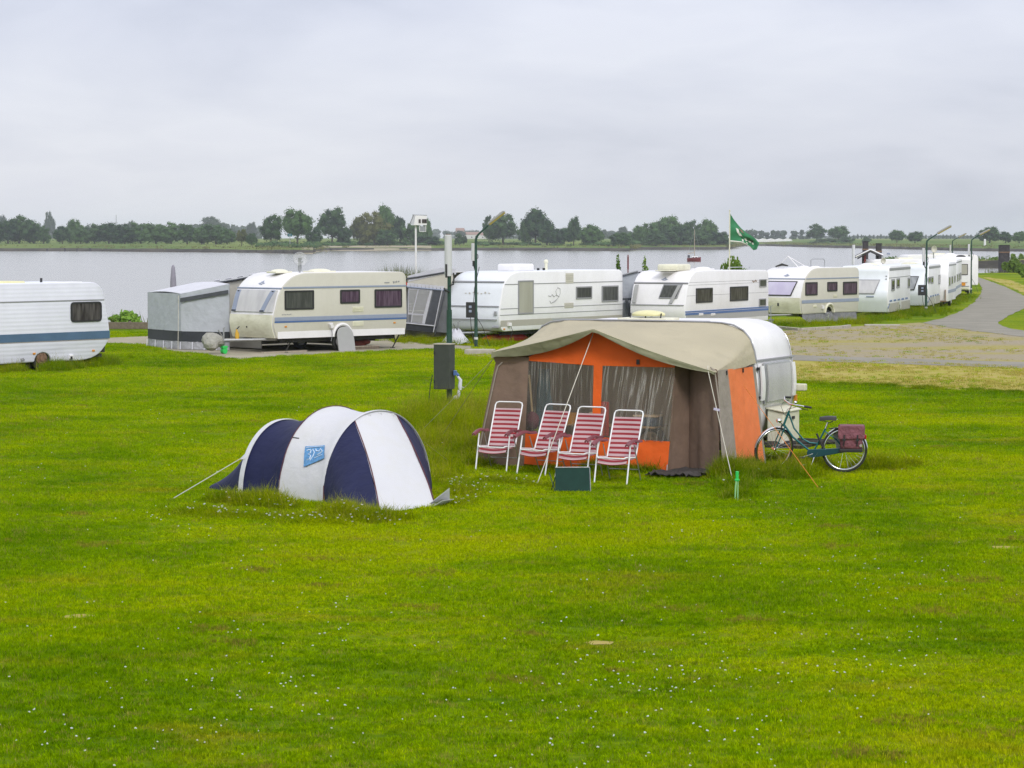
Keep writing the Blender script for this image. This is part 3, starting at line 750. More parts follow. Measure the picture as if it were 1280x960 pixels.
for px, wp, yt, bk, kd, lb in [
    (1021, 25, 280, 120, 'round', 'round grey green tree across the river, left of the close pair'),
    (1048, 26, 281, 120, 'round', 'round grey green tree across the river, right of the close pair'),
    (1058, 20, 295, 90, 'bush', 'low shrub right of the pair of round trees'),
    (1036, 40, 298, 90, 'bush', 'low wide shrub joining the pair of round trees'),
    (1083, 12, 296, 100, 'bush', 'small shrub behind the tall mooring timbers'),
    (1121, 20, 286.5, 100, 'round', 'lone round hazy tree left of the second street lamp'),
    (1144, 22, 289, 100, 'round', 'lone round hazy tree just left of the second lamp post'),
    (1237, 34, 283.5, 160, 'tall', 'big hazy tree behind the third lamp head at the right'),
    (1257, 20, 288.5, 160, 'tall', 'hazy round tree above the wide dark mooring timber'),
    (1274, 22, 288.5, 160, 'tall', 'hazy round tree at the right edge of the view across the river'),
    (1296, 22, 288, 160, 'tall', 'hazy tree beyond the right edge of the river view')]:
    far_tree(px, wp, yt, bk, kd, 'leaf_far', lb, 'hazy trees on the right part of the far bank')
for px, wp, yt, lb in [(62, 15, 264, 'tall hazy tree rising in the gap of the far left hedge'), (3, 12, 268, 'hazy tree behind the left end of the hedge row'), (88, 10, 274, 'small hazy tree behind the third bush of the hedge'), (163, 10, 275, 'small hazy tree showing above the hedge middle'),
                       (265, 38, 270.5, 'wide flat topped hazy tree above the right end of the hedge row'), (314, 14, 277, 'hazy tree behind the thin olive tree'), (778, 13, 282, 'small hazy tree left of the wooded point'), (752, 16, 287, 'hazy tree right of the middle group'), (575, 14, 287, 'hazy tree behind the electricity post tube')]:
    D = 2300; p = PY(px, 300, D); s_ = D / F; zt = H - (yt - HOR) * s_
    put_tree('tree', lb, 'tree', (p.x, D, 2.0), wp * s_, zt - 2.0, 'round', rt.randrange(4), 'leaf_haze', rt.uniform(0, 6), 'hazy trees far behind the near rows')
for k in range(34):
    px = 1056 + k * 5.1 + rt.uniform(-.8, .8); D = 2500; p = PY(px, 300, D); s_ = D / F
    put_tree('poplar', 'slim hazy poplar in the long even row on the horizon', 'tree', (p.x, D, 2.0), 4.2 * s_, (HOR - rt.uniform(292.5, 295)) * s_ + 1.9, 'poplar', rt.randrange(2), 'leaf_haze', rt.uniform(0, 6), 'poplars in the row on the horizon')
# far-off woods that read as one mass
wd = MB(); rw = random.Random(4)
for x0, x1, yt0, yt1, D in ((-60, 330, 286, 283, 3000), (100, 250, 279, 281, 2700), (540, 600, 287, 288, 3300), (560, 650, 290, 289, 2900), (740, 800, 287, 290, 2700), (600, 760, 289, 288, 3000), (905, 1012, 288, 289, 2150), (1005, 1300, 296, 295, 3300), (1165, 1235, 294.5, 295, 2900), (280, 340, 281, 284, 2800)):
    n_ = int((x1 - x0) / 6)
    for k in range(n_):
        px = x0 + (x1 - x0) * (k + rw.random()) / n_; yt = yt0 + (yt1 - yt0) * k / n_ + rw.uniform(-1.2, 2.4)
        s_ = D / F; p = PY(px, 300, D + rw.uniform(-60, 60)); zt = H - (yt - HOR) * s_; r = rw.uniform(4, 7) * s_
        hh = max(2.0, (zt - 2) / 2)
        bl = [((p.x + rw.uniform(-1, 1) * r * .6, p.y, 2 + hh * q), (r * .75, r * .75, hh * .55)) for q in (.45, 1.45)]
        for c_, r_ in bl: lump(wd, c_, r_, rw)
        leafcloud(wd, bl, 60, 2.2, rw)
tag(wd.build('distant_woods', M['leaf_haze'], merge=False), 'blue grey woods along the horizon beyond the river', 'woods', kind='stuff')
# reeds and low growth on the far bank edge
rw = random.Random(9); rd = MB()
for p in dsp:
    px = 640 + F * p.x / p.y
    if px < -60 or px > 1330: continue
    k = 5 if not (372 < px < 540) else 1
    for _ in range(k):
        q = away(p, rw.uniform(5, 60), 0); z = farz(20)
        r = rw.uniform(.6, 1.8)
        leafcloud(rd, [((q.x + rw.uniform(-3, 3), q.y, z), (r * 1.6, r, r * rw.uniform(.3, .65)))], 26, .5, rw)
tag(rd.build('bank_scrub', M['reed'], merge=False), 'low scrub and reeds along the far bank', 'scrub', kind='stuff')
dm = MB()
for k in range(300):
    x = rw.uniform(64, 200); r = rw.uniform(.35, .9)
    leafcloud(dm, [((x, 431 + rw.uniform(-1, 4), .0), (r * 1.3, r, r * .6))], 22, .3, rw)
tag(dm.build('dam_shrubs', M['leaf_bush'], merge=False), 'low green scrub growing on the stone dam', 'scrub', kind='stuff')

ug = MB()
for x0, x1, n_, h0, h1 in ((325, 552, 70, .8, 2.3), (600, 765, 40, .6, 1.8), (786, 912, 46, .8, 2.6), (1010, 1070, 14, .6, 1.6)):
    for _ in range(n_):
        px = rw.uniform(x0, x1); bk = rw.uniform(28, 75); D = shore_dist(px) + bk; p = PY(px, 300, D); h = rw.uniform(h0, h1); r = h * rw.uniform(1.0, 2.2)
        bl = [((p.x, D, farz(bk) + h * .35), (r, r * .8, h * .6))]; lump(ug, bl[0][0], [q * .8 for q in bl[0][1]], rw); leafcloud(ug, bl, 60, .6, rw)
tag(ug.build('undergrowth', M['leaf_far'], merge=False), 'dark undergrowth between the trees of the far bank', 'undergrowth', kind='stuff')

# far buildings and marks
def house(loc, w_, d, h, rh, label, wall=M['housewall'], roof=M['rooftile']):
    t = thing('house', label, 'house', loc)
    b_ = MB(); b_.bb((-w_ / 2, -d / 2, -1), (w_ / 2, d / 2, h)); b_.build('wall', wall, t)
    b_ = MB(); b_.add([(-w_ / 2 - .4, -d / 2 - .4, h), (w_ / 2 + .4, -d / 2 - .4, h), (w_ / 2 + .4, d / 2 + .4, h), (-w_ / 2 - .4, d / 2 + .4, h), (-w_ / 2 - .4, 0, h + rh), (w_ / 2 + .4, 0, h + rh)], [(0, 1, 5, 4), (3, 4, 5, 2), (0, 4, 3), (1, 2, 5), (0, 3, 2, 1)]); b_.build('roof', roof, t)
    for k in range(max(2, int(w_ / 6))):
        b_ = MB(); x = -w_ / 2 + w_ * (k + .5) / max(2, int(w_ / 6)); b_.bb((x - .7, -d / 2 - .08, 1), (x + .7, -d / 2 - .02, 2.4)); b_.build('window', M['glass'], t)
for px, yb, D, w_, h, rh, lb in ((586, 296.5, 2700, 26, 4.5, 3, 'pale farmhouse on the horizon right of the electricity post'), (575, 293.5, 2750, 9, 8, 4, 'small hazy building with pointed roof behind the electricity post tube'), (599, 295, 2720, 16, 4, 3, 'pale hazy house left of the street lamp')):
    p = PY(px, yb, D); house((p.x, D, 2.4), w_, 10, h, rh, lb)
p = PY(960, 303, 1650); t = thing('greenhouse', 'long low white greenhouse on the far bank right of the flag', 'greenhouse', (p.x, 1650, .9))
b_ = MB()
for k in range(5):
    x = -11 + k * 5.4; b_.add([(x, 0, 0), (x + 5.4, 0, 0), (x + 5.4, 8, 0), (x, 8, 0), (x, 0, 1.5), (x + 5.4, 0, 1.5), (x + 5.4, 8, 1.5), (x, 8, 1.5), (x + 2.7, 0, 2.3), (x + 2.7, 8, 2.3)], [(0, 1, 5, 8, 4), (2, 3, 7, 9, 6), (0, 4, 7, 3), (1, 2, 6, 5), (4, 8, 9, 7), (8, 5, 6, 9)])
b_.build('frame', M['white'], t)
p = PY(1228, 303, 1500); t = thing('barn', 'small white roofed barn on the far bank right of the second lamp', 'barn', (PY(1204, 304, 1400).x, 1400, -.9))
b_ = MB(); b_.bb((-4.5, 0, 0), (4.5, 6, 1.2)); b_.build('wall', M['greige_dk'], t); b_ = MB(); b_.add([(-4.8, -.2, 1.2), (4.8, -.2, 1.2), (4.8, 6.2, 1.2), (-4.8, 6.2, 1.2), (-4.8, 3, 2.6), (4.8, 3, 2.6)], [(0, 1, 5, 4), (3, 4, 5, 2), (0, 4, 3), (1, 2, 5), (0, 3, 2, 1)]); b_.build('roof', M['white'], t)
D = 1010; p = PY(1231, 312, D); t = thing('light_beacon', 'small white navigation light tower on the far bank at the right', 'beacon', (p.x, D, .2))
b_ = MB(); b_.tube([(0, 0, -1.5), (0, 0, 2.0)], [.6, .42], 12); b_.build('tower', M['white'], t); b_ = MB(); b_.cyl((0, 0, 2.0), (0, 0, 2.7), .42, 12); b_.ell((0, 0, 2.7), (.4, .4, .3), 10, 4, 0); b_.build('lantern', M['white'], t)
D = 2600; p = PY(145.5, 300, D); t = thing('radio_mast', 'thin hazy radio mast above the far left hedge', 'mast', (p.x, D, 2)); b_ = MB(); b_.tube([(0, 0, 0), (0, 0, 25.5)], [.75, .3], 6); b_.build('mast', M['steel'], t); b_ = MB(); b_.bb((-1.6, -.3, 17), (1.6, .3, 17.6)); b_.build('crossarm', M['steel'], t)
for k, px in enumerate((59, 81, 96.5, 112.5)):
    D = shore_dist(px) - 3; p = PY(px, 314, D); b_ = MB(); b_.cyl((0, 0, -2), (0, 0, .1 + .3 * (k % 2)), .35, 8); o = b_.build('mooring_stake', M['pile']); o.location = (p.x, D, -.6)
    tag(o, 'thin dark stake in shallow water below the far left bank', 'stake', 'stakes in the water at the far left bank')
D = shore_dist(362) + 40; p = PY(362.5, 300, D); t = thing('signal_board', 'teal green board on a thin pole below the tall tree across the river', 'sign', (p.x, D, .5))
b_ = MB(); b_.cyl((0, 0, -.5), (0, 0, 4.6), .12, 8); b_.build('pole', M['steel'], t); b_ = MB(); b_.bb((-.7, -.08, 3.6), (.7, .08, 4.6)); b_.build('board', M['bikegreen'], t)
# ================================================================== grass
def tuft(name, n, rad, h, wd, m, seed, lean=.5):
    r = random.Random(seed); mb = MB()
    for _ in range(n):
        a = r.uniform(0, 2 * PI); q = rad * math.sqrt(r.random()); x, y = q * math.cos(a), q * math.sin(a)
        b2 = r.uniform(0, 2 * PI); dx, dy = math.cos(b2), math.sin(b2); hh = h * r.uniform(.5, 1.15); l = hh * r.uniform(.1, lean) ; w_ = wd * r.uniform(.7, 1.2)
        c2 = r.uniform(0, 2 * PI); sx, sy = math.cos(c2) * w_ / 2, math.sin(c2) * w_ / 2
        mb.add([(x - sx, y - sy, -.01), (x + sx, y + sy, -.01), (x + dx * l * .4 + sx * .8, y + dy * l * .4 + sy * .8, hh * .55), (x + dx * l * .4 - sx * .8, y + dy * l * .4 - sy * .8, hh * .55), (x + dx * l, y + dy * l, hh)], [(0, 1, 2, 3), (3, 2, 4)])
    me = bpy.data.meshes.new(name); me.from_pydata(mb.v, [], mb.f); me.materials.append(m)
    return bpy.data.objects.new(name, me)       # template only: never linked to the scene
def flower(name, seed):
    mb = MB(); r = random.Random(seed)
    for _ in range(7):
        a = r.uniform(0, 6.28); c = (r.uniform(-.008, .008), r.uniform(-.008, .008), r.uniform(0, .008))
        mb.ell(c, (.008, .008, .007), 5, 3)
    me = bpy.data.meshes.new(name); me.from_pydata(mb.v, [], mb.f); me.materials.append(M['petal'])
    return bpy.data.objects.new(name, me)

def scatter(name, pts, templates, label, cat):
    """pts: (x, y, z, scale, zscale)"""
    me = bpy.data.meshes.new(name); me.from_pydata([p[:3] for p in pts], [], [])
    a = me.attributes.new('sc', 'FLOAT_VECTOR', 'POINT')
    buf = []
    for p in pts: buf += [p[3], p[3], p[4]]
    a.data.foreach_set('vector', buf)
    o = bpy.data.objects.new(name, me); COL.objects.link(o)
    ng = bpy.data.node_groups.new(name + '_scatter', 'GeometryNodeTree')
    ng.interface.new_socket('Geometry', in_out='INPUT', socket_type='NodeSocketGeometry'); ng.interface.new_socket('Geometry', in_out='OUTPUT', socket_type='NodeSocketGeometry')
    gi = ng.nodes.new('NodeGroupInput'); go = ng.nodes.new('NodeGroupOutput'); l = ng.links
    ip = ng.nodes.new('GeometryNodeInstanceOnPoints'); l.new(gi.outputs[0], ip.inputs['Points'])
    gt = ng.nodes.new('GeometryNodeGeometryToInstance')
    for t in reversed(templates):
        oi = ng.nodes.new('GeometryNodeObjectInfo'); oi.inputs['Object'].default_value = t; l.new(oi.outputs['Geometry'], gt.inputs[0])
    l.new(gt.outputs[0], ip.inputs['Instance'])
    ip.inputs['Pick Instance'].default_value = True
    ri = ng.nodes.new('FunctionNodeRandomValue'); ri.data_type = 'INT'
    for i_ in ri.inputs:
        if i_.name == 'Max' and i_.type == 'INT': i_.default_value = max(0, len(templates) - 1)
        if i_.name == 'Min' and i_.type == 'INT': i_.default_value = 0
    iout = [x for x in ri.outputs if x.type == 'INT'][0]; l.new(iout, ip.inputs['Instance Index'])
    rr = ng.nodes.new('FunctionNodeRandomValue'); rr.data_type = 'FLOAT_VECTOR'
    vi = [x for x in rr.inputs if x.type == 'VECTOR']; vi[0].default_value = (-.12, -.12, 0); vi[1].default_value = (.12, .12, 6.283)
    vo = [x for x in rr.outputs if x.type == 'VECTOR'][0]
    l.new(vo, ip.inputs['Rotation'])
    at = ng.nodes.new('GeometryNodeInputNamedAttribute'); at.data_type = 'FLOAT_VECTOR'; at.inputs[0].default_value = 'sc'
    l.new([x for x in at.outputs if x.type == 'VECTOR'][0], ip.inputs['Scale'])
    l.new(ip.outputs[0], go.inputs[0])
    md = o.modifiers.new('scatter', 'NODES'); md.node_group = ng
    tag(o, label, cat, kind='stuff')
    return o

rg = random.Random(21)
lawnT = [tuft('tuft', 32, .085, .042, .0070, M['blade'], s, .9) for s in range(9)] + [tuft('tuft', 22, .085, .042, .0065, M['deadblade'], 9, .9)]
def inpoly(x, y, poly):
    c = False; n = len(poly)
    for i in range(n):
        x1, y1 = poly[i]; x2, y2 = poly[i - 1]
        if (y1 > y) != (y2 > y) and x < (x2 - x1) * (y - y1) / (y2 - y1) + x1: c = not c
    return c
def P2(*ps): return [(G(*p).x, G(*p).y) for p in ps]
bald = [P2((-60, 425), (139, 422.5), (185, 420.5), (260, 419), (420, 418), (492, 424.7), (540, 430), (590, 433), (594, 438), (540, 436), (440, 440.5), (343, 446), (297, 449.5), (260, 443.5), (221, 440), (185, 432), (139, 429), (-60, 433)),
        P2((860, 440), (985, 478), (1090, 482), (1180, 487), (1400, 494), (1400, 415), (1213, 412), (1152, 403), (1100, 406), (1052, 409), (960, 413)),
        P2((1152, 404), (1178, 398), (1202, 389), (1218, 378), (1226, 368), (1228, 361), (1224, 354), (1214, 349), (1205, 346.5), (1222, 346), (1300, 376), (1400, 415), (1213, 412))]
inside_awn = [None]
pts = []; spts = []
Y = 15.5
def dens(y): return 150 * min(1, (24 / y) ** 1.55)
worn = [(G(x, y), w_ * G(x, y).y / F) for x, y, w_ in ((97, 771, 22), (750, 804, 20), (1257, 685, 20))]
while Y < 98:
    dy = 1.0; hw = .235 * (Y + 1) + 1.2; n_ = int(dens(Y) * 2 * hw * dy)
    for _ in range(n_):
        x = rg.uniform(-hw, hw); y = Y + rg.random() * dy
        if y > 60 and any(inpoly(x, y, b_) for b_ in bald): continue
        if any(abs(x - c_.x) < r_ and abs(y - c_.y) < r_ * .9 and rg.random() < .93 for c_, r_ in worn): continue
        s_ = (.75 + .5 * rg.random()) * (1 + (Y - 15) * .012)
        hz_ = .75 + .5 * mnoise.noise(V((x * .35, y * .25, 3))) + .25 * mnoise.noise(V((x * 1.3, y * 1.3, 8)))
        pts.append((x, y, 0, s_, max(.35, s_ * hz_)))
    Y += dy
scatter('lawn_grass', pts, lawnT, 'short mown lawn grass', 'grass')

M['strawblade'] = blademat('yellow_straw_blades', 1.2, (.46, .38, .10), .78)
# sparse straw and green tufts roughening the gravel and the dry verge
for pk_, (poly, n_) in enumerate(((P2((905, 447), (1040, 450), (1290, 458), (1290, 491), (1180, 486), (1090, 481), (985, 477)), 2600), (P2((920, 421), (982, 414), (1052, 410), (1152, 404), (1213, 413), (1290, 423), (1290, 453), (1040, 446), (920, 441)), 1500), (P2((1228, 347), (1262, 351), (1298, 367), (1258, 356)), 300))):
    xs = [p[0] for p in poly]; ys = [p[1] for p in poly]; k = 0
    while k < n_:
        x, y = rg.uniform(min(xs), max(xs)), rg.uniform(min(ys), max(ys))
        if not inpoly(x, y, poly): continue
        k += 1
        if mnoise.noise(V((x * .35, y * .18, 5))) + rg.uniform(-.3, .3) < 0: continue
        spts.append((x, y, .005, rg.uniform(.9, 1.6), rg.uniform(.6, 1.6)))
scatter('verge_grass', spts, [lawnT[0]] + [tuft('tuft', 24, .085, .042, .0065, M['strawblade'], 40 + q, .9) for q in range(5)], 'thin dry tufts of grass on the gravel and the verge', 'grass')

# brown thatch spots in the lawn
M['thatchblade'] = blademat('brown_thatch_blades', 1.15, (.34, .24, .05), .6)
tpts = []
for _ in range(48):
    y = 17 + 42 * rg.random() ** 1.2; x = rg.uniform(-.22, .22) * y; r = rg.uniform(.05, .17)
    for _ in range(int(40 * r / .2)): tpts.append((x + rg.gauss(0, r * 1.3), y + rg.gauss(0, r), .012, rg.uniform(.6, 1.1), rg.uniform(.6, 1.15)))
scatter('thatch', tpts, [tuft('tuft', 22, .06, .038, .0075, M['thatchblade'], 60 + q, .9) for q in range(2)], 'small brown dried spots in the mown lawn', 'grass')

# clover and daisy heads
pts = []
def clus(px, py, n, sx, sy):
    c = G(px, py)
    for _ in range(n):
        pts.append((c.x + rg.gauss(0, sx), c.y + rg.gauss(0, sy), rg.uniform(.02, .045), rg.uniform(.35, .8), rg.uniform(.4, .8)))
for _ in range(330):
    y = 16 + 40 * rg.random() ** 1.3; x = rg.uniform(-.24, .24) * y; pts.append((x, y, rg.uniform(.025, .05), rg.uniform(.35, .8), .6))
for _ in range(30):
    px, py = rg.uniform(0, 1280), rg.uniform(640, 960); clus(px, py, rg.randint(3, 9), .4, .9)
for px, py, n_ in ((310, 870, 14), (290, 925, 10), (1080, 740, 24), (1180, 725, 16), (850, 850, 20), (1040, 850, 14), (660, 825, 8), (1120, 790, 14), (750, 860, 14), (400, 780, 8), (60, 890, 10), (960, 640, 12)): clus(px, py, n_, .35, .9)
scatter('clover_heads', pts, [flower('clover_head', 1), flower('clover_head', 2)], 'small white clover and daisy heads in the lawn', 'flowers')

# long unmown grass round tent, awning, posts and caravans
tallT = [tuft('tall_tuft', 24, .10, .24, .0095, M['tallblade'], s, .8) for s in (31, 32, 33)] + [tuft('tall_tuft', 5, .12, .38, .007, M['deadblade'], 34, .5)]
pts = []; fl = []
def strip(path, wdt, n, h0, h1, fw=0):
    path = [V((p[0], p[1], 0)) for p in path]
    ls = [(b_ - a).length for a, b_ in zip(path[:-1], path[1:])]; tot = sum(ls)
    for _ in range(n):
        t = rg.random() * tot; k = 0
        while t > ls[k] and k < len(ls) - 1: t -= ls[k]; k += 1
        p = path[k].lerp(path[k + 1], min(1, t / ls[k])); x = p.x + rg.gauss(0, wdt * .5); y = p.y + rg.gauss(0, wdt * .5)
        cl_n = mnoise.noise(V((x * 1.6, y * 1.2, 11)))
        if cl_n < -.18: continue
        h = rg.uniform(h0, h1) * (1 + .9 * cl_n); pts.append((x, y, 0, .75 + .4 * rg.random(), h / .24))
        if rg.random() < fw * .42: fl.append((x + rg.uniform(-.1, .1), y + rg.uniform(-.1, .1), h * rg.uniform(.7, 1.05), rg.uniform(.6, 1.25), .9))
M['skirtdark'] = mat('slate_skirt_cloth', (.22, .22, .24), .7, var=.25, scale=5, bump=.6, bscale=6)
# ================================================================== caravans
class Caravan:
    """local frame: +x to the front (drawbar), +y to the side seen in the photo, z up; origin on the ground under the middle"""
    def __init__(s, name, label, fpx, fpy, zb, alpha, rpx, W, group='caravans parked along the river', L=None, mirror=False):
        f0 = G(fpx, fpy, zb); a = math.radians(alpha); d = V((math.cos(a), math.sin(a), 0)); n = V((math.sin(a), -math.cos(a), 0))
        if L is None:
            rr = ray(rpx, 380); r = rr.x / rr.y
            L = (r * f0.y - f0.x) / (d.x - r * d.y)
        s.L, s.W, s.zb = L, W, zb
        c = V((f0.x, f0.y, 0)) + d * (L / 2) - n * (W / 2)
        s.rz = math.atan2(-d.y, -d.x)
        s.t = thing(name, label, 'caravan', c, s.rz, group)
        s.mw = Matrix.Translation(c) @ Matrix.Rotation(s.rz, 4, 'Z'); s.inv = s.mw.inverted()
    def S(s, px, py, off=0):     # pixel -> (x, z) on the visible side wall
        n = s.mw.to_3x3() @ V((0, 1, 0)); p = s.inv @ onplane(px, py, s.mw @ V((0, s.W / 2 + off, 0)), n); return p.x, p.z
    def E(s, px, py, x):         # pixel -> (y, z) on a plane x = const
        n = s.mw.to_3x3() @ V((1, 0, 0)); p = s.inv @ onplane(px, py, s.mw @ V((x, 0, 0)), n); return p.y, p.z
    def body(s, prof, wheels=(), mside='greige', mfront='white', wr=.31, bev=.05):
        """prof: list of (x,z,r) going rear-bottom -> rear-top -> front-top -> front-bottom"""
        pl = rounded(prof)
        zb = prof[-1][1]; zr = prof[0][1]
        arch = []
        for xw in sorted(wheels, reverse=True):
            zz = zb + (zr - zb) * (prof[-1][0] - xw) / (prof[-1][0] - prof[0][0])
            arch += [V((xw + wr * math.cos(q), zz + max(0, .02) + (wr * .85) * math.sin(q))) for q in [PI * k / 10 for k in range(11)]]
        s.prof = pl; pl2 = pl + arch
        mb = MB(); n_ = len(pl2); hw = s.W / 2
        vs = [(p.x, hw, p.y) for p in pl2] + [(p.x, -hw, p.y) for p in pl2]
        mb.mi = 0; mb.add(vs, [tuple(range(n_)), tuple(reversed(range(n_, 2 * n_)))])
        mb.mi = 1
        for i in range(n_):
            if pl2[i].y < .02 + max(zb, zr) and pl2[(i + 1) % n_].y < .02 + max(zb, zr) or i >= len(pl): mb.mi = 2
            else: mb.mi = 1
            mb.add(vs, [(i, n_ + i, n_ + (i + 1) % n_, (i + 1) % n_)])
        o = mb.build('body', [M[mside], M[mfront], M['dark']], s.t, smooth=35, bevel=bev, seg=2)
        u = MB(); u.bb((-s.L / 2 + .35, -hw + .25, s.zb - .14), (s.L / 2 - .5, -hw + .33, s.zb + .02)); u.bb((-s.L / 2 + .35, hw - .33, s.zb - .14), (s.L / 2 - .5, hw - .25, s.zb + .02))
        for xw in wheels: u.cyl((xw, -hw + .1, .32), (xw, hw - .1, .32), .05, 8)
        u.bb((-s.L / 2 + .7, -.5, s.zb - .22), (-s.L / 2 + 1.6, .3, s.zb - .01)); u.build('chassis', M['dark'], s.t)
        return o
    def fx(s, z):                # x of the front face at height z
        best = -9
        for a, b_ in zip(s.prof, s.prof[1:]):
            if min(a.y, b_.y) <= z <= max(a.y, b_.y) and abs(a.y - b_.y) > 1e-6:
                x = a.x + (b_.x - a.x) * (z - a.y) / (b_.y - a.y)
                best = max(best, x)
        return best
    def sidebox(s, name, x0, x1, z0, z1, m, out=.012, parent=None, bevel=.004, z0b=None, z1b=None, side=1):
        mb = MB(); y = s.W / 2 * side; z0b = z0 if z0b is None else z0b; z1b = z1 if z1b is None else z1b
        mb.slab([(x0, y - .004 * side, z0), (x1, y - .004 * side, z0b), (x1, y - .004 * side, z1b), (x0, y - .004 * side, z1)], (0, side, 0), out + .004)
        return mb.build(name, M[m], parent or s.t, bevel=bevel)
    def band(s, name, z0, z1, m, x0=None, x1=None, out=.014):
        x0 = s.side_x(z0)[0] if x0 is None else x0; x1 = s.side_x((z0 + z1) / 2)[1] if x1 is None else x1
        return s.sidebox(name, x0 + .03, x1 - .03, z0, z1, m, out)
    def side_x(s, z):
        xs = []
        for a, b_ in zip(s.prof, s.prof[1:]):
            if min(a.y, b_.y) <= z <= max(a.y, b_.y) and abs(a.y - b_.y) > 1e-6: xs.append(a.x + (b_.x - a.x) * (z - a.y) / (b_.y - a.y))
        return min(xs), max(xs)
    def window(s, px0, py0, px1, py1, frame='black', pane='glass', fw=.05, rnd=.05, label=None):
        xa, zt = s.S(px0, (py0), .0); xb, _ = s.S(px1, (py0), .0); _, zb_ = s.S(px0, py1, 0); _, zt2 = s.S(px1, py0, 0); _, zb2 = s.S(px1, py1, 0)
        zt = (zt + zt2) / 2; zb_ = (zb_ + zb2) / 2
        return s.win(min(xa, xb), max(xa, xb), zb_, zt, frame, pane, fw, rnd)
    def win(s, x0, x1, z0, z1, frame='black', pane='glass', fw=.05, rnd=.05, side=1):
        y = s.W / 2 * side
        def rr(a, b_, c, d, r):
            return [(p.x, p.y) for p in rounded([(a, c, r), (a, d, r), (b_, d, r), (b_, c, r)], 3)]
        o_, i_ = rr(x0, x1, z0, z1, rnd), rr(x0 + fw, x1 - fw, z0 + fw, z1 - fw, rnd * .6); n_ = len(o_)
        mb = MB(); vs = []
        for yy in (y - .005 * side, y + .03 * side):
            vs += [(p[0], yy, p[1]) for p in o_] + [(p[0], yy, p[1]) for p in i_]
        fs = []
        for k in range(n_):
            j = (k + 1) % n_
            fs += [(k, j, n_ + j, n_ + k), (2 * n_ + k, 2 * n_ + j, 3 * n_ + j, 3 * n_ + k), (k, j, 2 * n_ + j, 2 * n_ + k), (n_ + k, n_ + j, 3 * n_ + j, 3 * n_ + k)]
        mb.add(vs, fs); w_ = mb.build('window', M[frame], s.t)
        mb = MB(); mb.slab([(p[0], y - .003 * side, p[1]) for p in i_], (0, side, 0), .022); mb.build('pane', M[pane], w_)
        return w_
    def fpanel(s, name, y0, y1, z0, z1, m, out=.02, parent=None, y0b=None, y1b=None, n=6):
        """panel following the curved front; y0b,y1b at the bottom edge"""
        y0b = y0 if y0b is None else y0b; y1b = y1 if y1b is None else y1b
        rows = []
        for k in range(n + 1):
            z = z1 + (z0 - z1) * k / n; f_ = k / n
            rows.append([(s.fx(z) + out, (y0 + (y0b - y0) * f_) * (1 - q / 4) + (y1 + (y1b - y1) * f_) * q / 4, z) for q in range(5)])
        mb = MB(); mb.shell(rows, -.03 if False else .03)
        return mb.build(name, M[m], parent or s.t, smooth=40)
    def fwin(s, y0, y1, z0, z1, frame='greytrim', pane='glassgreen', y0b=None, y1b=None, fw=.04):
        y0b = y0 if y0b is None else y0b; y1b = y1 if y1b is None else y1b
        w_ = s.fpanel('window', y0, y1, z0, z1, frame, .012, None, y0b, y1b)
        s.fpanel('pane', y0 + fw, y1 - fw, z0 + fw, z1 - fw, pane, .022, w_, y0b + fw, y1b - fw); return w_
    def wheel(s, xw, r=.31, side=1, hub='white'):
        y = s.W / 2 * side
        t = MB(); t.cyl((xw, y - .24 * side, r), (xw, y - .05 * side, r), r * .58, 18); o = t.build('wheel', M[hub], s.t, smooth=30, bevel=.01)
        t = MB(); t.ring((xw, y - .145 * side, r), (0, 1, 0), r * .77, r * .235, 24, 8); t.build('tyre', M['tyre'], o, smooth=60)
        t = MB(); t.cyl((xw, y - .05 * side, r), (xw, y - .03 * side, r), r * .25, 12)
        for k in range(6): t.box((xw + r * .42 * math.cos(k * PI / 3), y - .045 * side, r + r * .42 * math.sin(k * PI / 3)), (.05, .02, .05))
        t.build('hub_cap', M['rust' if hub == 'rust' else 'alu'], o)
    def light(s, x, z, m='orangelens', w_=.09, h=.055):
        mb = MB(); y = s.W / 2; mb.bb((x - w_ / 2, y - .003, z - h / 2), (x + w_ / 2, y + .025, z + h / 2)); mb.build('marker_light', M[m], s.t, bevel=.008)
    def vent(s, x, z, w_=.38, h=.16, m='cream'):
        mb = MB(); y = s.W / 2; mb.bb((x - w_ / 2, y - .003, z - h / 2), (x + w_ / 2, y + .015, z + h / 2)); mb.bb((x - w_ / 2 + .02, y + .015, z - .008), (x + w_ / 2 - .02, y + .022, z + .008))
        for k in range(4): q = z - h / 2 + h * (k + 1) / 5; mb.bb((x - w_ / 2 + .02, y + .014, q - .006), (x + w_ / 2 - .02, y + .026, q + .006))
        mb.build('vent_grille', M[m], s.t, bevel=.003)
    def roofbox(s, name, x, y, w_, d, h, m='white', z=None, dome=True):
        z = s.zt - .02 if z is None else z; mb = MB(); mb.bb((x - w_ / 2, y - d / 2, z), (x + w_ / 2, y + d / 2, z + h * .5))
        if dome: mb.ell((x, y, z + h * .45), (w_ / 2 * .92, d / 2 * .92, h * .6), 14, 5, 0)
        return mb.build(name, M[m], s.t, smooth=40, bevel=.012 if dome else min(.07, h * .2), seg=3)
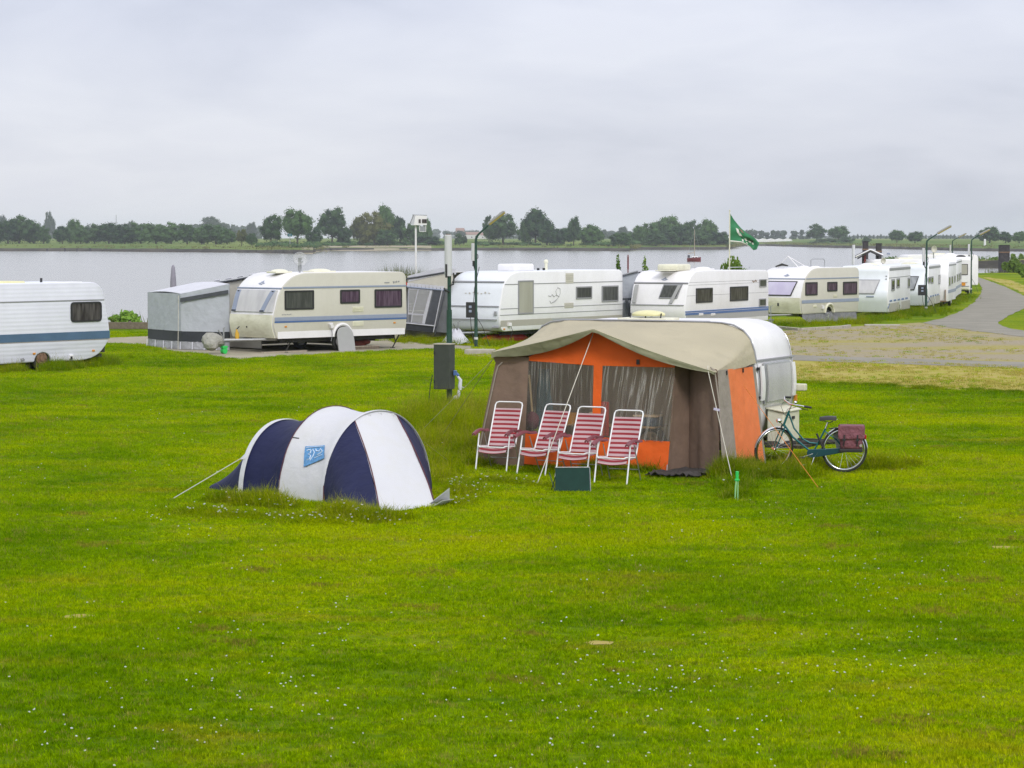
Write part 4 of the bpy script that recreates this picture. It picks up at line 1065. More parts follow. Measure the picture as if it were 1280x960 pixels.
    def drawbar(s, jock='steel', xf=None, ext=0.0):
        xf = (s.L / 2 if xf is None else xf) + ext; z = s.zb - .03
        mb = MB()
        for q in (1, -1): mb.tube([(xf - ext - .5, q * .7, z), (xf + .95, q * .06, z)], .045, 6)
        mb.tube([(xf + .8, 0, z), (xf + 1.25, 0, z + .03)], [.05, .035], 8); mb.bb((xf + 1.15, -.05, z), (xf + 1.3, .05, z + .1)); mb.tube([(xf + .75, 0, z + .05), (xf + .98, 0, z + .34)], .018, 6)
        mb.build('drawbar', M['steel'], s.t)
        mb = MB(); mb.cyl((xf + .85, .12, z + .4), (xf + .85, .12, .12), .025, 8); mb.tube([(xf + .85, .12, z + .4), (xf + .85, .22, z + .42)], .012, 6); jo = mb.build('jockey_stand', M['steel'], s.t); mb = MB(); mb.cyl((xf + .85, .06, .1), (xf + .85, .2, .1), .1, 12); mb.box((xf + .85, .13, .22), (.2, .16, .08)); mb.build('jockey_wheel', M[jock], jo, bevel=.01)
    def steady(s, x, y=None, dx=.3):
        y = s.W / 2 - .25 if y is None else y
        mb = MB(); mb.tube([(x - dx, y, s.zb - .02), (x, y, .03)], .022, 6); mb.tube([(x - dx * .2, y, s.zb - .02), (x - dx * .4, y, s.zb * .5)], .015, 6); mb.bb((x - .07, y - .05, 0), (x + .07, y + .05, .03)); mb.build('corner_steady', M['dark'], s.t)
    def rail(s, x, z, ln=.5):
        pass

def modern(L, zb, zt, slope=.33, nose=.14, top=.95, zseam=2.1):
    h = L / 2
    return [(-h + .10, zb, .05), (-h, zb + .45, .3), (-h + .03, zt, .28), (h - top, zt, .55), (h - slope, zseam, .35), (h - .03, 1.22, .12), (h, .9, .2), (h - nose, zb, .06)]

def curl(pts, r, m, parent, name='emblem'):
    mb = MB(); mb.tube(pts, r, 5); return mb.build(name, M[m], parent)
def emblem(c, z, m='bluegrey', y0=0, s_=1.0):
    s_ = s_ * .9; zs = .62
    """small bird and star like badge on the front roof curve"""
    x = c.fx(z) + .012; mb = MB()
    for dy, dz, a, b_ in ((0, .08, .03, .09), (-.09, 0, .09, .03), (.09, 0, .09, .03), (0, -.05, .11, .022), (.05, .06, .03, .04), (-.05, .06, .03, .04)):
        mb.add([(c.fx(z + dz * s_ * zs) + .02, y0 + (dy - a) * s_, z + dz * s_ * zs), (c.fx(z + (dz - b_) * s_ * zs) + .02, y0 + dy * s_, z + (dz - b_) * s_ * zs), (c.fx(z + dz * s_ * zs) + .02, y0 + (dy + a) * s_, z + dz * s_ * zs), (c.fx(z + (dz + b_) * s_ * zs) + .02, y0 + dy * s_, z + (dz + b_) * s_ * zs)], [(0, 1, 2, 3)])
    mb.build('emblem', M[m], c.t, merge=False)

# ---- A: far left, ribbed white with blue stripe (runs out of the frame at the left)
A = Caravan('caravan', 'ribbed white caravan with one window and a wide blue stripe, cut by the left edge', -40, 459, .19, 52, 137.5, 2.2)
zt = 2.47; A.zt = zt; h = A.L / 2
A.body([(-h + .62, .21, .75), (-h + .04, .72, .5), (-h, 1.05, .3), (-h + .28, zt, .45), (h - .5, zt, .5), (h, 1.1, .3), (h - .3, .21, .2)], [A.S(54, 455)[0]], 'ribwhite', 'whitecool')
A.prof_ok = True
x0, z_ = A.S(131, 374); xb, _ = A.S(0, 377)
A.sidebox('rain_trim', A.side_x(1.95)[0] + .05, A.side_x(1.95)[1], 1.93, 1.965, 'greytrim')
A.sidebox('blue_stripe', A.side_x(.95)[0] + .01, A.side_x(.95)[1], .815, 1.045, 'bluestripe', .008)
A.sidebox('brown_pinstripe', A.side_x(.8)[0] + .02, A.side_x(.8)[1], .795, .806, 'rust', .008)
A.window(88, 377.2, 126.5, 402.2, 'black', 'glass', .05, .12)
xw = A.S(54, 455)[0]; A.wheel(xw, .33, 1, 'rust'); A.wheel(xw, .33, -1)
for p in ((42.5, 442), (116.5, 438.3)): x, z = A.S(*p); A.light(x, z)
x, z = A.S(88.5, 446); mb = MB(); mb.box((x, A.W / 2 + .02, z), (.13, .05, .12)); mb.build('socket_box', M['white'], A.t, bevel=.01); mb = MB(); mb.box((x + .02, A.W / 2 + .05, z - .02), (.07, .02, .07)); mb.build('socket_lid', M['black'], A.t)
x, z = A.S(30, 450); mb = MB()
for k in range(4): mb.box((x + .035 * k, A.W / 2 + .005, z + .015 * math.sin(k * 2.1)), (.04, .008, .09 if k % 2 else .05))
mb.build('number_plate_mark', M['greytrim'], A.t)
xr, _ = A.S(30, 352); 
A.roofbox('roof_hatch', xr + .3, .2, 1.5, .9, .22, 'plastic_y', z=zt - .06, dome=False); A.roofbox('roof_vent', A.S(100, 352)[0], .4, 1.0, .5, .05, 'white', dome=False)
mb = MB(); x = A.S(9, 350)[0]; mb.cyl((x, .3, zt), (x, .3, zt + .28), .035, 8); x = A.S(75, 350)[0]; mb.cyl((x, .3, zt), (x, .3, zt + .12), .035, 8); mb.build('roof_pipe', M['black'], A.t)
A.steady(A.side_x(.4)[0] + .9, None, .35); mb = MB(); x = A.side_x(.6)[0]; mb.bb((x - .06, A.W / 2 - .3, .42), (x + .1, A.W / 2 - .1, .62)); mb.bb((x + .05, A.W / 2 - .35, .28), (x + .3, A.W / 2 - .1, .38)); mb.build('tow_fitting', M['dark'], A.t)
mb = MB(); mb.bb((-A.L / 2 + .35, .3, 0), (-A.L / 2 + .55, .5, .25)); 

# ---- B: beige caravan with satellite dish
B = Caravan('caravan', 'beige caravan with a satellite dish on its roof, beside the grey box tent', 342, 424, .47, 45, 509, 2.3)
zt = 2.60; B.zt = zt
xw = B.S(427.5, 420)[0]
B.body(modern(B.L + .0, .47, zt, .30, .16, .95, 2.1), [xw], 'greige', 'white', .34)
B.fpanel('front_window', -1.05, 1.02, 1.33, 2.03, 'silverpane', .012, None, -1.05, 1.05)
for y0, y0b in ((-.93, -.93), (.83, .52)):
    B.fpanel('window_pillar', y0 - .1, y0 + .1, 1.33, 2.03, 'bluegrey', .03, None, y0b - .1, y0b + .1)
    for zz, yy in ((1.36, y0b), (1.99, y0)):
        mb = MB(); mb.box((B.fx(zz) + .045, yy, zz), (.04, .2 if zz < 1.5 else .08, .06)); mb.build('clamp', M['black'], B.t)
B.fpanel('nose_panel', -1.08, 1.08, .50, 1.24, 'cream', .02, n=8)
mb = MB(); mb.tube([(B.fx(.84) + .03, -.2, .84), (B.fx(.84) + .055, -.2, .84)], .035, 8); mb.build('lock', M['black'], B.t)
mb = MB(); mb.tube([(B.fx(2.1) + .01, -1.13, 2.1), (B.fx(2.1) + .01, 1.13, 2.1)], .03, 6); mb.build('front_seam', M['bluegrey'], B.t)
B.band('roof_rail', 2.09, 2.15, 'bluegrey')
B.band('waist_stripe', .99, 1.04, 'bluetrim'); B.band('waist_band', 1.045, 1.17, 'bluegrey')
B.sidebox('lower_skirt', B.side_x(.5)[0] + .02, xw - .36, .475, .68, 'white', .006, z1b=.70); B.sidebox('lower_skirt', xw + .36, B.side_x(.5)[1] - .02, .475, .70, 'white', .006)
for r in ((355.5, 363, 392, 387), (425, 362, 449.5, 379.3), (468, 361.3, 502, 384.3)): B.window(*r, 'black', 'glassmauve' if r[0] > 400 else 'glassgreen', .055, .04)
mb = MB(); mb.ring((xw, B.W / 2 + .015, .48), (0, 1, 0), .40, .06, 18, 6, (PI, 2 * PI)); 
o = mb.build('wheel_arch', M['white'], B.t, smooth=50)
B.wheel(xw, .31, 1); B.wheel(xw, .31, -1)
for p in ((357, 408.3), (426, 405.5), (493, 403.3)): x, z = B.S(*p); B.light(x, z)
for p in ((447.5, 386.5), (447.5, 404.3)): x, z = B.S(*p); B.vent(x, z, .48, .17)
x, z = B.S(412.5, 407); mb = MB(); mb.box((x, B.W / 2 + .06, z), (.12, .12, .16), Matrix.Rotation(.4, 3, 'Y')); mb.build('socket_box', M['white'], B.t, bevel=.01)
mb = MB(); mb.tube([(x, B.W / 2 + .08, z - .08), (x - .05, B.W / 2 + .06, z - .3), (x - .03, B.W / 2 + .02, z - .52)], .012, 5); mb.build('cable', M['greytrim'], B.t)
emblem(B, 2.26, 'bluegrey', -.05, 1.1)
x, z = B.S(490, 353.8); mb = MB()
mb.bb((x + .12, B.W / 2, z), (x + .34, B.W / 2 + .008, z + .035))
for k in range(3): mb.box((x - .08 - k * .11, B.W / 2 + .004, z + .03 + .01 * k), (.07, .008, .075 - .015 * k), Matrix.Rotation(.3, 3, 'Y'))
mb.build('lettering', M['greytrim'], B.t); x, z = B.S(353, 393.5)
mb = MB()
for k in range(6): mb.box((x - .07 * k, B.W / 2 + .003, z + .008 * (k % 2)), (.045, .006, .03))
mb.build('lettering', M['greytrim'], B.t)
for p, w_, d_ in (((375, 338), .7, .5), ((425, 338), .95, .6)): x = B.S(*p)[0]; B.roofbox('roof_hatch', x, .1, w_, d_, .13, 'cream')
x = B.S(394, 340)[0]; B.roofbox('roof_hatch', B.S(455, 341)[0], -.2, 1.1, .5, .05, 'white', dome=False)
B.drawbar('pegreen', ext=.38)
for x in (B.L / 2 - .7, -B.L / 2 + .45): B.steady(x)
B.steady(-B.L / 2 + .45, -B.W / 2 + .25)
mb = MB(); mb.bb((-B.L / 2 - .02, B.W / 2 - .12, 2.14), (-B.L / 2 + .03, B.W / 2 - .02, 2.24)); mb.build('rear_marker', M['redlens'], B.t)

def local_thing(c, name, label, cat, x, y, z=0, rz=0, group=None):
    p = c.mw @ V((x, y, z)); return thing(name, label, cat, p, c.rz + rz, group)

# things round B
x = B.S(394.5, 340)[0]; t = local_thing(B, 'satellite_dish', 'clear satellite dish with grey arm on the roof of the beige caravan', 'dish', x, .35, zt - .01)
mb = MB(); mb.cyl((0, 0, 0), (0, 0, .4), .03, 8); mb.bb((-.05, -.04, .06), (.05, .04, .5)); mb.build('mast', M['steel'], t)
dm_, dnt, db_, do_ = newmat('clear_dish_plastic'); db_.inputs['Base Color'].default_value = (.6, .6, .6, 1); tr = N(dnt, 'ShaderNodeBsdfTransparent'); mx = N(dnt, 'ShaderNodeMixShader', i_0=.22); dnt.links.new(tr.outputs[0], mx.inputs[1]); dnt.links.new(db_.outputs[0], mx.inputs[2]); dnt.links.new(mx.outputs[0], do_.inputs[0]); M['cleardish'] = dm_
cdir = (CAM - t.location).normalized(); cl_ = Matrix.Rotation(-t.rotation_euler.z, 3, 'Z') @ V((cdir.x + .25, cdir.y, .35)).normalized()
q_ = cl_.to_track_quat('Z', 'Y').to_matrix(); mb = MB(); rows = []
for k in range(5):
    r = .235 * k / 4 + .002; rows.append([q_ @ V((r * math.cos(2 * PI * j / 28), r * math.sin(2 * PI * j / 28), 0.05 * (k / 4) ** 2)) + V((0, 0, .44)) for j in range(29)])
mb.shell(rows, .006); mb.build('dish', M['cleardish'], t, smooth=40)
mb = MB(); mb.ring(q_ @ V((0, 0, .05)) + V((0, 0, .44)), cl_, .235, .008, 36, 5); mb.build('rim', M['steel'], t)
mb = MB(); mb.tube([V((0, 0, .2)), q_ @ V((0, -.08, .26)) + V((0, 0, .36))], .015, 6); mb.ell(q_ @ V((0, -.08, .26)) + V((0, 0, .36)), .045); mb.build('feed_arm', M['steel'], t)
x = xw; t = local_thing(B, 'wheel_cover', 'dark grey wheel cover leaning against the wheel of the beige caravan', 'cover', x, B.W / 2 + .16)
mb = MB(); pl = rounded([(-.36, 0, .02), (-.36, .62, .25), (-.18, .80, .15), (.18, .80, .15), (.36, .62, .25), (.36, 0, .02)], 4)
mb.slab([(p.x, .12 - p.y * .18, p.y) for p in pl], (0, -1, 0), .05); mb.build('cover', M['midgrey'], t, bevel=.01); t['category'] = 'cover'
# pallet, planks, red crate, jockey wheel sack
px_, _ = B.S(462, 425); t = local_thing(B, 'pallet', 'wooden pallet lying under the rear of the beige caravan', 'pallet', px_, .55)
mb = MB()
for k in range(6): mb.bb((-.6, -.4 + k * .145, .10), (.6, -.4 + k * .145 + .1, .12))
mb.build('deck', M['woodpale'], t)
for y in (-.38, 0, .38): mb = MB(); mb.bb((-.6, y - .04, 0), (.6, y + .04, .098)); mb.build('bearer', M['wood'], t)
t = local_thing(B, 'red_tarp', 'crumpled dark red bundle on the pallet under the beige caravan', 'tarp', px_, .5, .125)
mb = MB(); lump(mb, (0, 0, .08), (.5, .25, .13), rg); lump(mb, (-.25, .1, .12), (.2, .2, .12), rg); mb.build('bundle', mat('dark_red_cloth', (.16, .03, .02), .8, var=.3, scale=10), t, smooth=50)
for k, (px, dx) in enumerate(((362, 0), (376, .2))):
    x, _ = B.S(px, 430); t = local_thing(B, 'plank', ('long pale plank on the ground under the front of the beige caravan', 'short pale plank beside the long one under the beige caravan')[k], 'plank', x, .85 - .25 * k, 0, .05 * k)
    mb = MB(); mb.bb((-.9 + .2 * k, -.09, 0), (.9 - .2 * k, .09, .05)); mb.build('board', M['woodpale'], t, bevel=.005)
t = local_thing(B, 'hitch_cover', 'grey plastic sack over the drawbar coupling of the beige caravan', 'cover', B.L / 2 + 1.62, .05, .24)
mb = MB(); lump(mb, (0, 0, .22), (.42, .30, .24), rg); lump(mb, (.15, .1, .1), (.28, .26, .22), rg); mb.build('sack', mat('grey_sack', (.36, .35, .31), .8, var=.25, scale=9, bump=.8, bscale=12), t, smooth=60)
t = local_thing(B, 'gas_bottle', 'small yellow bottle standing at the nose of the beige caravan', 'bottle', B.L / 2 + .3, -.35, .42)
mb = MB(); mb.tube([(0, 0, 0), (0, 0, .2), (.02, 0, .28), (.02, 0, .34)], [.07, .07, .035, .02], 10); mb.build('bottle', M['yellow'], t, smooth=50)
mb = MB(); mb.tube([(.02, 0, .34), (-.08, .02, .43)], .02, 6); mb.build('nozzle', M['black'], t)

# awning behind a caravan (far side)
def far_awning(c, name, label, xf, xr, dep, zin, zout, mroof, mwall, edge='bluegrey', front=True, group='awnings on the river side of the caravans'):
    t = local_thing(c, name, label, 'awning', 0, -c.W / 2, 0, 0, group)
    y0, y1 = -.02, -dep
    n_ = 12; rows = []
    for k in range(n_ + 1):
        x = xf + (xr - xf) * k / n_
        sag = .03 * math.sin(PI * ((k * 3) % n_) / n_)
        rows.append([(x, y0 + (y1 - y0) * j / 6, zin + (zout - zin) * (j / 6) - (.05 * math.sin(PI * j / 6) if k % 4 else 0)) for j in range(7)])
    mb = MB(); mb.shell(rows, .015); mb.build('roof', M[mroof], t, smooth=50)
    mb = MB(); mb.bb((min(xf, xr), y1 - .02, .05), (max(xf, xr), y1 + .02, zout - .02)); mb.build('back_wall', M[mwall], t)
    mb = MB(); mb.slab([(xr, y0, .05), (xr, y1, .05), (xr, y1, zout - .03), (xr, y0, zin - .03)], (1, 0, 0), .02); mb.build('end_wall', M[mwall], t)
    if front:
        mb = MB(); mb.slab([(xf - .03, y0, .05), (xf - .03, y1, .05), (xf - .03, y1, zout - .03), (xf - .03, y0, zin - .03)], (-1, 0, 0), .02); mb.build('end_wall', M[mwall], t)
    mb = MB(); mb.tube([(xf + .02, y0, zin + .02), (xf + .02, y0 - dep * .5, (zin + zout) / 2 + .0), (xf + .02, y1 - .05, zout + .01)], .035, 6); mb.build('edge_piping', M[edge], t)
    return t
tB = far_awning(B, 'awning', 'beige awning roof behind the beige caravan with a dark striped edge', B.L / 2 - 1.35, -B.L / 2 + .4, 2.6, 2.47, 2.17, 'awncream', 'awncream', 'awndark')
mb = MB()
for k in range(4): mb.tube([(B.L / 2 - 1.32, -.25 - .62 * k, 2.535 - .072 * k), (B.L / 2 - 1.32, -.55 - .62 * k, 2.5 - .072 * k)], .03, 6)
mb.build('edge_patch', M['awnwhite'], tB)

# grey annex tent in front of it
C0 = V((-11.07, 83, 0)); CL = V((-.1468 * 85.3, 85.3, 0)); CR = V((-.1140 * 82.3, 82.3, 0))
t = thing('storage_tent', 'grey box shaped awning tent with black bottom band, left of the beige caravan', 'tent', C0, 0)
CB = CL + (CR - C0)
def up(p, z): return V((p.x, p.y, z)) - C0
def wallrows(a, b_, z0, z1, n_, bulge=0.0, m_=6, seed=0, rise=(0, 0)):
    rows = []
    nrm = (b_ - a).cross(V((0, 0, 1))).normalized()
    for k in range(m_ + 1):
        z = z1 + (z0 - z1) * k / m_
        rows.append([up(a.lerp(b_, j / n_), z + (rise[0] + (rise[1] - rise[0]) * j / n_) * (1 - k / m_)) + nrm * (bulge * math.sin(PI * j / n_) * (.3 + .7 * k / m_) + .025 * mnoise.noise(V((j * .8, k * .35, seed)))) for j in range(n_ + 1)])
    return rows
zt0, zt1 = 1.86, 2.05
for a, b_, nm, sdn in ((CL, C0, 'left_wall', 1), (C0, CR, 'right_wall', 2), (CR, CB, 'rear_wall', 3), (CB, CL, 'back_wall', 4)):
    mb = MB(); mb.shell(wallrows(a, b_, .62, zt0 + .02, 14, .03, 6, sdn, {1: (0, 0), 2: (0, .33), 3: (.33, .33), 4: (.33, 0)}[sdn]), .01); o = mb.build(nm, M['awngrey'], t, smooth=50)
    mb = MB(); mb.shell(wallrows(a, b_, .28, .625, 14, .045, 3, sdn), .01); mb.build('bottom_band', M['blackband'], o, smooth=50)
    mb = MB(); mb.shell([[p + V((0, 0, 0)) for p in r] for r in wallrows(a, b_, .02, .285, 20, .09, 4, sdn + 9)], .01); mb.build('ground_skirt', M['skirt'], o, smooth=50)
mb = MB(); rows = []
for j in range(9):
    rows.append([up(CL.lerp(C0, k / 8).lerp(CB.lerp(CR, k / 8), j / 8), zt0 + .02 + (zt1 + .15 - zt0) * (j / 8) + .05 * math.sin(PI * k / 8)) for k in range(9)])
mb.shell(rows, .012); mb.build('roof', M['awnwhite'], t, smooth=50)
mb = MB(); d_ = (CR - C0); nr = d_.cross(V((0, 0, 1))).normalized() * .06
mb.slab([up(C0 + nr, zt0 - .27), up(CR + nr, zt0 + .03), up(CR + nr, zt0 + .16), up(C0 + nr, zt0 - .13)], nr, .012); mb.build('dark_stripe', M['awndark'], t)
mb = MB(); mb.tube([up(C0 - (C0 - CL) * .06 - V((0, .15, 0)), zt0 - .05), up(C0 + V((-.05, -.5, 0)), .02)], .01, 5); mb.build('guy_rope', M['rope'], t)
mb = MB()
for q in range(8):
    p = (CL.lerp(C0, q / 4) if q < 4 else C0.lerp(CR, (q - 4) / 4)); p = p + V((-.02, -.12, 0)); mb.tube([up(p, .27), up(p + V((0, -.08, 0)), .02)], .014, 5)
mb.build('peg_strap', M['awnwhite'], t)
pp = PY(216.5, 345, 93); t = thing('furled_parasol', 'grey furled parasol standing behind the box shaped grey tent', 'parasol', (pp.x, 93, 0))
mb = MB(); mb.cyl((0, 0, 0), (0, 0, 1.0), .03, 8); mb.build('pole', M['steel'], t); mb = MB(); mb.tube([(0, 0, .9), (0, 0, 1.3), (0, 0, 2.1), (0, 0, 2.62), (0, 0, 2.72)], [.10, .13, .115, .07, .03], 10); mb.build('canopy', M['parasol'], t, smooth=60)

# ---- C: white caravan with tall door-like hatch, behind posts
C = Caravan('caravan', 'white caravan with a tall beige hatch and curly emblem, behind the street lamp', 624, 415, .42, 56, 779, 2.3)
zt = 2.54; C.zt = zt; h = C.L / 2
C.body([(-h + .06, .42, .08), (-h, .9, .3), (-h + .02, zt, .3), (h - .95, zt, .6), (h - .32, 2.2, .35), (h - .05, 1.25, .25), (h, .85, .2), (h - .16, .42, .2)], [-.6], 'greige2', 'whitecool')
for z0 in (2.28,): C.fpanel('front_cap', -1.12, 1.12, 2.15, 2.19, 'greytrim', .02, n=2)
C.fpanel('front_groove', -1.1, 1.1, 1.30, 1.33, 'greytrim', .016, n=2); C.fpanel('nose_groove', -1.05, 1.05, .84, .86, 'greytrim', .018, n=2)
C.band('upper_groove', 2.08, 2.105, 'greytrim'); C.band('waist_groove', 1.22, 1.24, 'greytrim'); C.band('low_groove', 1.0, 1.02, 'greytrim'); C.band('grey_band', .60, .82, 'midgrey' if False else 'greige_dk', out=.006)
C.window(647.5, 350.5, 666.5, 392.5, 'greytrim', 'blindpane', .05, .02)
C.window(719.8, 358, 739.5, 373.5, 'greytrim', 'glassgreen', .05, .03); C.window(752, 357, 772.5, 377, 'greytrim', 'glassgreen', .05, .03)
for a in ((707, 341.5, 716.5, 354), (705.5, 378.5, 716.5, 384.5)):
    x0, z1 = C.S(a[0], a[1]); x1, z0 = C.S(a[2], a[3]); C.vent((x0 + x1) / 2, (z0 + z1) / 2, abs(x1 - x0), abs(z1 - z0), 'greige')
# curly emblem on the side
def sp2(pxs): return [V((C.S(px, py)[0], C.W / 2 + .008, C.S(px, py)[1])) for px, py in pxs]
mb = MB()
mb.tube(sp2([(685, 369.5), (688, 370.5), (690, 368), (692.5, 371), (695, 368.5), (699, 371)]), .011, 5)
mb.tube(sp2([(696, 370), (694.5, 364), (697, 359.5), (700, 361), (700, 367), (697, 373), (692, 377), (688.5, 379), (687, 376)]), .009, 5)
mb.tube(sp2([(689, 379), (694, 377), (696, 374)]), .008, 5)
mb.build('emblem', M['midgrey'], C.t)
mb = MB()
for k in range(7): mb.box((C.fx(1.78) + .02, .6 - k * .17, 1.78 + .02 * math.sin(k * 2)), (.008, .07, .06 if k % 2 else .035))
mb.build('lettering', M['greige'], C.t)
x, z = C.S(635.5, 405.5); mb = MB(); mb.box((x, C.W / 2 + .05, z), (.16, .1, .12)); mb.build('socket_box', M['white'], C.t, bevel=.01); mb = MB(); mb.tube([(x, C.W / 2 + .08, z), (x - .1, C.W / 2 + .12, z - .25), (x + .1, C.W / 2 + .1, .05)], .01, 5); mb.build('cable', M['black'], C.t)
x, z = C.S(630, 411.5); C.light(x, z)
mb = MB(); mb.box((C.fx(1.0) + .03, 1.0, 1.08), (.06, .1, .14)); mb.box((C.fx(.6) + .03, .95, .58), (.05, .3, .07)); mb.build('front_light', M['alu'], C.t, bevel=.01)
C.wheel(-.6, .31, 1); C.drawbar(ext=.2)
x = C.S(673, 335)[0]; o = C.roofbox('air_conditioner', x - .1, .1, 1.25, .8, .56, 'white', dome=False); o.data.materials[0] = M['white']; 
for px in (703, 711, 718): x = C.S(px, 338)[0]; mb = MB(); mb.cyl((x, -.2, C.zt - .02), (x, -.2, C.zt + .08), .05, 8); mb.build('roof_pipe', M['black'], C.t)
x = C.S(740, 338)[0]; mb = MB(); mb.cyl((x, -.9, C.zt - .02), (x, -.9, C.zt + .30), .06, 8); mb.ell((x, -.9, C.zt + .30), .09, 8, 5); mb.build('roof_chimney', M['cream'], C.t)
t = local_thing(C, 'red_kayak', 'red plastic boat lying on the grass under the white caravan with the curly emblem', 'boat', C.S(652, 424)[0], .4)
mb = MB(); mb.tube([(-1.5, 0, .12), (-1, 0, .12), (0, 0, .13), (1, 0, .12), (1.4, 0, .14)], [.03, .17, .2, .16, .03], 10); mb.build('hull', M['redplastic'], t, smooth=60)
t = local_thing(C, 'blue_tarp', 'blue bundle on the grass beneath the nose of the white caravan behind the lamp', 'tarp', C.L / 2 - .9, .2)
mb = MB(); lump(mb, (0, 0, .12), (.45, .3, .16), rg); mb.build('bundle', M['bluecloth'], t, smooth=50)
t = local_thing(C, 'hitch_cover', 'crumpled white cloth cover over the drawbar of the white caravan behind the posts', 'cover', C.L / 2 + 1.15, .1, 0)
mb = MB(); rows = []
for k in range(8):
    z = .52 - k * .068; rows.append([V(((.10 + .042 * k) * (1 + .25 * mnoise.noise(V((j * .9, k * .5, 2)))) * math.cos(2 * PI * j / 20), (.12 + .06 * k) * (1 + .3 * mnoise.noise(V((j * .9, k * .5, 7)))) * math.sin(2 * PI * j / 20), max(.02, z + .05 * math.sin(j * 1.9)))) for j in range(21)])
mb.shell(rows, .01); mb.build('cloth', M['awnwhite'], t, smooth=60)
xf = C.L / 2 - .15
tC = far_awning(C, 'awning', 'cream awning with window blinds left of the white caravan with curly emblem', xf, -C.L / 2 + .4, 2.55, 2.50, 2.16, 'awncream2', 'awncream', 'awndark', front=False)
def cw(pxs): return [V((xf, C.E(px, py, xf)[0] + C.W / 2, C.E(px, py, xf)[1])) for px, py in pxs]
def cpan(name, pxs, m, off=0.0, th=.02, parent=None):
    mb = MB(); mb.slab([p + V((off, 0, 0)) for p in cw(pxs)], (-1, 0, 0), th); return mb.build(name, M[m], parent or tC)
ew = cpan('gable', [(509, 345), (553, 334.5), (570, 336), (562, 361), (510, 357.5)], 'awncream')
cpan('gable_top', [(510.5, 344.6), (553, 334.2), (570, 336), (570, 343), (553, 343), (511, 352)], 'awnwhite', .012, .01, ew)
cpan('grey_wall', [(510, 357.5), (563, 361), (558, 416), (505, 412)], 'awnmid')
cpan('bottom_band', [(508, 404), (546, 407.5), (545, 416), (504, 412)], 'blackband', .02)
wf = cpan('window', [(511, 360), (541, 362), (531, 405), (510, 403)], 'awnwhite', .016)
cpan('film', [(512, 361.5), (522.5, 362), (515.5, 391), (511.5, 390.5)], 'mesh', .035, .01, wf); cpan('film', [(524, 362.3), (538, 363), (530, 392.5), (517, 391.3)], 'mesh', .035, .01, wf)
cpan('lower_film', [(511, 393), (515, 393), (514, 402.5), (511, 402.5)], 'awnmid', .035, .01, wf); cpan('lower_film', [(516.5, 393.3), (529.5, 394), (528, 403.8), (515.5, 402.7)], 'mesh', .035, .01, wf)
cpan('dark_panel', [(543, 363), (551.5, 363.5), (544, 405), (532, 404)], 'awndark', .02); 
mb = MB(); q_ = cw([(554, 362), (551, 375), (543, 415)]); mb.tube([p + V((.06, 0, 0)) for p in q_], .02, 5); mb.build('pole', M['awnwhite'], tC)
mb = MB(); q_ = cw([(558, 363), (545, 418)]); mb.tube([p + V((.07, 0, 0)) for p in q_], .025, 5); mb.build('edge_strap', M['awndark'], tC)
mb = MB(); a, b_ = cw([(509, 356.5), (556, 361)])
for k in range(10):
    p = a.lerp(b_, (k + .5) / 10); mb.slab([p + V((.03, -.08, .09)), p + V((.03, .08, .09)), p + V((.03, .065, -.05)), p + V((.03, -.065, -.05))], (1, 0, 0), .01)
mb.build('scalloped_valance', M['awnwhite'], tC)
mb = MB(); a, b_ = cw([(509.5, 358.5), (556, 362.8)]); mb.tube([a + V((.025, 0, 0)), b_ + V((.025, 0, 0))], .035, 5); mb.build('valance_tape', M['bluegrey'], tC)
mb = MB(); a, b_ = cw([(509, 403.8), (545, 407.5)]); mb.tube([a + V((.05, 0, 0)), b_ + V((.05, 0, 0))], .02, 5); mb.build('bottom_rail', M['awnwhite'], tC)

# ---- D
D_ = Caravan('caravan', 'white caravan with a blue slanting stripe and grey front window, behind the orange tent', 856, 408, .42, 61, 961, 2.3)
D = D_; zt = 2.50; D.zt = zt; h = D.L / 2
D.body([(-h + .05, .42, .05), (-h, .9, .2), (-h + .02, zt - .05, .3), (h - 1.6, zt, .8), (h - .75, zt - .05, .6), (h - .28, 2.02, .3), (h - .02, 1.2, .12), (h, .9, .2), (h - .16, .42, .1)], [0.2], 'greige2', 'white')
mb = MB(); mb.tube([(D.fx(2.03) + .01, -1.13, 2.03), (D.fx(2.03) + .01, 1.13, 2.03)], .04, 6); mb.build('front_seam', M['greytrim'], D.t)
y0, _ = D.E(828, 360, h - .15); y1, _ = D.E(851, 360, h - .15)
D.fwin(y0, y1 + .02, 1.46, 1.98, 'greytrim', 'glassgreen', y0 - .12, y1 - .12)
for ya, yb in ((-.98, -.98), (.82, .55)): D.fpanel('window_pillar', ya - .07, ya + .07, 1.28, 1.95, 'midgrey', .03, None, yb - .07, yb + .07)
D.fpanel('nose_groove', -1.1, 1.1, 1.20, 1.22, 'greytrim', .016, n=2)
for r in ((869.8, 360, 890.3, 378.3), (912.3, 358, 934.7, 376)): D.window(*r, 'black', 'glass', .05, .03)
for r in ((949, 349, 957.5, 358.7), (948.6, 373.2, 957, 382.8)): D.window(*r, 'greytrim', 'glassgreen', .04, .02)
x0, z0 = D.S(858, 391.5); x1, z1 = D.S(960.5, 385); D.sidebox('blue_stripe', x1, x0 - .05, z1 - .06, z0 - .09, 'bluetrim', .012, z0b=z0 - .09 + .0, z1b=z0 + .04) if False else None
zs = (z0 + z1) / 2; D.band('blue_stripe', zs - .085, zs + .0, 'bluetrim'); D.band('blue_line', zs + .02, zs + .07, 'bluetrim'); D.band('grey_band', zs - .30, zs - .09, 'midgrey', out=.006)
for z in (1.55, 1.95, 2.05): D.band('panel_groove', z, z + .012, 'greytrim', out=.004)
x, z = D.S(943, 351.5); mb = MB()
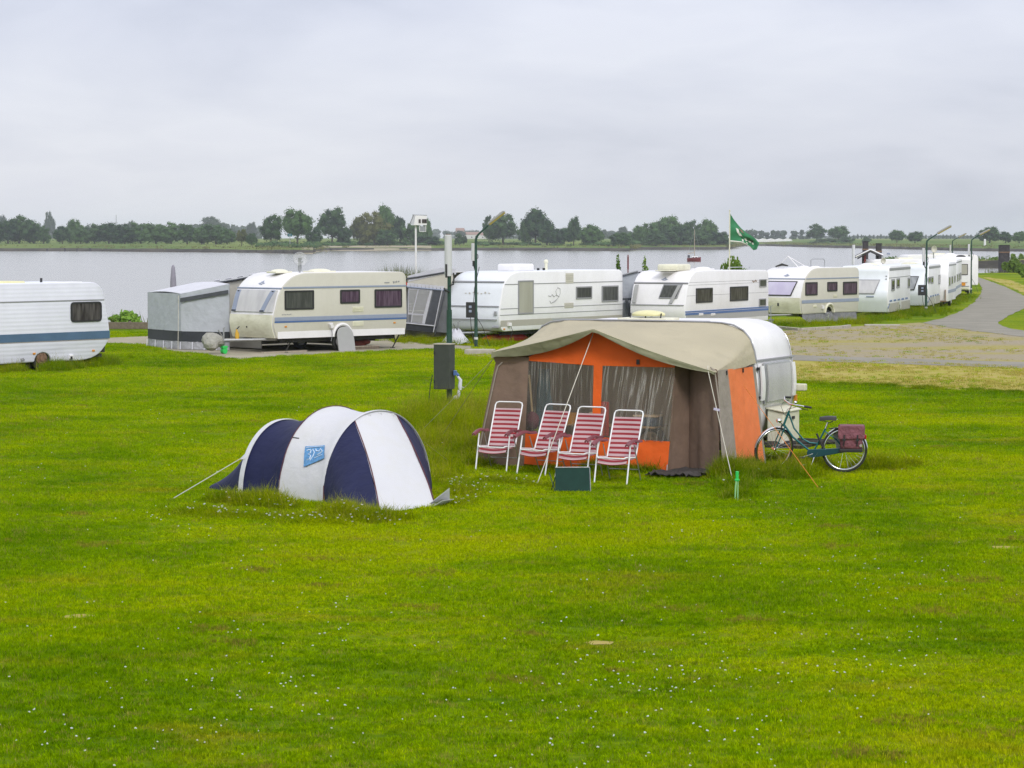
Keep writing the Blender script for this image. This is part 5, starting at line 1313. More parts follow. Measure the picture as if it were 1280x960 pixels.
for k in range(5): mb.box((x - .2 + .1 * k, D.W / 2 + .005, z + .02 * math.sin(k * 1.7)), (.06, .008, .07 if k % 2 else .04), Matrix.Rotation(.4, 3, 'Y'))
mb.build('lettering', M['rust'], D.t)
for p in ((876, 394), (891, 394)): x, z = D.S(*p); D.vent(x, z + .03, .4, .1, 'white')
emblem(D, 2.17, 'bluegrey', .1, 1.0)
x = D.S(872, 341)[0]; D.roofbox('air_conditioner', x - .35, .0, 1.25, .85, .52, 'cream', dome=False); D.roofbox('roof_hatch', x + .62, .1, .6, .6, .07, 'cream', dome=False)
x = D.S(915, 340)[0]; D.roofbox('roof_hatch', x, -.1, .9, .6, .12, 'white'); mb = MB(); x1 = D.S(923, 340)[0]; x2 = D.S(950, 340)[0]; mb.tube([(x1, .7, zt), (x1 - .05, .7, zt + .08), (x2, .7, zt + .08), (x2, .7, zt)], .018, 6); mb.build('roof_rail', M['alu'], D.t)
D.wheel(.2, .31, 1); D.drawbar()
tD = far_awning(D, 'awning', 'lavender white awning left of the blue striped caravan, behind its nose', D.L / 2 - .75, -D.L / 2 + .5, 2.5, 2.45, 1.9, 'awnwhite', 'awngrey', 'greytrim')
mb = MB(); xx = D.L / 2 - .70; mb.slab([(xx, -2.4, 1.15), (xx, -.1, 1.15), (xx, -.1, 1.45), (xx, -2.4, 1.35)], (1, 0, 0), .02); mb.build('dark_stripe', M['awndark'], tD)
mb = MB(); mb.slab([(xx, -1.0, .3), (xx, -.15, .3), (xx, -.15, 1.35), (xx, -.75, 1.35)], (1, 0, 0), .03); wf = mb.build('window', M['awnwhite'], tD); mb = MB(); mb.slab([(xx + .03, -.9, .4), (xx + .03, -.3, .4), (xx + .03, -.3, 1.25), (xx + .03, -.68, 1.25)], (1, 0, 0), .01); mb.build('film', M['greypane'], wf)
mb = MB(); mb.tube([(xx + .1, -.45, 1.4), (xx + .25, -.05, .1)], .06, 6); mb.tube([(xx + .12, -.22, 1.4), (xx + .3, .1, .1)], .05, 6); mb.build('folded_curtain', M['awndark'], tD)
E5 = lambda c, name='caravan': None

# ---- E
E = Caravan('caravan', 'cream caravan with a lavender front window and grey skirting cloth below it, by the gravel', 1001.5, 393.2, .45, 53, 1074, 2.25)
zt = 2.44; E.zt = zt; xw = E.S(1036.5, 393)[0]
E.body(modern(E.L, .45, zt, .30, .14, .95, 1.96), [xw], 'greige', 'white', .30)
E.fpanel('nose_panel', -1.06, 1.06, .50, 1.16, 'cream', .02, n=8)
E.fwin(-1.03, .78, 1.24, 1.86, 'black', 'lavpane', -1.03, .60)
emblem(E, 2.11, 'bluegrey', .1, 1.0)
mb = MB(); mb.tube([(E.fx(1.97) + .01, -1.1, 1.97), (E.fx(1.97) + .01, 1.1, 1.97)], .03, 6); mb.build('front_seam', M['bluegrey'], E.t)
E.band('roof_rail', 1.95, 2.0, 'bluegrey'); E.band('waist_band', .92, 1.06, 'bluegrey')
for r in ((1006.5, 352.7, 1021.5, 369.2), (1034, 352.3, 1046.3, 364.2), (1053.7, 352, 1071, 368.2)): E.window(*r, 'black', 'glassmauve', .06, .04)
for p in ((1018.5, 382.8), (1044, 370)): x, z = E.S(*p); E.vent(x, z, .3, .1)
x, z = E.S(1027.5, 384); mb = MB(); mb.box((x, E.W / 2 + .05, z), (.1, .1, .15)); mb.build('socket_box', M['white'], E.t, bevel=.01)
mb = MB(); mb.ring((xw, E.W / 2 + .015, .48), (0, 1, 0), .38, .055, 18, 6, (PI, 2 * PI)); mb.build('wheel_arch', M['cream'], E.t, smooth=50); E.wheel(xw, .31, 1, 'yellow')
mb = MB(); mb.bb((E.fx(.8) + .02, -.05, .8), (E.fx(.8) + .07, .03, .95)); mb.build('lock', M['black'], E.t)
t = local_thing(E, 'skirt_cloth', 'grey cloth skirt hung along the bottom of the cream caravan by the gravel', 'cloth', 0, E.W / 2 - .07)
rows = []
for k in range(5):
    z = .50 - .48 * k / 4; rows.append([V((E.L / 2 - .15 - (E.L - .35) * j / 40, .015 + .02 * math.sin(j * 1.3) * (k / 4) + .03 * (k / 4), z + (.10 * abs(math.sin(PI * j / 13)) if k == 4 else 0) + (.25 * max(0, 1 - j / 4) * k / 4 if j < 4 else 0))) for j in range(41)])
mb = MB(); mb.shell(rows, .012); mb.build('cloth', M['skirtdark'], t, smooth=60)
E.drawbar(); mb = MB(); 
for x, z_, w_, hh in ((.6, 0, .5, .10), (-.4, .0, .35, .08)): E.roofbox('roof_hatch', x, .1, w_, .5, hh, 'white')
x = E.S(985, 338)[0]; t = local_thing(E, 'rod_stand', 'white A shaped stand of thin rods above the roof of the cream caravan', 'stand', E.L / 2 - 1.6, -.5, zt - .02)
mb = MB(); mb.tube([(.0, -.55, 0), (0, 0, .52), (0, .55, .02)], .02, 6); mb.tube([(0, 0, .52), (-.9, .3, .1)], .014, 6); mb.build('frame', M['white'], t); mb = MB(); mb.tube([(0, -.62, .06), (0, -.3, .15), (0, 0, .1)], [.03, .06, .03], 6); mb.build('clamp', M['dark'], t)
t = local_thing(E, 'roof_rack', 'bent aluminium tube hoop on the roof of the cream caravan', 'rack', -E.L / 2 + 1.2, -.2, zt - .02)
mb = MB(); mb.tube([(.8, 0, 0), (.8, 0, .32), (.7, 0, .38), (-.3, 0, .38), (-.4, 0, .32), (-.4, 0, 0)], .025, 6); mb.build('hoop', M['steel'], t)

# ---- F, G, H, I : receding row
def skirted(c, xw, stripe='bluegrey'):
    c.sidebox('lower_panel', c.side_x(c.zb + .05)[0] + .03, xw - .34, c.zb + .01, c.zb + .42, 'greige_dk', .006); c.sidebox('lower_panel', xw + .34, c.side_x(c.zb + .05)[1] - .04, c.zb + .01, c.zb + .42, 'greige_dk', .006)
Fc = Caravan('caravan', 'white caravan with wide grey blind in its front window, right of the cream caravan', 1109.5, 391, .25, 73, 1137.8, 2.25)
zt = 2.42; Fc.zt = zt
Fc.body(modern(Fc.L, .25, zt, .38, .25, .45, 1.9), [-.3], 'greige2', 'whitecool')
Fc.fwin(-1.0, .72, 1.12, 1.78, 'greytrim', 'silverpane', -1.0, .50)
skirted(Fc, -.3)
for r in ((1114, 349, 1118, 363.6), (1120.4, 347.8, 1124.3, 359.8), (1134.6, 347, 1137, 360)): Fc.window(*r, 'greytrim', 'glass', .07, .03)
Fc.band('roof_trim', zt - .22, zt - .10, 'greytrim'); Fc.band('seam', 1.85, 1.88, 'greytrim')
for k in range(5): x = Fc.L / 2 - .6 - k * 1.3; Fc.sidebox('blue_dash', x - .8, x, .74, .82, 'bluetrim', .012)
Fc.sidebox('blue_swoosh', Fc.L / 2 - .6, Fc.L / 2 - .1, .60, .70, 'bluetrim', .012, z0b=.42, z1b=.50)
mb = MB(); mb.box((Fc.fx(1.0) + .02, .3, 1.0), (.01, .35, .06)); mb.box((Fc.fx(.85) + .02, -.55, .78), (.012, .3, .05)); mb.build('lettering', M['bluegrey'], Fc.t)
mb = MB(); mb.box((Fc.fx(.95) + .02, -.6, .95), (.02, .45, .04)); mb.build('handle', M['greytrim'], Fc.t)
for zz in (1.95, 1.82): mb = MB(); mb.box((Fc.fx(zz) + .02, 1.0, zz), (.03, .06, .05)); mb.build('marker_light', M['greytrim'], Fc.t)
for k in range(3): Fc.roofbox('roof_hatch', 2.4 - k * 1.6, -.1, .7, .6, .14, ('white', 'cream', 'white')[k])
Fc.wheel(-.3)
Gc = Caravan('caravan', 'white caravan behind the lamp post with black meter box, smoky front window', 1159.6, 382.6, .28, 75, 1175.2, 2.2)
zt = 2.38; Gc.zt = zt
Gc.body(modern(Gc.L, .28, zt, .38, .25, .5, 1.9), [-.3], 'greige2', 'whitecool')
Gc.fwin(-1.0, .62, 1.08, 1.78, 'black', 'greypane', -1.0, .42); skirted(Gc, -.3)
for r in ((1160.3, 346, 1162.8, 354), (1163.5, 345.5, 1166.3, 354.6), (1173, 343.5, 1175, 355)): Gc.window(*r, 'greytrim', 'glass', .07, .03)
Gc.band('roof_trim', zt - .22, zt - .10, 'greytrim'); Gc.sidebox('blue_swoosh', Gc.L / 2 - .9, Gc.L / 2 - .1, .62, .72, 'bluetrim', .012, z0b=.42, z1b=.5)
for k in range(4): x = Gc.L / 2 - 1.2 - k * 1.3; Gc.sidebox('blue_dash', x - .8, x, .70, .78, 'bluetrim', .012)
Gc.wheel(-.3); 
for k in range(2): Gc.roofbox('roof_hatch', 1.8 - k * 2, -.1, .8, .6, .12, 'cream')
mb = MB()
Hc = Caravan('caravan', 'white caravan with three narrow side windows, third before the camper at the road bend', 1185, 377.2, .30, 76, 1194.6, 2.2)
zt = 2.42; Hc.zt = zt
Hc.body([(-Hc.L / 2 + .05, .3, .05), (-Hc.L / 2, zt, .25), (Hc.L / 2 - .5, zt, .5), (Hc.L / 2 - .12, 1.9, .4), (Hc.L / 2, .9, .3), (Hc.L / 2 - .1, .3, .05)], [-.2], 'greige2', 'white')
for r in ((1186, 346, 1187.6, 357.5), (1189.2, 345.3, 1190.8, 355), (1192.6, 344.5, 1194, 353)): Hc.window(*r, 'greytrim', 'glass', .05, .03)
Hc.band('blue_band', .75, .92, 'bluegrey'); Hc.wheel(-.2); Hc.band('roof_trim', zt - .2, zt - .12, 'greytrim')
mb = MB(); mb.bb((Hc.L / 2 - .25, -1.0, .05), (Hc.L / 2 - .15, -.8, .3)); Hc.roofbox('roof_hatch', 1, 0, .9, .7, .12, 'white'); Hc.drawbar()
mb = MB(); mb.tube([(Hc.L / 2 + .05, .95, .3), (Hc.L / 2 + .05, .95, .95)], .03, 6); mb.bb((Hc.L / 2, .5, .3), (Hc.L / 2 + .1, 1.0, .36)); mb.build('front_handle', M['rust'], Hc.t)
Ic = Caravan('caravan', 'white caravan with small dark side windows directly in front of the camper', 1194.8, 371.5, .30, 78, 1201.6, 2.2)
zt = 2.46; Ic.zt = zt
Ic.body([(-Ic.L / 2 + .05, .3, .05), (-Ic.L / 2, zt, .25), (Ic.L / 2 - .5, zt, .5), (Ic.L / 2 - .12, 1.9, .4), (Ic.L / 2, .9, .3), (Ic.L / 2 - .1, .3, .05)], [-.2], 'greige2', 'white')
for r in ((1196, 342.5, 1197.2, 352), (1198.2, 341.5, 1199.4, 351), (1200.2, 340.5, 1201.2, 349)): Ic.window(*r, 'greytrim', 'glass', .05, .03)
Ic.band('blue_band', .75, .92, 'bluegrey'); Ic.wheel(-.2, .31, 1, 'rust'); Ic.band('roof_trim', zt - .2, zt - .12, 'greytrim')
# ---- J camper
J = Caravan('camper', 'white camper van with a brown blind and orange lights, standing where the road bends away', 1213, 363, .35, 80, 1216.5, 2.25, L=6.0)
J.t['category'] = 'camper'; J.t['group'] = ''; del J.t['group']
zt = 2.50; J.zt = zt; h = 3.0
J.body([(-h, .35, .1), (-h, zt, .2), (h, zt, .25), (h, .35, .1)], [-1.6, 1.9], 'white', 'white')
J.fwin(-.95, .95, 1.35, 2.05, 'black', 'greige_dk'); J.fpanel('door_panel', .15, .95, .88, 1.30, 'white', .03); 
for z0, z1, m_, ya, yb in ((.66, .86, 'orangelens', .25, .8), (.66, .86, 'redlens', -.95, -.4)): J.fpanel('tail_light', ya, yb, z0, z1, m_, .035)
J.fpanel('bumper', -1.05, 1.05, .46, .56, 'cream', .08); J.fpanel('bumper_top', -1.05, 1.05, .60, .64, 'greytrim', .03)
J.wheel(1.9); J.wheel(-1.6); J.roofbox('roof_vent', 1.5, .5, .8, .6, .14, 'black'); J.roofbox('roof_box', -1, -.2, 1.4, .9, .25, 'white')
# caravans hidden behind the row: roofs only show
for k, (px, D0, w_, lab, zt) in enumerate(((1130, 150, 4.6, 'white caravan of which only the roof shows behind the lamp post with the meter box', 2.45), (1172, 176, 5.2, 'white caravan half hidden behind the camper at the end of the row', 2.55))):
    p = PY(px, 380, D0); t = thing('caravan', lab, 'caravan', (p.x, D0, 0), .15)
    pl = rounded([(-w_ / 2, .4, .1), (-w_ / 2, zt, .35), (w_ / 2, zt, .35), (w_ / 2, .4, .1)]); mb = MB()
    vs = [(q.x, -1.1, q.y) for q in pl] + [(q.x, 1.1, q.y) for q in pl]; n_ = len(pl); mb.add(vs, [tuple(range(n_)), tuple(range(n_, 2 * n_))] + [(i, n_ + i, n_ + (i + 1) % n_, (i + 1) % n_) for i in range(n_)])
    mb.build('body', M['white'], t, smooth=40, bevel=.04)
    for x in (-1.2, .9): mb = MB(); mb.bb((x - .45, -1.13, 1.35), (x + .45, -1.08, 1.9)); mb.build('window', M['glass'], t)
    mb = MB(); mb.bb((-.5, -.4, zt - .02), (.4, .3, zt + .1)); mb.build('roof_hatch', M['cream'], t, bevel=.02)
    for y in (-1.0, 1.0): mb = MB(); mb.cyl((0, y - .09, .31), (0, y + .09, .31), .31, 16); mb.build('wheel', M['tyre'], t)
p = PY(1167, 318, 172); t = thing('satellite_dish', 'round pale satellite dish above the roofs left of the second lamp pair', 'dish', (p.x, 172, 0))
mb = MB(); mb.cyl((0, 0, 0), (0, 0, 2.75), .035, 8); mb.build('mast', M['steel'], t); mb = MB(); rows = [[V((.20 * k / 4 * math.cos(2 * PI * j / 20), -.12 + .1 * (k / 4) ** 2 * -1, 2.95 + .24 * k / 4 * math.sin(2 * PI * j / 20))) for j in range(21)] for k in range(5)]; mb.shell(rows, .02); mb.build('dish', M['greige'], t, smooth=40)
p = PY(1103.5, 328, 135); t = thing('satellite_dish', 'pale round satellite dish beside the small gable roof', 'dish', (p.x, 135, 0))
mb = MB(); mb.cyl((0, 0, 0), (0, 0, 2.4), .035, 8); mb.build('mast', M['steel'], t); mb = MB(); rows = [[V((.14 * k / 4 * math.cos(2 * PI * j / 20), -.12 - .08 * (k / 4) ** 2, 2.5 + .16 * k / 4 * math.sin(2 * PI * j / 20))) for j in range(21)] for k in range(5)]; mb.shell(rows, .02); mb.build('dish', M['greige'], t, smooth=40)
# ================================================================== lamps, posts, flag, boats, shrubs
def tube_lamp(parent, x, y, z0, z1, r=.075, side=-1):
    mb = MB(); mb.tube([(x, y, z0), (x, y, z1 - .01), (x, y, z1)], [r, r, r * .8], 14); o = mb.build('grey_tube', M['tubewhite'], parent, smooth=40)
    mb = MB(); mb.cyl((x, y, z1), (x, y, z1 + .02), r * .7, 10); mb.build('tube_cap', M['wood'], o)
    return o
def street_lamp(label, px, py, bend, tip, boxpx=None, tube=True, box=True, Y=None):
    p = G(px, py) if Y is None else PY(px, py, Y); Y = p.y; s_ = Y / F
    t = thing('street_lamp', label, 'street lamp', (p.x, Y, 0), 0, 'green street lamps of the campsite')
    zb = H - (bend[1] - HOR) * s_; zt_ = H - (tip[1] - HOR) * s_; dx = (tip[0] - bend[0]) * s_; dz = zt_ - zb; ax = math.hypot(dx, dz)
    mb = MB(); mb.tube([(0, 0, -.1), (0, 0, 1.2), (0, 0, 1.24), (0, 0, zb - .12), (.02 * (1 if dx > 0 else -1), 0, zb), (dx * .12, 0, zb + dz * .15), (dx * .42, 0, zb + dz * .5)], [.062, .062, .05, .045, .042, .035, .03], 10)
    mb.build('pole', M['greenpost'], t, smooth=50)
    a = math.atan2(dz, dx); mb = MB(); R_ = Matrix.Rotation(-a, 3, 'Y')
    c = V((dx * .70, 0, zb + dz * .82))
    mb.box(c + R_ @ V((0, 0, .03)), (ax * .62, .20, .07), R_, .8); hd = mb.build('lamp_head', M['lampgrey'], t, bevel=.015)
    mb = MB(); mb.box(c + R_ @ V((.01, 0, -.03)), (ax * .54, .15, .07), R_); mb.build('lamp_cover', M['lampcover'], hd, bevel=.02)
    mb = MB(); mb.cyl((0, 0, .28), (0, 0, .36), .07, 10); mb.build('pole_band', M['tubewhite'], t)
    if tube:
        z1 = H - tube[1] * 1.0 * s_ if isinstance(tube, tuple) else 3.55; z0 = (H - tube[2] * s_) if isinstance(tube, tuple) else 2.95; x = tube[0] * s_ if isinstance(tube, tuple) else -.13
        tube_lamp(t, x, .05, z0, z1, .07)
        mb = MB(); mb.bb((x - .03, .0, z0 - .18), (x + .06, .1, z0 + .12)); mb.tube([(x, .05, z0 - .1), (x * .4, .04, z0 - .3), (0, 0, z0 - .35)], .022, 6); mb.tube([(0, -.02, z0 + .25), (.07, -.05, z0 + .2), (.07, -.05, z0 + .1), (0, -.03, z0 + .05)], .014, 6); mb.build('bracket', M['black'], t)
    if box:
        x0, y1, x1, y0 = box; X0, X1, Z0, Z1 = (x0 - px) * s_, (x1 - px) * s_, H - (y0 - HOR) * s_, H - (y1 - HOR) * s_
        mb = MB(); mb.bb((X0, -.14, Z0), (X1, .1, Z1)); bx = mb.build('meter_box', M['black'], t, bevel=.015)
        mb = MB(); w_ = X1 - X0
        for q in (0, 1): mb.bb((X0 + w_ * .32, -.165, Z0 + (Z1 - Z0) * (.34 + .28 * q)), (X0 + w_ * .62, -.135, Z0 + (Z1 - Z0) * (.5 + .28 * q)))
        mb.build('socket', M['bluegrey'], bx, bevel=.008)
        mb = MB(); xm = (X0 + X1) / 2
        mb.tube([(xm, -.1, Z0), (xm + .02, -.15, Z0 - .3), (xm + .12, -.2, .15), (xm + .3, -.3, .02)], .012, 5); mb.tube([(X1, -.05, Z0 + .1), (X1 + .25, -.1, Z0 - .3), (X1 + .5, -.15, .05)], .01, 5)
        mb.tube([(xm + .1, -.05, Z1), (xm + .14, -.05, Z1 + .5), (xm + .3, -.03, Z1 + 1.2)], .012, 5); mb.build('cable', M['black'], t)
    return t
street_lamp('green street lamp with yellowed lamp cover and meter box in front of the white caravan', 595, 434.5, (596, 296), (632.5, 267.5), tube=(-3.3, 7, 29), box=(582.5, 377.5, 594, 396.8))
street_lamp('street lamp with a large black box, between the two white caravans near the road', 1157.5, 392.5, (1159.8, 301), (1190.5, 284), tube=(-3.5, 13, 30), box=(1147.5, 356, 1157, 369))
t = street_lamp('farthest street lamp, rising behind the caravan roofs between the other two', 1190, 350, (1190, 301), (1207.5, 292.5), tube=(-2.4, 9, 20), box=False, Y=222)
street_lamp('street lamp at the road edge beside the camper', 1213.7, 367, (1216, 299.8), (1239, 288), tube=(-3, 8, 22), box=(1208.5, 339, 1213, 348))
p = G(1159.8, 382); mb = MB(); mb.cyl((0, .1, 3.7), (0, .1, 3.95), .045, 8); 

# electricity post
p = G(561.8, 522); s_ = p.y / F
t = thing('electricity_post', 'green post with big dark meter box and grey tube top, between the two tents', 'post', (p.x, p.y, 0))
mb = MB(); mb.tube([(0, 0, -.1), (0, 0, .9), (0, 0, 1.6), (0, 0, 2.25), (0, 0, 2.25), (0, 0, 3.0)], [.06, .06, .06, .055, .04, .038], 12); mb.build('pole', M['greenpost'], t, smooth=40)
zb0, zb1 = H - (485.5 - HOR) * s_, H - (430 - HOR) * s_
mb = MB(); R_ = Matrix.Rotation(-.35, 3, 'Z'); mb.box((-.10, -.20, (zb0 + zb1) / 2), (.36, .30, zb1 - zb0), R_); bx = mb.build('meter_box', M['greenbox'], t, bevel=.012)
mb = MB(); mb.box((-.10, -.20, zb1 + .012), (.38, .32, .025), R_); mb.build('lid', M['concrete'], bx, bevel=.005)
for q in (-1, 1): mb = MB(); mb.box(V((-.10, -.20, (zb0 + zb1) / 2 + q * .3)) + R_ @ V((-.16, -.155, 0)), (.03, .015, .06), R_); mb.build('hinge', M['black'], bx)
tube_lamp(t, -.02, 0, H - (345 - HOR) * s_, H - (293.5 - HOR) * s_, .078)
mb = MB(); mb.bb((-.08, -.09, 2.92), (-.04, .0, 3.2)); mb.tube([(.0, -.04, 2.75), (.09, -.06, 2.78), (.1, -.05, 2.9), (.09, -.04, 3.02)], .016, 6); mb.tube([(0, -.05, 2.62), (-.09, -.12, 2.66), (-.1, -.1, 2.7)], .02, 6); mb.build('bracket', M['black'], t)
mb = MB(); z_ = H - (467 - HOR) * s_
mb.bb((.09, -.30, z_ - .02), (.16, -.18, z_ + .08)); mb.tube([(.15, -.25, z_ + .02), (.2, -.28, z_ - .03)], .03, 8); mb.build('plug', M['bluetrim'], t, bevel=.006)
mb = MB(); mb.tube([(.15, -.26, z_ - .0), (.24, -.28, z_ - .12), (.23, -.28, z_ - .32)], [.02, .035, .03], 7); lump(mb, (.22, -.28, z_ - .22), (.035, .03, .09), rg); lump(mb, (.14, -.26, z_ - .48), (.06, .04, .045), rg); lump(mb, (.2, -.27, z_ - .40), (.035, .03, .08), rg); mb.tube([(.24, -.28, z_ - .25), (.32, -.28, z_ - .28)], .008, 4); mb.build('plastic_wrap', M['awnwhite'], t, smooth=60)
mb = MB(); X = lambda px: (px - 561.8) * s_; Z = lambda py: H - (py - HOR) * s_
mb.tube([(X(541), -.2, Z(468)), (X(538.5), -.22, Z(480)), (X(536), -.22, Z(505)), (X(532), -.22, Z(530)), (X(529), -.22, .02)], .009, 5); mb.build('cable', M['black'], t)

# lone tube post behind the cream caravan
p = PY(1066.8, 330, 122); t = thing('tube_post', 'pale grey tube on a post above the roofs left of the small gable roof', 'post', (p.x, 122, 0)); s_ = 122 / F
mb = MB(); mb.cyl((0, 0, 0), (0, 0, 2.7), .05, 8); mb.build('pole', M['greenpost'], t); tube_lamp(t, 0, 0, 2.4, H - (306 - HOR) * s_, .075)

# white mast with a cabin on top
Ym = 109; s_ = Ym / F; p = PY(519.8, 336, Ym); X = lambda px: (px - 519.8) * s_; Z = lambda py: H - (py - HOR) * s_
t = thing('white_mast', 'white mast with a small glazed white cabin on top at the water edge', 'mast', (p.x, Ym, 0))
mb = MB(); mb.tube([(0, 0, -.6), (0, 0, Z(282))], [.05, .042], 10); mb.build('pole', M['white'], t, smooth=40)
mb = MB(); R_ = Matrix.Rotation(.35, 3, 'Z')
a0, a1, z0, z1 = X(515.5), X(532.5), Z(281.5), Z(269.5)
mb.add([R_ @ V(q) for q in ((a0, -.2, z0), (a1, -.2, z0), (a1, .2, z0), (a0, .2, z0), (a0 + .08, -.2, z1), (a1, -.2, z1 - .02), (a1, .2, z1 - .02), (a0 + .08, .2, z1))], [(0, 1, 5, 4), (1, 2, 6, 5), (2, 3, 7, 6), (3, 0, 4, 7), (4, 5, 6, 7), (3, 2, 1, 0)])
cb = mb.build('cabin', M['white'], t)
for xa, xb in ((.36, .52), (.62, .98)):
    mb = MB(); w_ = a1 - a0; mb.slab([R_ @ V((a0 + w_ * xa, -.215, z0 + .09)), R_ @ V((a0 + w_ * xb, -.215, z0 + .09)), R_ @ V((a0 + w_ * xb, -.215, z0 + .26)), R_ @ V((a0 + w_ * xa, -.215, z0 + .26))], R_ @ V((0, -1, 0)), .01); mb.build('window', M['glass'], cb)
mb = MB(); mb.tube([(a0 - .1, 0, z0 + .05), (a0 + .06, 0, z1 + .04)], .025, 6); mb.tube([(a0 + .0, 0, z1 + .03), (a1 + .05, .0, z1 + .01)], .018, 6); mb.build('frame', M['greytrim'], t)
mb = MB(); q = [(X(524.5), -.1, Z(282)), (X(524.5), -.1, Z(289.5)), (X(532.5), -.1, Z(289.5)), (X(532.5), -.1, Z(282))]; mb.tube([V(a) for a in q], .016, 6); mb.build('hanging_frame', M['white'], t)
mb = MB(); mb.bb((X(525), -.09, Z(289)), (X(532), -.07, Z(283))); mb.build('dark_panel', M['greypane'], t)

# flagpole with green flag
Yf = 104; s_ = Yf / F; p = PY(911.8, 336, Yf); X = lambda px: (px - 911.8) * s_; Z = lambda py: H - (py - HOR) * s_
t = thing('flagpole', 'slim cream flagpole with a green flag, behind the blue striped caravan', 'flagpole', (p.x, Yf, 0))
mb = MB(); mb.tube([(0, 0, 0), (0, 0, Z(264))], [.035, .024], 10); mb.ell((0, 0, Z(263.2)), .035, 8, 5); mb.build('pole', M['cream'], t, smooth=40)
fm, fnt, fb_, fo = newmat('green_flag_cloth'); Lk = fnt.links; fb_.inputs['Roughness'].default_value = .85
tcf = N(fnt, 'ShaderNodeTexCoord'); Lk.new
spf = N(fnt, 'ShaderNodeSeparateXYZ'); Lk.new(tcf.outputs['UV'], spf.inputs[0])
M['flag'] = mat('green_flag', (.035, .20, .085), .85, var=.12, scale=5); M['flagwhite'] = mat('flag_white', (.70, .70, .64), .85); M['flagdark'] = mat('flag_dark', (.03, .03, .02), .85)
topc = [(912.6, 267.5), (918, 275.5), (925, 284), (932, 291), (940, 295.5), (945, 299), (949, 304)]
botc = [(912.6, 301.7), (918, 302), (926, 302.6), (932, 305), (938, 309), (942, 313.5), (945, 312)]
def lerp_curve(c, u):
    k = min(len(c) - 2, int(u * (len(c) - 1))); f_ = u * (len(c) - 1) - k; return c[k][0] + (c[k + 1][0] - c[k][0]) * f_, c[k][1] + (c[k + 1][1] - c[k][1]) * f_
def flagpt(u, v, off=0.0):
    a = lerp_curve(topc, u); b_ = lerp_curve(botc, u); x = a[0] + (b_[0] - a[0]) * v; y = a[1] + (b_[1] - a[1]) * v
    return V((X(x), .16 * math.sin(u * 9 + v * 1.5) * (.25 + u) + .04 * math.sin(v * 9 + u * 4) + off, Z(y)))
def flagpatch(name, u0, u1, v0, v1, m, off, par=None, nu=24, nv=10):
    mb = MB(); mb.shell([[flagpt(u0 + (u1 - u0) * j / nu, v0 + (v1 - v0) * i / nv, off) for j in range(nu + 1)] for i in range(nv + 1)], .004); return mb.build(name, M[m], par or t, smooth=60)
fl_ = flagpatch('flag', 0, 1, 0, .955, 'flag', 0)
flagpatch('hem', 0, .80, .956, 1, 'flagwhite', 0, fl_)
# heraldic device: small light and dark shapes along the fold, a ring of pale letters-like marks under it
def flagquad(name, pts_, m, off):
    mb = MB()
    for q in pts_: 
        vs = [flagpt(u, v, off) for u, v in q]; mb.add(vs, [tuple(range(len(vs)))])
    mb.build(name, M[m], fl_, merge=False)
flagquad('device', [[(.20, .30), (.27, .26), (.30, .42), (.24, .52)], [(.24, .5), (.33, .42), (.38, .55), (.30, .62)], [(.44, .62), (.5, .5), (.55, .62), (.5, .74)], [(.58, .55), (.66, .48), (.68, .6), (.6, .66)], [(.7, .5), (.78, .42), (.8, .55), (.72, .62)], [(.36, .78), (.41, .72), (.42, .88), (.38, .92)], [(.5, .82), (.55, .78), (.57, .86), (.52, .9)]], 'flagwhite', -.02)
flagquad('device_dark', [[(.28, .30), (.34, .24), (.44, .5), (.36, .52)], [(.38, .3), (.46, .2), (.54, .42), (.46, .52)], [(.5, .4), (.6, .3), (.64, .46), (.55, .54)], [(.62, .38), (.74, .3), (.76, .42), (.66, .5)], [(.3, .55), (.36, .6), (.42, .7), (.34, .66)]], 'flagdark', -.018)
flagquad('device_rust', [[(.30, .14), (.38, .10), (.44, .22), (.36, .28)]], 'rust', -.019)

# sailing boat
Yb = 545; s_ = Yb / F; p = PY(867.5, 327, Yb); X = lambda px: (px - 867.5) * s_; Z = lambda py: -1.5 + (327 - py) * s_
t = thing('sailing_boat', 'small maroon sailing boat with bare mast on the river', 'boat', (p.x, Yb, -1.5), 0); t.rotation_euler = (0, 0, 0); t.location.z = PY(867.5, 327, Yb).z
secs = []
for k in range(9):
    u = k / 8; x = -1.5 + 3.0 * u; w_ = .85 * math.sin(PI * min(1, .25 + u * .75)) * (1 - u ** 4 * .85) + .05; sh_ = .75 + .25 * u * u + .05 * (1 - u)
    secs.append([V((x * 1.0, -w_ * q, sh_ if abs(q) == 1 else (-.1 if abs(q) < .7 else .25))) for q in (-1, -.85, -.5, .5, .85, 1)])
mb = MB(); mb.grid(secs); mb.add(secs[0], [tuple(range(6))]); mb.add([q for r in secs for q in (r[0], r[5])], [(2 * k, 2 * k + 1, 2 * k + 3, 2 * k + 2) for k in range(8)]); hl = mb.build('hull', M['redhull'], t, smooth=50)
mb = MB(); mb.bb((-.5, -.4, .75), (.8, .4, 1.15)); mb.build('cabin', M['white'], t, bevel=.08); mb = MB(); mb.tube([(.1, 0, .7), (.1, 0, Z(278.5))], [.09, .05], 8); mb.build('mast', M['woodpale'], t)
mb = MB(); mb.tube([(.1, 0, 2.0), (-1.4, 0, 1.7)], .09, 6); mb.build('boom', M['woodpale'], t); mb = MB(); mb.bb((-1.4, -.45, .85), (-.9, .45, 1.45)); mb.build('cockpit_hood', M['awndark'], t, bevel=.15)
mb = MB(); mb.tube([(.1, 0, Z(279)), (1.6, 0, 1.0)], .018, 4); mb.tube([(.1, 0, Z(279)), (-1.5, 0, 1.0)], .018, 4); mb.build('stay', M['steel'], t)
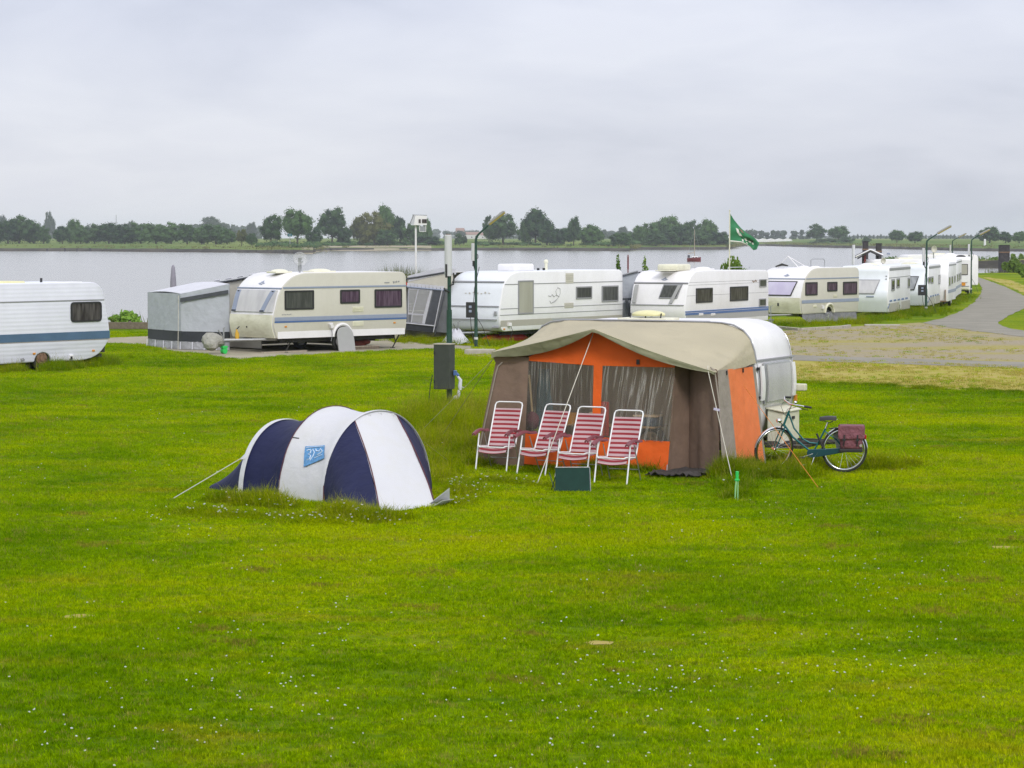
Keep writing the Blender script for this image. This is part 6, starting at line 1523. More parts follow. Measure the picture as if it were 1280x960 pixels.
for k in range(2): mb = MB(); mb.bb((-.35 + .6 * k, -.42, .85), (0 + .6 * k, -.405, 1.02)); mb.build('window', M['glass'], t)

# red and white river mark
Yr = 128; s_ = Yr / F; p = PY(785, 336, Yr); t = thing('marker_post', 'red marker post with dark bands standing beyond the white caravan roof', 'post', (p.x, Yr, -1.6))
zz = H - (318.3 - HOR) * s_ + 1.6; mb = MB(); mb.cyl((0, 0, 0), (0, 0, zz), .03, 8); mb.build('pole', M['redhull'], t)
mb = MB(); mb.cyl((0, 0, zz - .75), (0, 0, zz - .1), .042, 8); mb.build('red_band', M['redhull'], t); 

# mooring timbers
def pile(px, ytop, wpx, Y, label, dep=None, ph=.5):
    s_ = Y / F; p = PY(px, 300, Y); w_ = wpx * s_; zt = H - (ytop - HOR) * s_
    t = thing('mooring_post', label, 'mooring post', (p.x, Y, -3), 0, 'dark mooring timbers in the water'); mb = MB(); mb.box((0, 0, (zt + 3) / 2), (w_, dep or w_, zt + 3), Matrix.Rotation(.05, 3, 'Z')); mb.build('timber', M['pile'], t, bevel=.04)
    mb = MB(); mb.bb((-w_ / 2 - .02, -(dep or w_) / 2 - .02, zt + 3), (w_ / 2 + .02, (dep or w_) / 2 + .02, zt + 3.08)); mb.build('cap', M['black'], t)
    mb = MB(); mb.bb((-w_ / 2 - .03, -(dep or w_) / 2 - .04, zt + 2.2), (w_ / 2 + .03, (dep or w_) / 2 + .0, zt + 2.32)); mb.build('iron_band', M['rust'], t)
pile(1081.8, 302.5, 6.4, 250, 'tall dark mooring timber, left one of the pair behind the small gable roof')
pile(1098.5, 305, 6.6, 250, 'dark mooring timber, right and slightly lower one of the pair by the gable roof')
pile(1255.3, 307, 11.6, 280, 'wide dark mooring timber standing near the shrubs at the right edge')
# gable shelter
Ys = 150; s_ = Ys / F; p = PY(1087.5, 320, Ys); X = lambda px: (px - 1087.5) * s_; Z = lambda py: H - (py - HOR) * s_
t = thing('gable_shelter', 'small shelter with a white edged gable roof beyond the caravans', 'shelter', (p.x, Ys, 0))
l_, ap, r_ = V((X(1069.5), 0, Z(321.5))), V((X(1087.8), 0, Z(312.5))), V((X(1103.5), 0, Z(319.2)))
mb = MB(); mb.slab([l_, ap, ap + V((0, 1.6, 0)), l_ + V((0, 1.6, 0))], (0, 0, -1), .05); mb.slab([ap, r_, r_ + V((0, 1.6, 0)), ap + V((0, 1.6, 0))], (0, 0, -1), .05); mb.build('roof', M['pile'], t)
mb = MB(); mb.tube([l_ + V((0, -.05, .03)), ap + V((0, -.05, .03)), r_ + V((0, -.05, .03))], .045, 4); mb.build('roof_edge', M['white'], t)
mb = MB(); mb.tube([l_ + V((.1, -.04, -.08)), ap + V((0, -.04, -.09)), r_ + V((-.1, -.04, -.08))], .045, 4); mb.build('fascia', M['pile'], t)
for px in (1079.5, 1083.5): pass
for px in (1080, 1099): mb = MB(); mb.cyl((X(px), .5, 0), (X(px), .5, Z(317)), .05, 8); mb.build('post', M['pile'], t)
mb = MB(); mb.box((X(1082), .3, Z(325)), (.12, .1, .7)); mb.build('notice', M['redhull'], t)
# small blue float/board on the water
p = G(1110.5, 319, -1.5); t = thing('pontoon', 'small blue grey raft with low rail floating on the river behind the white caravans', 'raft', (p.x, p.y, -1.5)); mb = MB(); mb.bb((-.45, -.5, .2), (.45, .5, .75)); mb.build('raft', M['bluegrey'], t, bevel=.08); mb = MB()
for x in (-.4, .4): mb.cyl((x, -.45, .7), (x, -.45, 1.05), .03, 6)
mb.tube([(-.4, -.45, 1.05), (.4, -.45, 1.05)], .03, 6); mb.build('rail', M['white'], t)

# near shrubs
def shrub(name, label, px, pytop, wpx, Y, leaf, lsize, n, kind='bush', group=None, z0=-.1, seed=1, stems=6):
    s_ = Y / F; p = PY(px, 300, Y); w_ = wpx * s_; zt = H - (pytop - HOR) * s_; r = random.Random(seed); hgt = zt - z0
    t = thing(name, label, 'bush' if name != 'sapling' else 'sapling', (p.x, Y, z0), 0, group); cr = MB()
    if kind == 'bush':
        bl = []
        for _ in range(9):
            a = r.uniform(0, 6.28); q = r.uniform(0, .36) * w_; z = r.uniform(.25, .8) * hgt; bl.append(((q * math.cos(a), q * math.sin(a) * .8, z * (1 - .5 * q / w_)), (w_ * .17, w_ * .16, hgt * .2)))
        for c, q in bl: lump(cr, c, [k * .8 for k in q], r)
        leafcloud(cr, bl, n, lsize, r)
    elif kind == 'spiky':
        for _ in range(n):
            a = r.uniform(-1, 1); b2 = r.uniform(0, 6.28); l_ = r.uniform(.45, 1.0); base = V((r.uniform(-.25, .25) * w_, r.uniform(-.2, .2) * w_, 0)); tip = V((a * w_ * .52, math.sin(b2) * w_ * .35, hgt * l_ * math.cos(a * .9)))
            k0 = V((0, 0, 0)); sd_ = V((r.uniform(-1, 1), r.uniform(-1, 1), 0)).normalized() * lsize * .35
            for q in range(7):
                u = .3 + .1 * q; c = base.lerp(tip, u) + V((r.uniform(-1, 1), r.uniform(-1, 1), r.uniform(-.5, 1))) * lsize * .6; d = (tip - base).normalized() * lsize; d += V((r.uniform(-1, 1), r.uniform(-1, 1), r.uniform(-1, 1))) * lsize * .5
                cr.add([c, c + d * .5 + sd_, c + d, c + d * .5 - sd_], [(0, 1, 2, 3)])
        lump(cr, (0, 0, hgt * .28), (w_ * .36, w_ * .28, hgt * .30), r)
    else:
        for k in range(14):
            z = hgt * (.12 + .85 * k / 14); leafcloud(cr, [((r.uniform(-.12, .12) * w_, 0, z), (w_ * (.5 - .35 * k / 14) * r.uniform(.6, 1.1), w_ * .3, hgt * .06))], n // 14, lsize, r)
    cr.build('crown' if name != 'sapling' else 'leaves', M[leaf], t, merge=False)
    tk = MB()
    for k in range(stems): a = k * 6.28 / stems; tk.tube([(.05 * math.cos(a), .05 * math.sin(a), -.1), (w_ * .12 * math.cos(a), w_ * .12 * math.sin(a), hgt * .5), (w_ * .22 * math.cos(a), w_ * .2 * math.sin(a), hgt * .78)], [.02, .014, .006], 5)
    tk.build('stem', M['bark'], t)
shrub('bush', 'bright green leafy bush over the timber rail right of the blue striped caravan', 155, 387, 42, 106, 'leaf_bright', .17, 900, z0=-.15, seed=3)
shrub('bush', 'spiky green bush behind the foot of the flagpole', 915.5, 317, 43, 118, 'leaf_bush', .16, 1300, 'spiky', z0=-.3, seed=4)
shrub('sapling', 'upright leafy sapling left of the red marker post', 773.5, 317, 11, 112, 'leaf_bush', .12, 420, 'sap', z0=0, seed=5, stems=2)
shrub('sapling', 'leafy sapling right of the red marker post', 806, 319.5, 11, 112, 'leaf_bush', .12, 420, 'sap', z0=0, seed=6, stems=2)
shrub('sapling', 'low weedy sprig behind the air conditioner of the white caravan', 664.5, 327, 11, 112, 'leaf_bush', .11, 120, 'sap', z0=.2, seed=7, stems=2)
shrub('bush', 'low green weeds behind the roof of the blue striped caravan', 850, 333, 22, 113, 'leaf_bush', .1, 400, 'spiky', z0=.4, seed=8, stems=3)
shrub('bush', 'dense green bush at the right edge behind the wide mooring timber', 1268, 321, 30, 268, 'leaf_bush', .35, 1100, z0=-.2, seed=9)
shrub('bush', 'broad green bush at the right edge in front of the taller bush', 1279, 330, 30, 255, 'leaf_bush', .33, 1100, z0=-.1, seed=10)
shrub('bush', 'green bush beyond the right edge of the frame', 1300, 318, 40, 262, 'leaf_bush', .35, 1100, z0=-.2, seed=12)
shrub('bush', 'small dark shrub above the water right of the wide mooring timber', 1266.5, 316, 8, 432, 'leaf_bush', .5, 260, z0=-.4, seed=13)
shrub('bush', 'dark shrub at the right edge on the stone dam', 1276.5, 316.5, 8, 432, 'leaf_bush', .5, 260, z0=-.4, seed=14)
shrub('bush', 'olive bush at the water edge under the bare mast pole left of the dam', 1245, 321, 6, 432, 'leaf_bush', .5, 160, z0=-.4, seed=15)
shrub('bush', 'dark low bush at the right edge beside the road bend', 1287, 333, 26, 232, 'leaf_bush', .3, 900, z0=-.1, seed=16)
# reeds and weeds on the near bank edge
rw = random.Random(19); mb = MB()
def weeds(mb, x, y, z, h, w_, n, r):
    for _ in range(n):
        a = r.uniform(0, 6.28); b2 = V((x + r.gauss(0, w_), y + r.gauss(0, w_ * .6), z)); tip = b2 + V((math.cos(a) * h * .35, math.sin(a) * h * .35, h * r.uniform(.5, 1.1))); sd_ = V((math.sin(a), -math.cos(a), 0)) * .02
        mb.add([b2 - sd_, b2 + sd_, b2.lerp(tip, .6) + sd_ * .8, tip, b2.lerp(tip, .6) - sd_ * .8], [(0, 1, 2, 3, 4)])
for _ in range(700):
    px = rw.uniform(478, 548); Y = rw.uniform(106, 113); p = PY(px, 300, Y); h_ = max(.3, 2.35 - abs(px - 500) * .012 + .25 * math.sin(px * .5)); weeds(mb, p.x, Y, 0, h_, .15, 8, rw)
for _ in range(1500):
    k = rw.randrange(len(sh) - 1); x, y = sh[k]; 
    if not (-45 < x < 60): continue
    weeds(mb, x + rw.uniform(-2, 2), y + rw.uniform(-2.2, 1.2), -.1, rw.uniform(.3, .8), .25, 8, rw)
tag(mb.build('bank_weeds', M['reed'], merge=False), 'reeds and weeds along the near river bank', 'weeds', kind='stuff')
# ================================================================== the orange tent (awning) and its caravan
AK = math.radians(-26); FL = V((-.596, 40.78, 0))
KM = Matrix.Translation(FL) @ Matrix.Rotation(AK, 4, 'Z'); KI = KM.inverted(); K3 = KM.to_3x3()
LW, DV = 4.33, 2.2
def KP(px, py, p0, n):      # pixel -> awning-local point on plane through local p0 with local normal n
    return KI @ onplane(px, py, KM @ V(p0), K3 @ V(n))
t = thing('awning', 'orange and brown canvas awning with a beige roof behind the four striped chairs', 'awning', FL, AK)
TW = t
FN = V((0, -1, .14)).normalized()      # front wall leans back
def fp(px, py, off=0.0): return KP(px, py, V((0, 0, 0)) + FN * off, FN)
def panel(name, pxs, m, off=0.0, th=.012, parent=None, plane=None, clampz=True):
    q = [(plane(px, py) if plane else fp(px, py, off)) for px, py in pxs]
    if clampz:
        for p in q: p.z = max(p.z, .015)
    mb = MB(); nn = (q[1] - q[0]).cross(q[2] - q[0]).normalized(); nn = nn if nn.y < 0 else -nn
    mb.slab([p - nn * th for p in q], nn, th); return mb.build(name, M[m], parent or t)
# soft canvas panel: grid with gentle folds (bilinear between 4 corners)
def soft(name, c4, m, amp=.02, nx=16, nz_=12, th=.008, parent=None, seed=0, fx=3, fz=1.2):
    a, b_, c, d = c4           # top-left, top-right, bottom-right, bottom-left
    nn = (b_ - a).cross(d - a).normalized(); nn = nn if nn.y < 0 or abs(nn.y) < .3 and nn.x > 0 else -nn
    rows = []
    for i in range(nz_ + 1):
        v = i / nz_; rows.append([])
        for j in range(nx + 1):
            u = j / nx; p = a.lerp(b_, u).lerp(d.lerp(c, u), v); e = min(1, 6 * u, 6 * (1 - u), 6 * v + .2)
            rows[-1].append(p + nn * amp * e * mnoise.noise(V((u * fx + seed, v * fz, seed * 1.7))))
    mb = MB(); mb.shell(rows, th); return mb.build(name, M[m], parent or t, smooth=60)
def F4(a, b_, c, d, off=0.0):
    q = [fp(*x, off) for x in (a, b_, c, d)]
    for p in q: p.z = max(p.z, .02)
    return q
brow_l = soft('side_panel', F4((621, 449), (661, 452), (655, 586), (594, 581)), 'brown', .05, seed=1)
orf = soft('gable', F4((661, 446), (742, 412), (743, 457), (660, 451)), 'orange', .01, seed=2)
soft('gable', F4((742, 412), (845, 452), (843.5, 459.5), (743, 457)), 'orange', .01, seed=3)
soft('centre_strip', F4((742.5, 452), (753.5, 453), (749.5, 556), (740, 553)), 'orange', .01, nx=4, seed=4)
soft('lower_panel', F4((656, 540.5), (743, 546), (742, 590), (655, 580)), 'orange', .03, seed=5)
soft('lower_panel', F4((743, 546), (837.5, 552), (834, 593), (742, 590)), 'orange', .03, seed=6)
wn = soft('clear_window', F4((660, 450.5), (744, 455.5), (741.5, 548), (655.5, 542)), 'vinyl', .03, nx=40, fx=14, seed=7, th=.002)
wn2 = soft('clear_window', F4((752, 455.5), (844, 459), (838.5, 553.5), (749, 548)), 'vinyl2', .04, nx=40, fx=10, seed=8, th=.002)
# recessed door on the right
RC = KP(898, 590, (0, 0, 0), FN); rec = lambda px, py: KP(px, py, (0, .45, 0), (0, -1, .14))
A1, B1 = fp(843.5, 455), fp(834, 593); B1.z = .02
Cb = rec(861, 579.5); Cb.z = .02; Ct = rec(862, 455)
soft('door_wing', [A1, Ct, Cb, B1], 'brown', .03, seed=9)
R1t, R1b = fp(896.5, 462), fp(900, 594); R1b.z = .02
soft('door_panel', [Ct, R1t, R1b, Cb], 'brown', .05, seed=10)
# right end wall: corner, rail end
ct, cb = fp(897, 463), V((LW - .02, .0, .02))
cb = fp(903, 597); cb.z = .02
rt_ = KP(943.5, 458, (0, DV, 0), (0, 1, 0)); rb_ = KP(957, 583, (0, DV - .02, 0), (0, 1, 0)); rb_.z = .02
def ew(u, v): return ct.lerp(rt_, u).lerp(cb.lerp(rb_, u), v)
soft('end_wall', [ew(0, 0), ew(.26, 0), ew(.34, 1), ew(0, 1)], 'taupe', .02, nx=6, seed=11)
soft('end_wall', [ew(.25, 0), ew(.93, 0), ew(.97, 1), ew(.33, 1)], 'orange2', .03, seed=12)
soft('end_wall', [ew(.925, 0), ew(1, 0), ew(1, 1), ew(.965, 1)], 'taupe', .005, nx=3, seed=13)
# left end wall
lt = fp(621, 449); lb = fp(594, 581); lb.z = .02
lrt, lrb = V((.05, DV, 1.75)), V((.0, DV, .02))
soft('end_wall', [lrt, lt, lb, lrb], 'brown', .04, seed=14)
# roof: from the curved rail on the caravan to the eave
rail = [(-.02, 1.62), (.0, 1.85), (.06, 2.06), (.17, 2.21), (.34, 2.29), (.60, 2.325), (1.2, 2.335), (2.0, 2.34), (2.8, 2.335), (3.45, 2.325), (3.68, 2.29), (3.86, 2.20), (3.98, 2.06), (4.05, 1.88), (4.09, 1.68)]
eLc, ePk, eRc = KP(614.5, 440.5, (0, .12, 0), (0, 1, 0)), KP(742, 411.5, (0, -.05, 0), (0, 1, 0)), KP(893.5, 465, (0, .12, 0), (0, 1, 0))
pk_u = .42
def rail_at(tt):
    k = min(len(rail) - 2, int(tt * (len(rail) - 1))); f_ = tt * (len(rail) - 1) - k; a, b_ = rail[k], rail[k + 1]
    return V((a[0] + (b_[0] - a[0]) * f_, DV + .01, a[1] + (b_[1] - a[1]) * f_))
def eave_at(tt):
    # tt along rail param; left arc holds the corner, then straight to the peak, then to the right corner
    s0, s1, s2 = .22, .5, .84
    if tt <= s0: return eLc.copy() + V((.0, .0, 0))
    if tt <= s1:
        f_ = (tt - s0) / (s1 - s0); p = eLc.lerp(ePk, f_); p.z -= .015 * math.sin(PI * f_); return p
    if tt <= s2:
        f_ = (tt - s1) / (s2 - s1); p = ePk.lerp(eRc, f_); p.z -= .03 * math.sin(PI * f_); return p
    f_ = (tt - s2) / (1 - s2); p = eRc.copy(); p.y += .02 * f_; return p
rows = []; NT, NR = 84, 10
for i in range(NR + 1):
    v = i / NR; r = []
    for j in range(NT + 1):
        tt = j / NT; p = rail_at(tt).lerp(eave_at(tt), v)
        sag = .07 * math.sin(PI * v) * (1 - math.exp(-abs(tt - .5) * 9)) * (1 if .12 < tt < .9 else .4)
        p.z -= sag + .012 * mnoise.noise(V((tt * 26, v * 1.6, 2))) + .02 * mnoise.noise(V((tt * 9 + v * 2, v * 2.5, 6)))
        r.append(p)
    rows.append(r)
mb = MB(); mb.shell(rows, -.004); rf = mb.build('roof', M['canvas'], t, smooth=60)
mb = MB(); mb.tube([rail_at(k / 60) + V((0, -.02, .015)) for k in range(61)], .016, 6); mb.build('rail_bead', M['greytrim'], t, smooth=60)
# valance flap hanging from the eave
def vdepth(tt):
    if tt < .22: return .10
    if tt < .5: f_ = (tt - .22) / .28; return .04 + .135 * math.sin(PI * min(1, f_ * .96 + .04)) ** .8
    if tt < .84: f_ = (tt - .5) / .34; return .03 + .085 * math.sin(PI * f_)
    return .05
rows = []
for i in range(5):
    v = i / 4; r = []
    for j in range(40):
        tt = .20 + .645 * j / 39; p = eave_at(tt)
        lip = .11 * math.sin(PI * max(0, min(1, (tt - .22) / .28))) if tt < .5 else .05 * math.sin(PI * (tt - .5) / .34)
        r.append(p + V((0, (lip * .9 * v if tt < .5 else lip * .3 * v) - .01 + .015 * mnoise.noise(V((j * .5, v * 2, 0))), -vdepth(tt) * v + .004)))
    rows.append(r)
mb = MB(); mb.shell(rows, .006); mb.build('valance', M['valance'], t, smooth=60)
mb = MB(); mb.tube([eave_at(.20 + .645 * j / 60) + V((0, -.006, .004)) for j in range(61)], .008, 5); mb.build('eave_seam', M['taupe'], t)
# brown strip put in for the dark, shaded underside of the left roof corner
soft('corner_shade', [eLc + V((0, 0, -.02)), fp(662, 447), fp(661, 453), fp(621, 456)], 'brown', .005, nx=6, nz_=3, seed=15)
# poles seen
mb = MB(); q = [fp(629, 452, .02), fp(622.5, 458, .03), fp(620, 466, .03), fp(607, 525, .03), fp(595, 580, .03)]; q[-1].z = 0; mb.tube(q, .012, 6); mb.build('corner_pole', M['taupe'], t)
mb = MB(); q = [fp(888, 459, .04), fp(893.5, 464, .05), fp(899, 505, .05), fp(904.5, 597, .05)]; q[-1].z = 0; mb.tube(q, .012, 6); mb.build('corner_pole', M['taupe'], t)
for a, b_ in (((742, 414), (744, 590)),): mb = MB(); q = [fp(*a, -.05), fp(*b_, -.05)]; q[1].z = 0; mb.tube(q, .013, 6); mb.build('centre_pole', M['steel'], t)
mb = MB(); q = fp(797.5, 452.5, .02); mb.box(q, (.05, .02, .08)); 
for px, py in ((908.5, 466), (929, 463)):
    p = KP(px, py, ew(.5, .02) + V((.02, 0, 0)), (ew(1, 0) - ew(0, 0)).cross(ew(0, 1) - ew(0, 0))); mb.box(p, (.02, .02, .07))
mb.build('tab', M['black'], t)
mb = MB()
for px, py in ((834, 597), (899, 597)): q = fp(px, py, .03); q.z = 0; mb.tube([q + V((0, 0, .15)), q + V((0, -.03, -.02))], .008, 5)
mb.build('peg', M['steel'], t)
# guy ropes
def rope(name, pts_, m, r=.006, parent=t): mb = MB(); mb.tube(pts_, r, 5); return mb.build(name, M[m], parent)
gd = KI @ G(671, 606); rope('guy_rope', [ePk + V((0, 0, .0)), fp(741, 418, .05), gd], 'rope', .007)
mb = MB(); mb.tube([gd + V((0, 0, .04)), gd + V((0, -.05, -.05))], .01, 5); mb.build('rope_peg', M['steel'], t)
gd = KI @ G(917, 606); rope('guy_rope', [fp(885, 457, .04), fp(884.5, 461, .10), gd], 'rope', .007); 
q = fp(884.5, 461, .1).lerp(gd, .36); mb = MB(); mb.box(q, (.10, .02, .035), Matrix.Rotation(.2, 3, 'Y')); mb.build('rope_runner', M['lavpane'], t)
rope('guy_rope', [fp(618, 446, .04), KI @ G(545, 556)], 'ropeolive', .006); rope('guy_rope', [fp(615, 450, .02), KI @ G(524, 541)], 'rope', .004)
rope('guy_rope', [ew(.62, .18) + V((.03, -.02, 0)), KI @ G(1024, 611)], 'ropeorange', .005)

# things inside the awning
def kthing(name, label, cat, x, y, z=0, rz=0, group=None): return thing(name, label, cat, KM @ V((x, y, z)), AK + rz, group)
p = KP(681, 480, (0, .5, 0), (0, 1, 0)); t2 = kthing('hanging_jacket', 'blue jacket hanging behind the left clear window of the orange tent', 'jacket', p.x, .5, p.z)
mb = MB(); rows = [[V(((-.10 + .2 * j / 8) * (1 + .3 * k / 8), .03 * math.sin(j * 2.2 + k * .3), .25 - .95 * k / 8)) for j in range(9)] for k in range(9)]; mb.shell(rows, .05); mb.build('cloth', M['bluecloth'], t2, smooth=60); mb = MB(); mb.tube([(0, 0, .25), (0, 0, .36)], .01, 5); mb.build('hook', M['steel'], t2)
p = KP(667, 555, (0, .4, 0), (0, 1, 0)); t2 = kthing('purple_bag', 'purple bag hanging low behind the left clear window of the orange tent', 'bag', p.x, .35, .75)
mb = MB(); lump(mb, (0, 0, 0), (.13, .08, .14), rg); mb.build('bag', M['purple'], t2, smooth=60); mb = MB(); mb.tube([(0, 0, .1), (-.03, 0, .45), (-.06, 0, .75)], .018, 5); mb.build('strap', M['rope'], t2)
p = KP(708, 540, (0, .5, 0), (0, 1, 0)); t2 = kthing('folding_table', 'low camping table inside the orange tent behind its left clear window', 'table', 2.0, .85)
mb = MB(); mb.bb((-.95, -.3, .66), (.95, .3, .69)); mb.build('tabletop', M['woodpale'], t2, bevel=.01)
for sx in (-.85, .85):
    for sy in (-.22, .22): mb = MB(); mb.cyl((sx, sy, 0), (sx, sy, .66), .015, 6); mb.build('leg', M['steel'], t2)
t2 = kthing('yellow_basket', 'yellow basket on the table inside the orange tent', 'basket', 1.35, .75, .69)
mb = MB(); mb.tube([(0, 0, 0), (0, 0, .17)], [.15, .19], 14); mb.build('basket', M['yellow'], t2, smooth=50); mb = MB(); mb.ring((0, 0, .17), (1, 0, 0), .17, .01, 16, 5, (0, PI)); mb.build('handle', M['yellow'], t2)
t2 = kthing('water_carrier', 'white plastic jug on the table inside the orange tent', 'jug', 1.85, .72, .69)
mb = MB(); mb.bb((-.1, -.08, 0), (.1, .08, .2)); mb.tube([(0, 0, .2), (0, 0, .26)], .03, 8); mb.build('jug', M['white'], t2, bevel=.03); mb = MB(); mb.tube([(-.06, 0, .2), (-.06, 0, .25), (.05, 0, .24)], .012, 5); mb.build('handle', M['white'], t2)
t2 = kthing('red_jacket', 'red jacket hung on the awning pole behind the second chair from the right', 'jacket', 2.2, .25, .85); mb = MB(); rows = [[V((-.09 + .18 * j / 6, .02 * math.sin(j * 2), .25 - .55 * k / 6)) for j in range(7)] for k in range(7)]; mb.shell(rows, .04); mb.build('cloth', M['redplastic'], t2, smooth=60)
t2 = kthing('storage_crate', 'dark blue crate on the table behind the right clear window of the orange tent', 'crate', 2.75, .8, .69); mb = MB(); mb.bb((-.2, -.14, 0), (.2, .14, .16)); mb.build('crate', M['bluetrim'], t2, bevel=.02); mb = MB(); mb.bb((-.22, -.16, .15), (.22, .16, .18)); mb.build('lid', M['white'], t2, bevel=.01)

# groundsheet in front of the door, green peg
cgs = G(864, 592); q_ = thing('groundsheet', 'crumpled dark groundsheet on the grass before the tent door', 'groundsheet', cgs, AK)
rows = [[V((-.40 + .84 * j / 24 + .05 * math.sin(i * 1.1), -.95 + 1.75 * i / 20, .05 + .10 * abs(mnoise.noise(V((j * .3, i * .35, 4)))) + .03 * mnoise.noise(V((j * .8, i * .7, 9))))) for j in range(25)] for i in range(21)]
mb = MB(); mb.shell(rows, .012); mb.build('sheet', M['mud'], q_, smooth=60)
pg = G(919.5, 626); t2 = thing('tent_peg', 'bright green plastic peg with a pale stem beside the right guy rope', 'peg', pg)
s_ = pg.y / F; mb = MB(); mb.tube([(-.01, 0, -.02), (.0, .0, .20), (.02, .02, .36)], [.009, .012, .013], 8); mb.tube([(.03, 0, -.02), (.035, .02, .36)], .009, 6); mb.build('stem', M['pegpale'], t2); mb = MB(); mb.tube([(.02, .02, .27), (.022, .02, .42)], [.022, .026], 10); mb.box((.02, .0, .30), (.07, .025, .025)); mb.build('head', M['pegreen'], t2, bevel=.006)

# ---- the old white caravan K behind the awning
t = thing('caravan', 'old white caravan with rounded end and yellow roof dome, behind the orange awning', 'caravan', KM @ V((2.05, DV + .95, 0)), AK)
KC = object.__new__(Caravan); KC.t = t; KC.L = 4.2; KC.W = 1.9; KC.zb = .32; KC.rz = AK; KC.mw = KM @ Matrix.Translation(V((2.05, DV + .95, 0))); KC.inv = KC.mw.inverted(); KC.zt = 2.36
KC.body([(-1.95, .32, .2), (-2.12, 1.0, .4), (-2.0, 2.32, .62), (1.86, 2.36, .72), (2.06, 1.45, .4), (2.03, .9, .4), (1.82, .32, .3)], [0.1], 'white', 'white', .3, .06)
# end face: trims, big clear-plastic window, light frames
KC.fpanel('end_seam', -.94, .94, 1.70, 1.725, 'greytrim', .010, n=2)
def kend(px, py): return KC.E(px, py, 2.12)
ya, za = kend(951, 452); yb, zb_ = kend(986, 447); yc, zc = kend(985, 490)
wf = KC.fpanel('window', -.62, .62, .98, 1.66, 'alu', .02)
KC.fpanel('pane', -.55, .57, 1.02, 1.62, 'silverpane', .035, wf, n=8)
pv_ = KC.fpanel('plastic_cover', -.58, .60, .97, 1.65, 'endcover', .06, wf, n=8)
for y0, y1 in ((-.84, -.68), (.70, .84)): KC.fpanel('vent_strip', y0, y1, 1.05, 1.62, 'white', .03)
mb = MB()
for y, z in ((-.9, 1.58), (.82, 1.5), (.82, 1.22), (-.9, 1.1)): mb.box((KC.fx(z) + .03, y, z), (.04, .06, .05))
mb.build('clip', M['black'], t)
mb = MB(); 
for y in (-.86, .86): mb.tube([(KC.fx(z / 10) + .01, y * 1.12 if False else y, z / 10) for z in range(4, 22)], .010, 5)
mb.build('corner_trim', M['alu'], t)
mb = MB(); mb.box((KC.fx(1.15) + .1, .93, 1.18), (.22, .12, .12), None); mb.build('rear_mirror_bracket', M['cream'], t, bevel=.02)
mb = MB(); mb.box((KC.fx(.95) + .05, .9, 1.0), (.06, .05, .12)); mb.build('marker_light', M['orangelens'], t, bevel=.01)
p = KP(812, 397, (0, DV + .55, 0), (0, 1, 0)); lx = p.x - 2.05
mb = MB(); mb.bb((lx - .45, -.75, 2.33), (lx + .45, -.15, 2.385)); mb.build('hatch_frame', M['cream'], t, bevel=.01); mb = MB(); mb.ell((lx, -.45, 2.44), (.30, .22, .075), 20, 6, -.3); mb.build('roof_dome', M['plastic_y'], t, smooth=60)
mb = MB()
for q in (-.28, .0, .28): mb.tube([(lx + q, -.6, 2.36), (lx + q, -.55, 2.46)], .012, 5)
mb.build('hinge', M['black'], t)
mb = MB(); mb.bb((-1.7, -.94, 2.335), (1.2, -.90, 2.365)); mb.build('roof_trim', M['alu'], t)
KC.wheel(.1, .3, -1); KC.wheel(.1, .3, 1)
mb = MB(); mb.tube([(1.6, .6, .3), (3.1, .05, .34)], .04, 6); mb.tube([(1.6, -.6, .3), (3.1, -.05, .34)], .04, 6); mb.bb((2.1, -.7, .26), (2.75, .7, .31)); mb.build('drawbar', M['dark'], t)
# gas locker on the drawbar
mb = MB(); x0, x1, y0, y1 = 2.03, 2.32, -.40, .40
mb.add([(x0, y0, .30), (x1, y0, .30), (x1, y1, .30), (x0, y1, .30), (x0, y0, .88), (x1, y0, .82), (x1, y1, .82), (x0, y1, .88)], [(0, 1, 5, 4), (1, 2, 6, 5), (2, 3, 7, 6), (3, 0, 4, 7), (4, 5, 6, 7), (3, 2, 1, 0)]); gl = mb.build('gas_locker', M['cream'], t, bevel=.02)
mb = MB(); mb.slab([(x0 - .02, y0 - .03, .885), (x1 + .03, y0 - .03, .825), (x1 + .03, y1 + .03, .825), (x0 - .02, y1 + .03, .885)], (0, 0, 1), .03); mb.build('lid', M['cream'], gl, bevel=.01)
mb = MB(); mb.box((x1 + .015, .05, .72), (.02, .1, .05)); mb.build('latch', M['black'], gl)

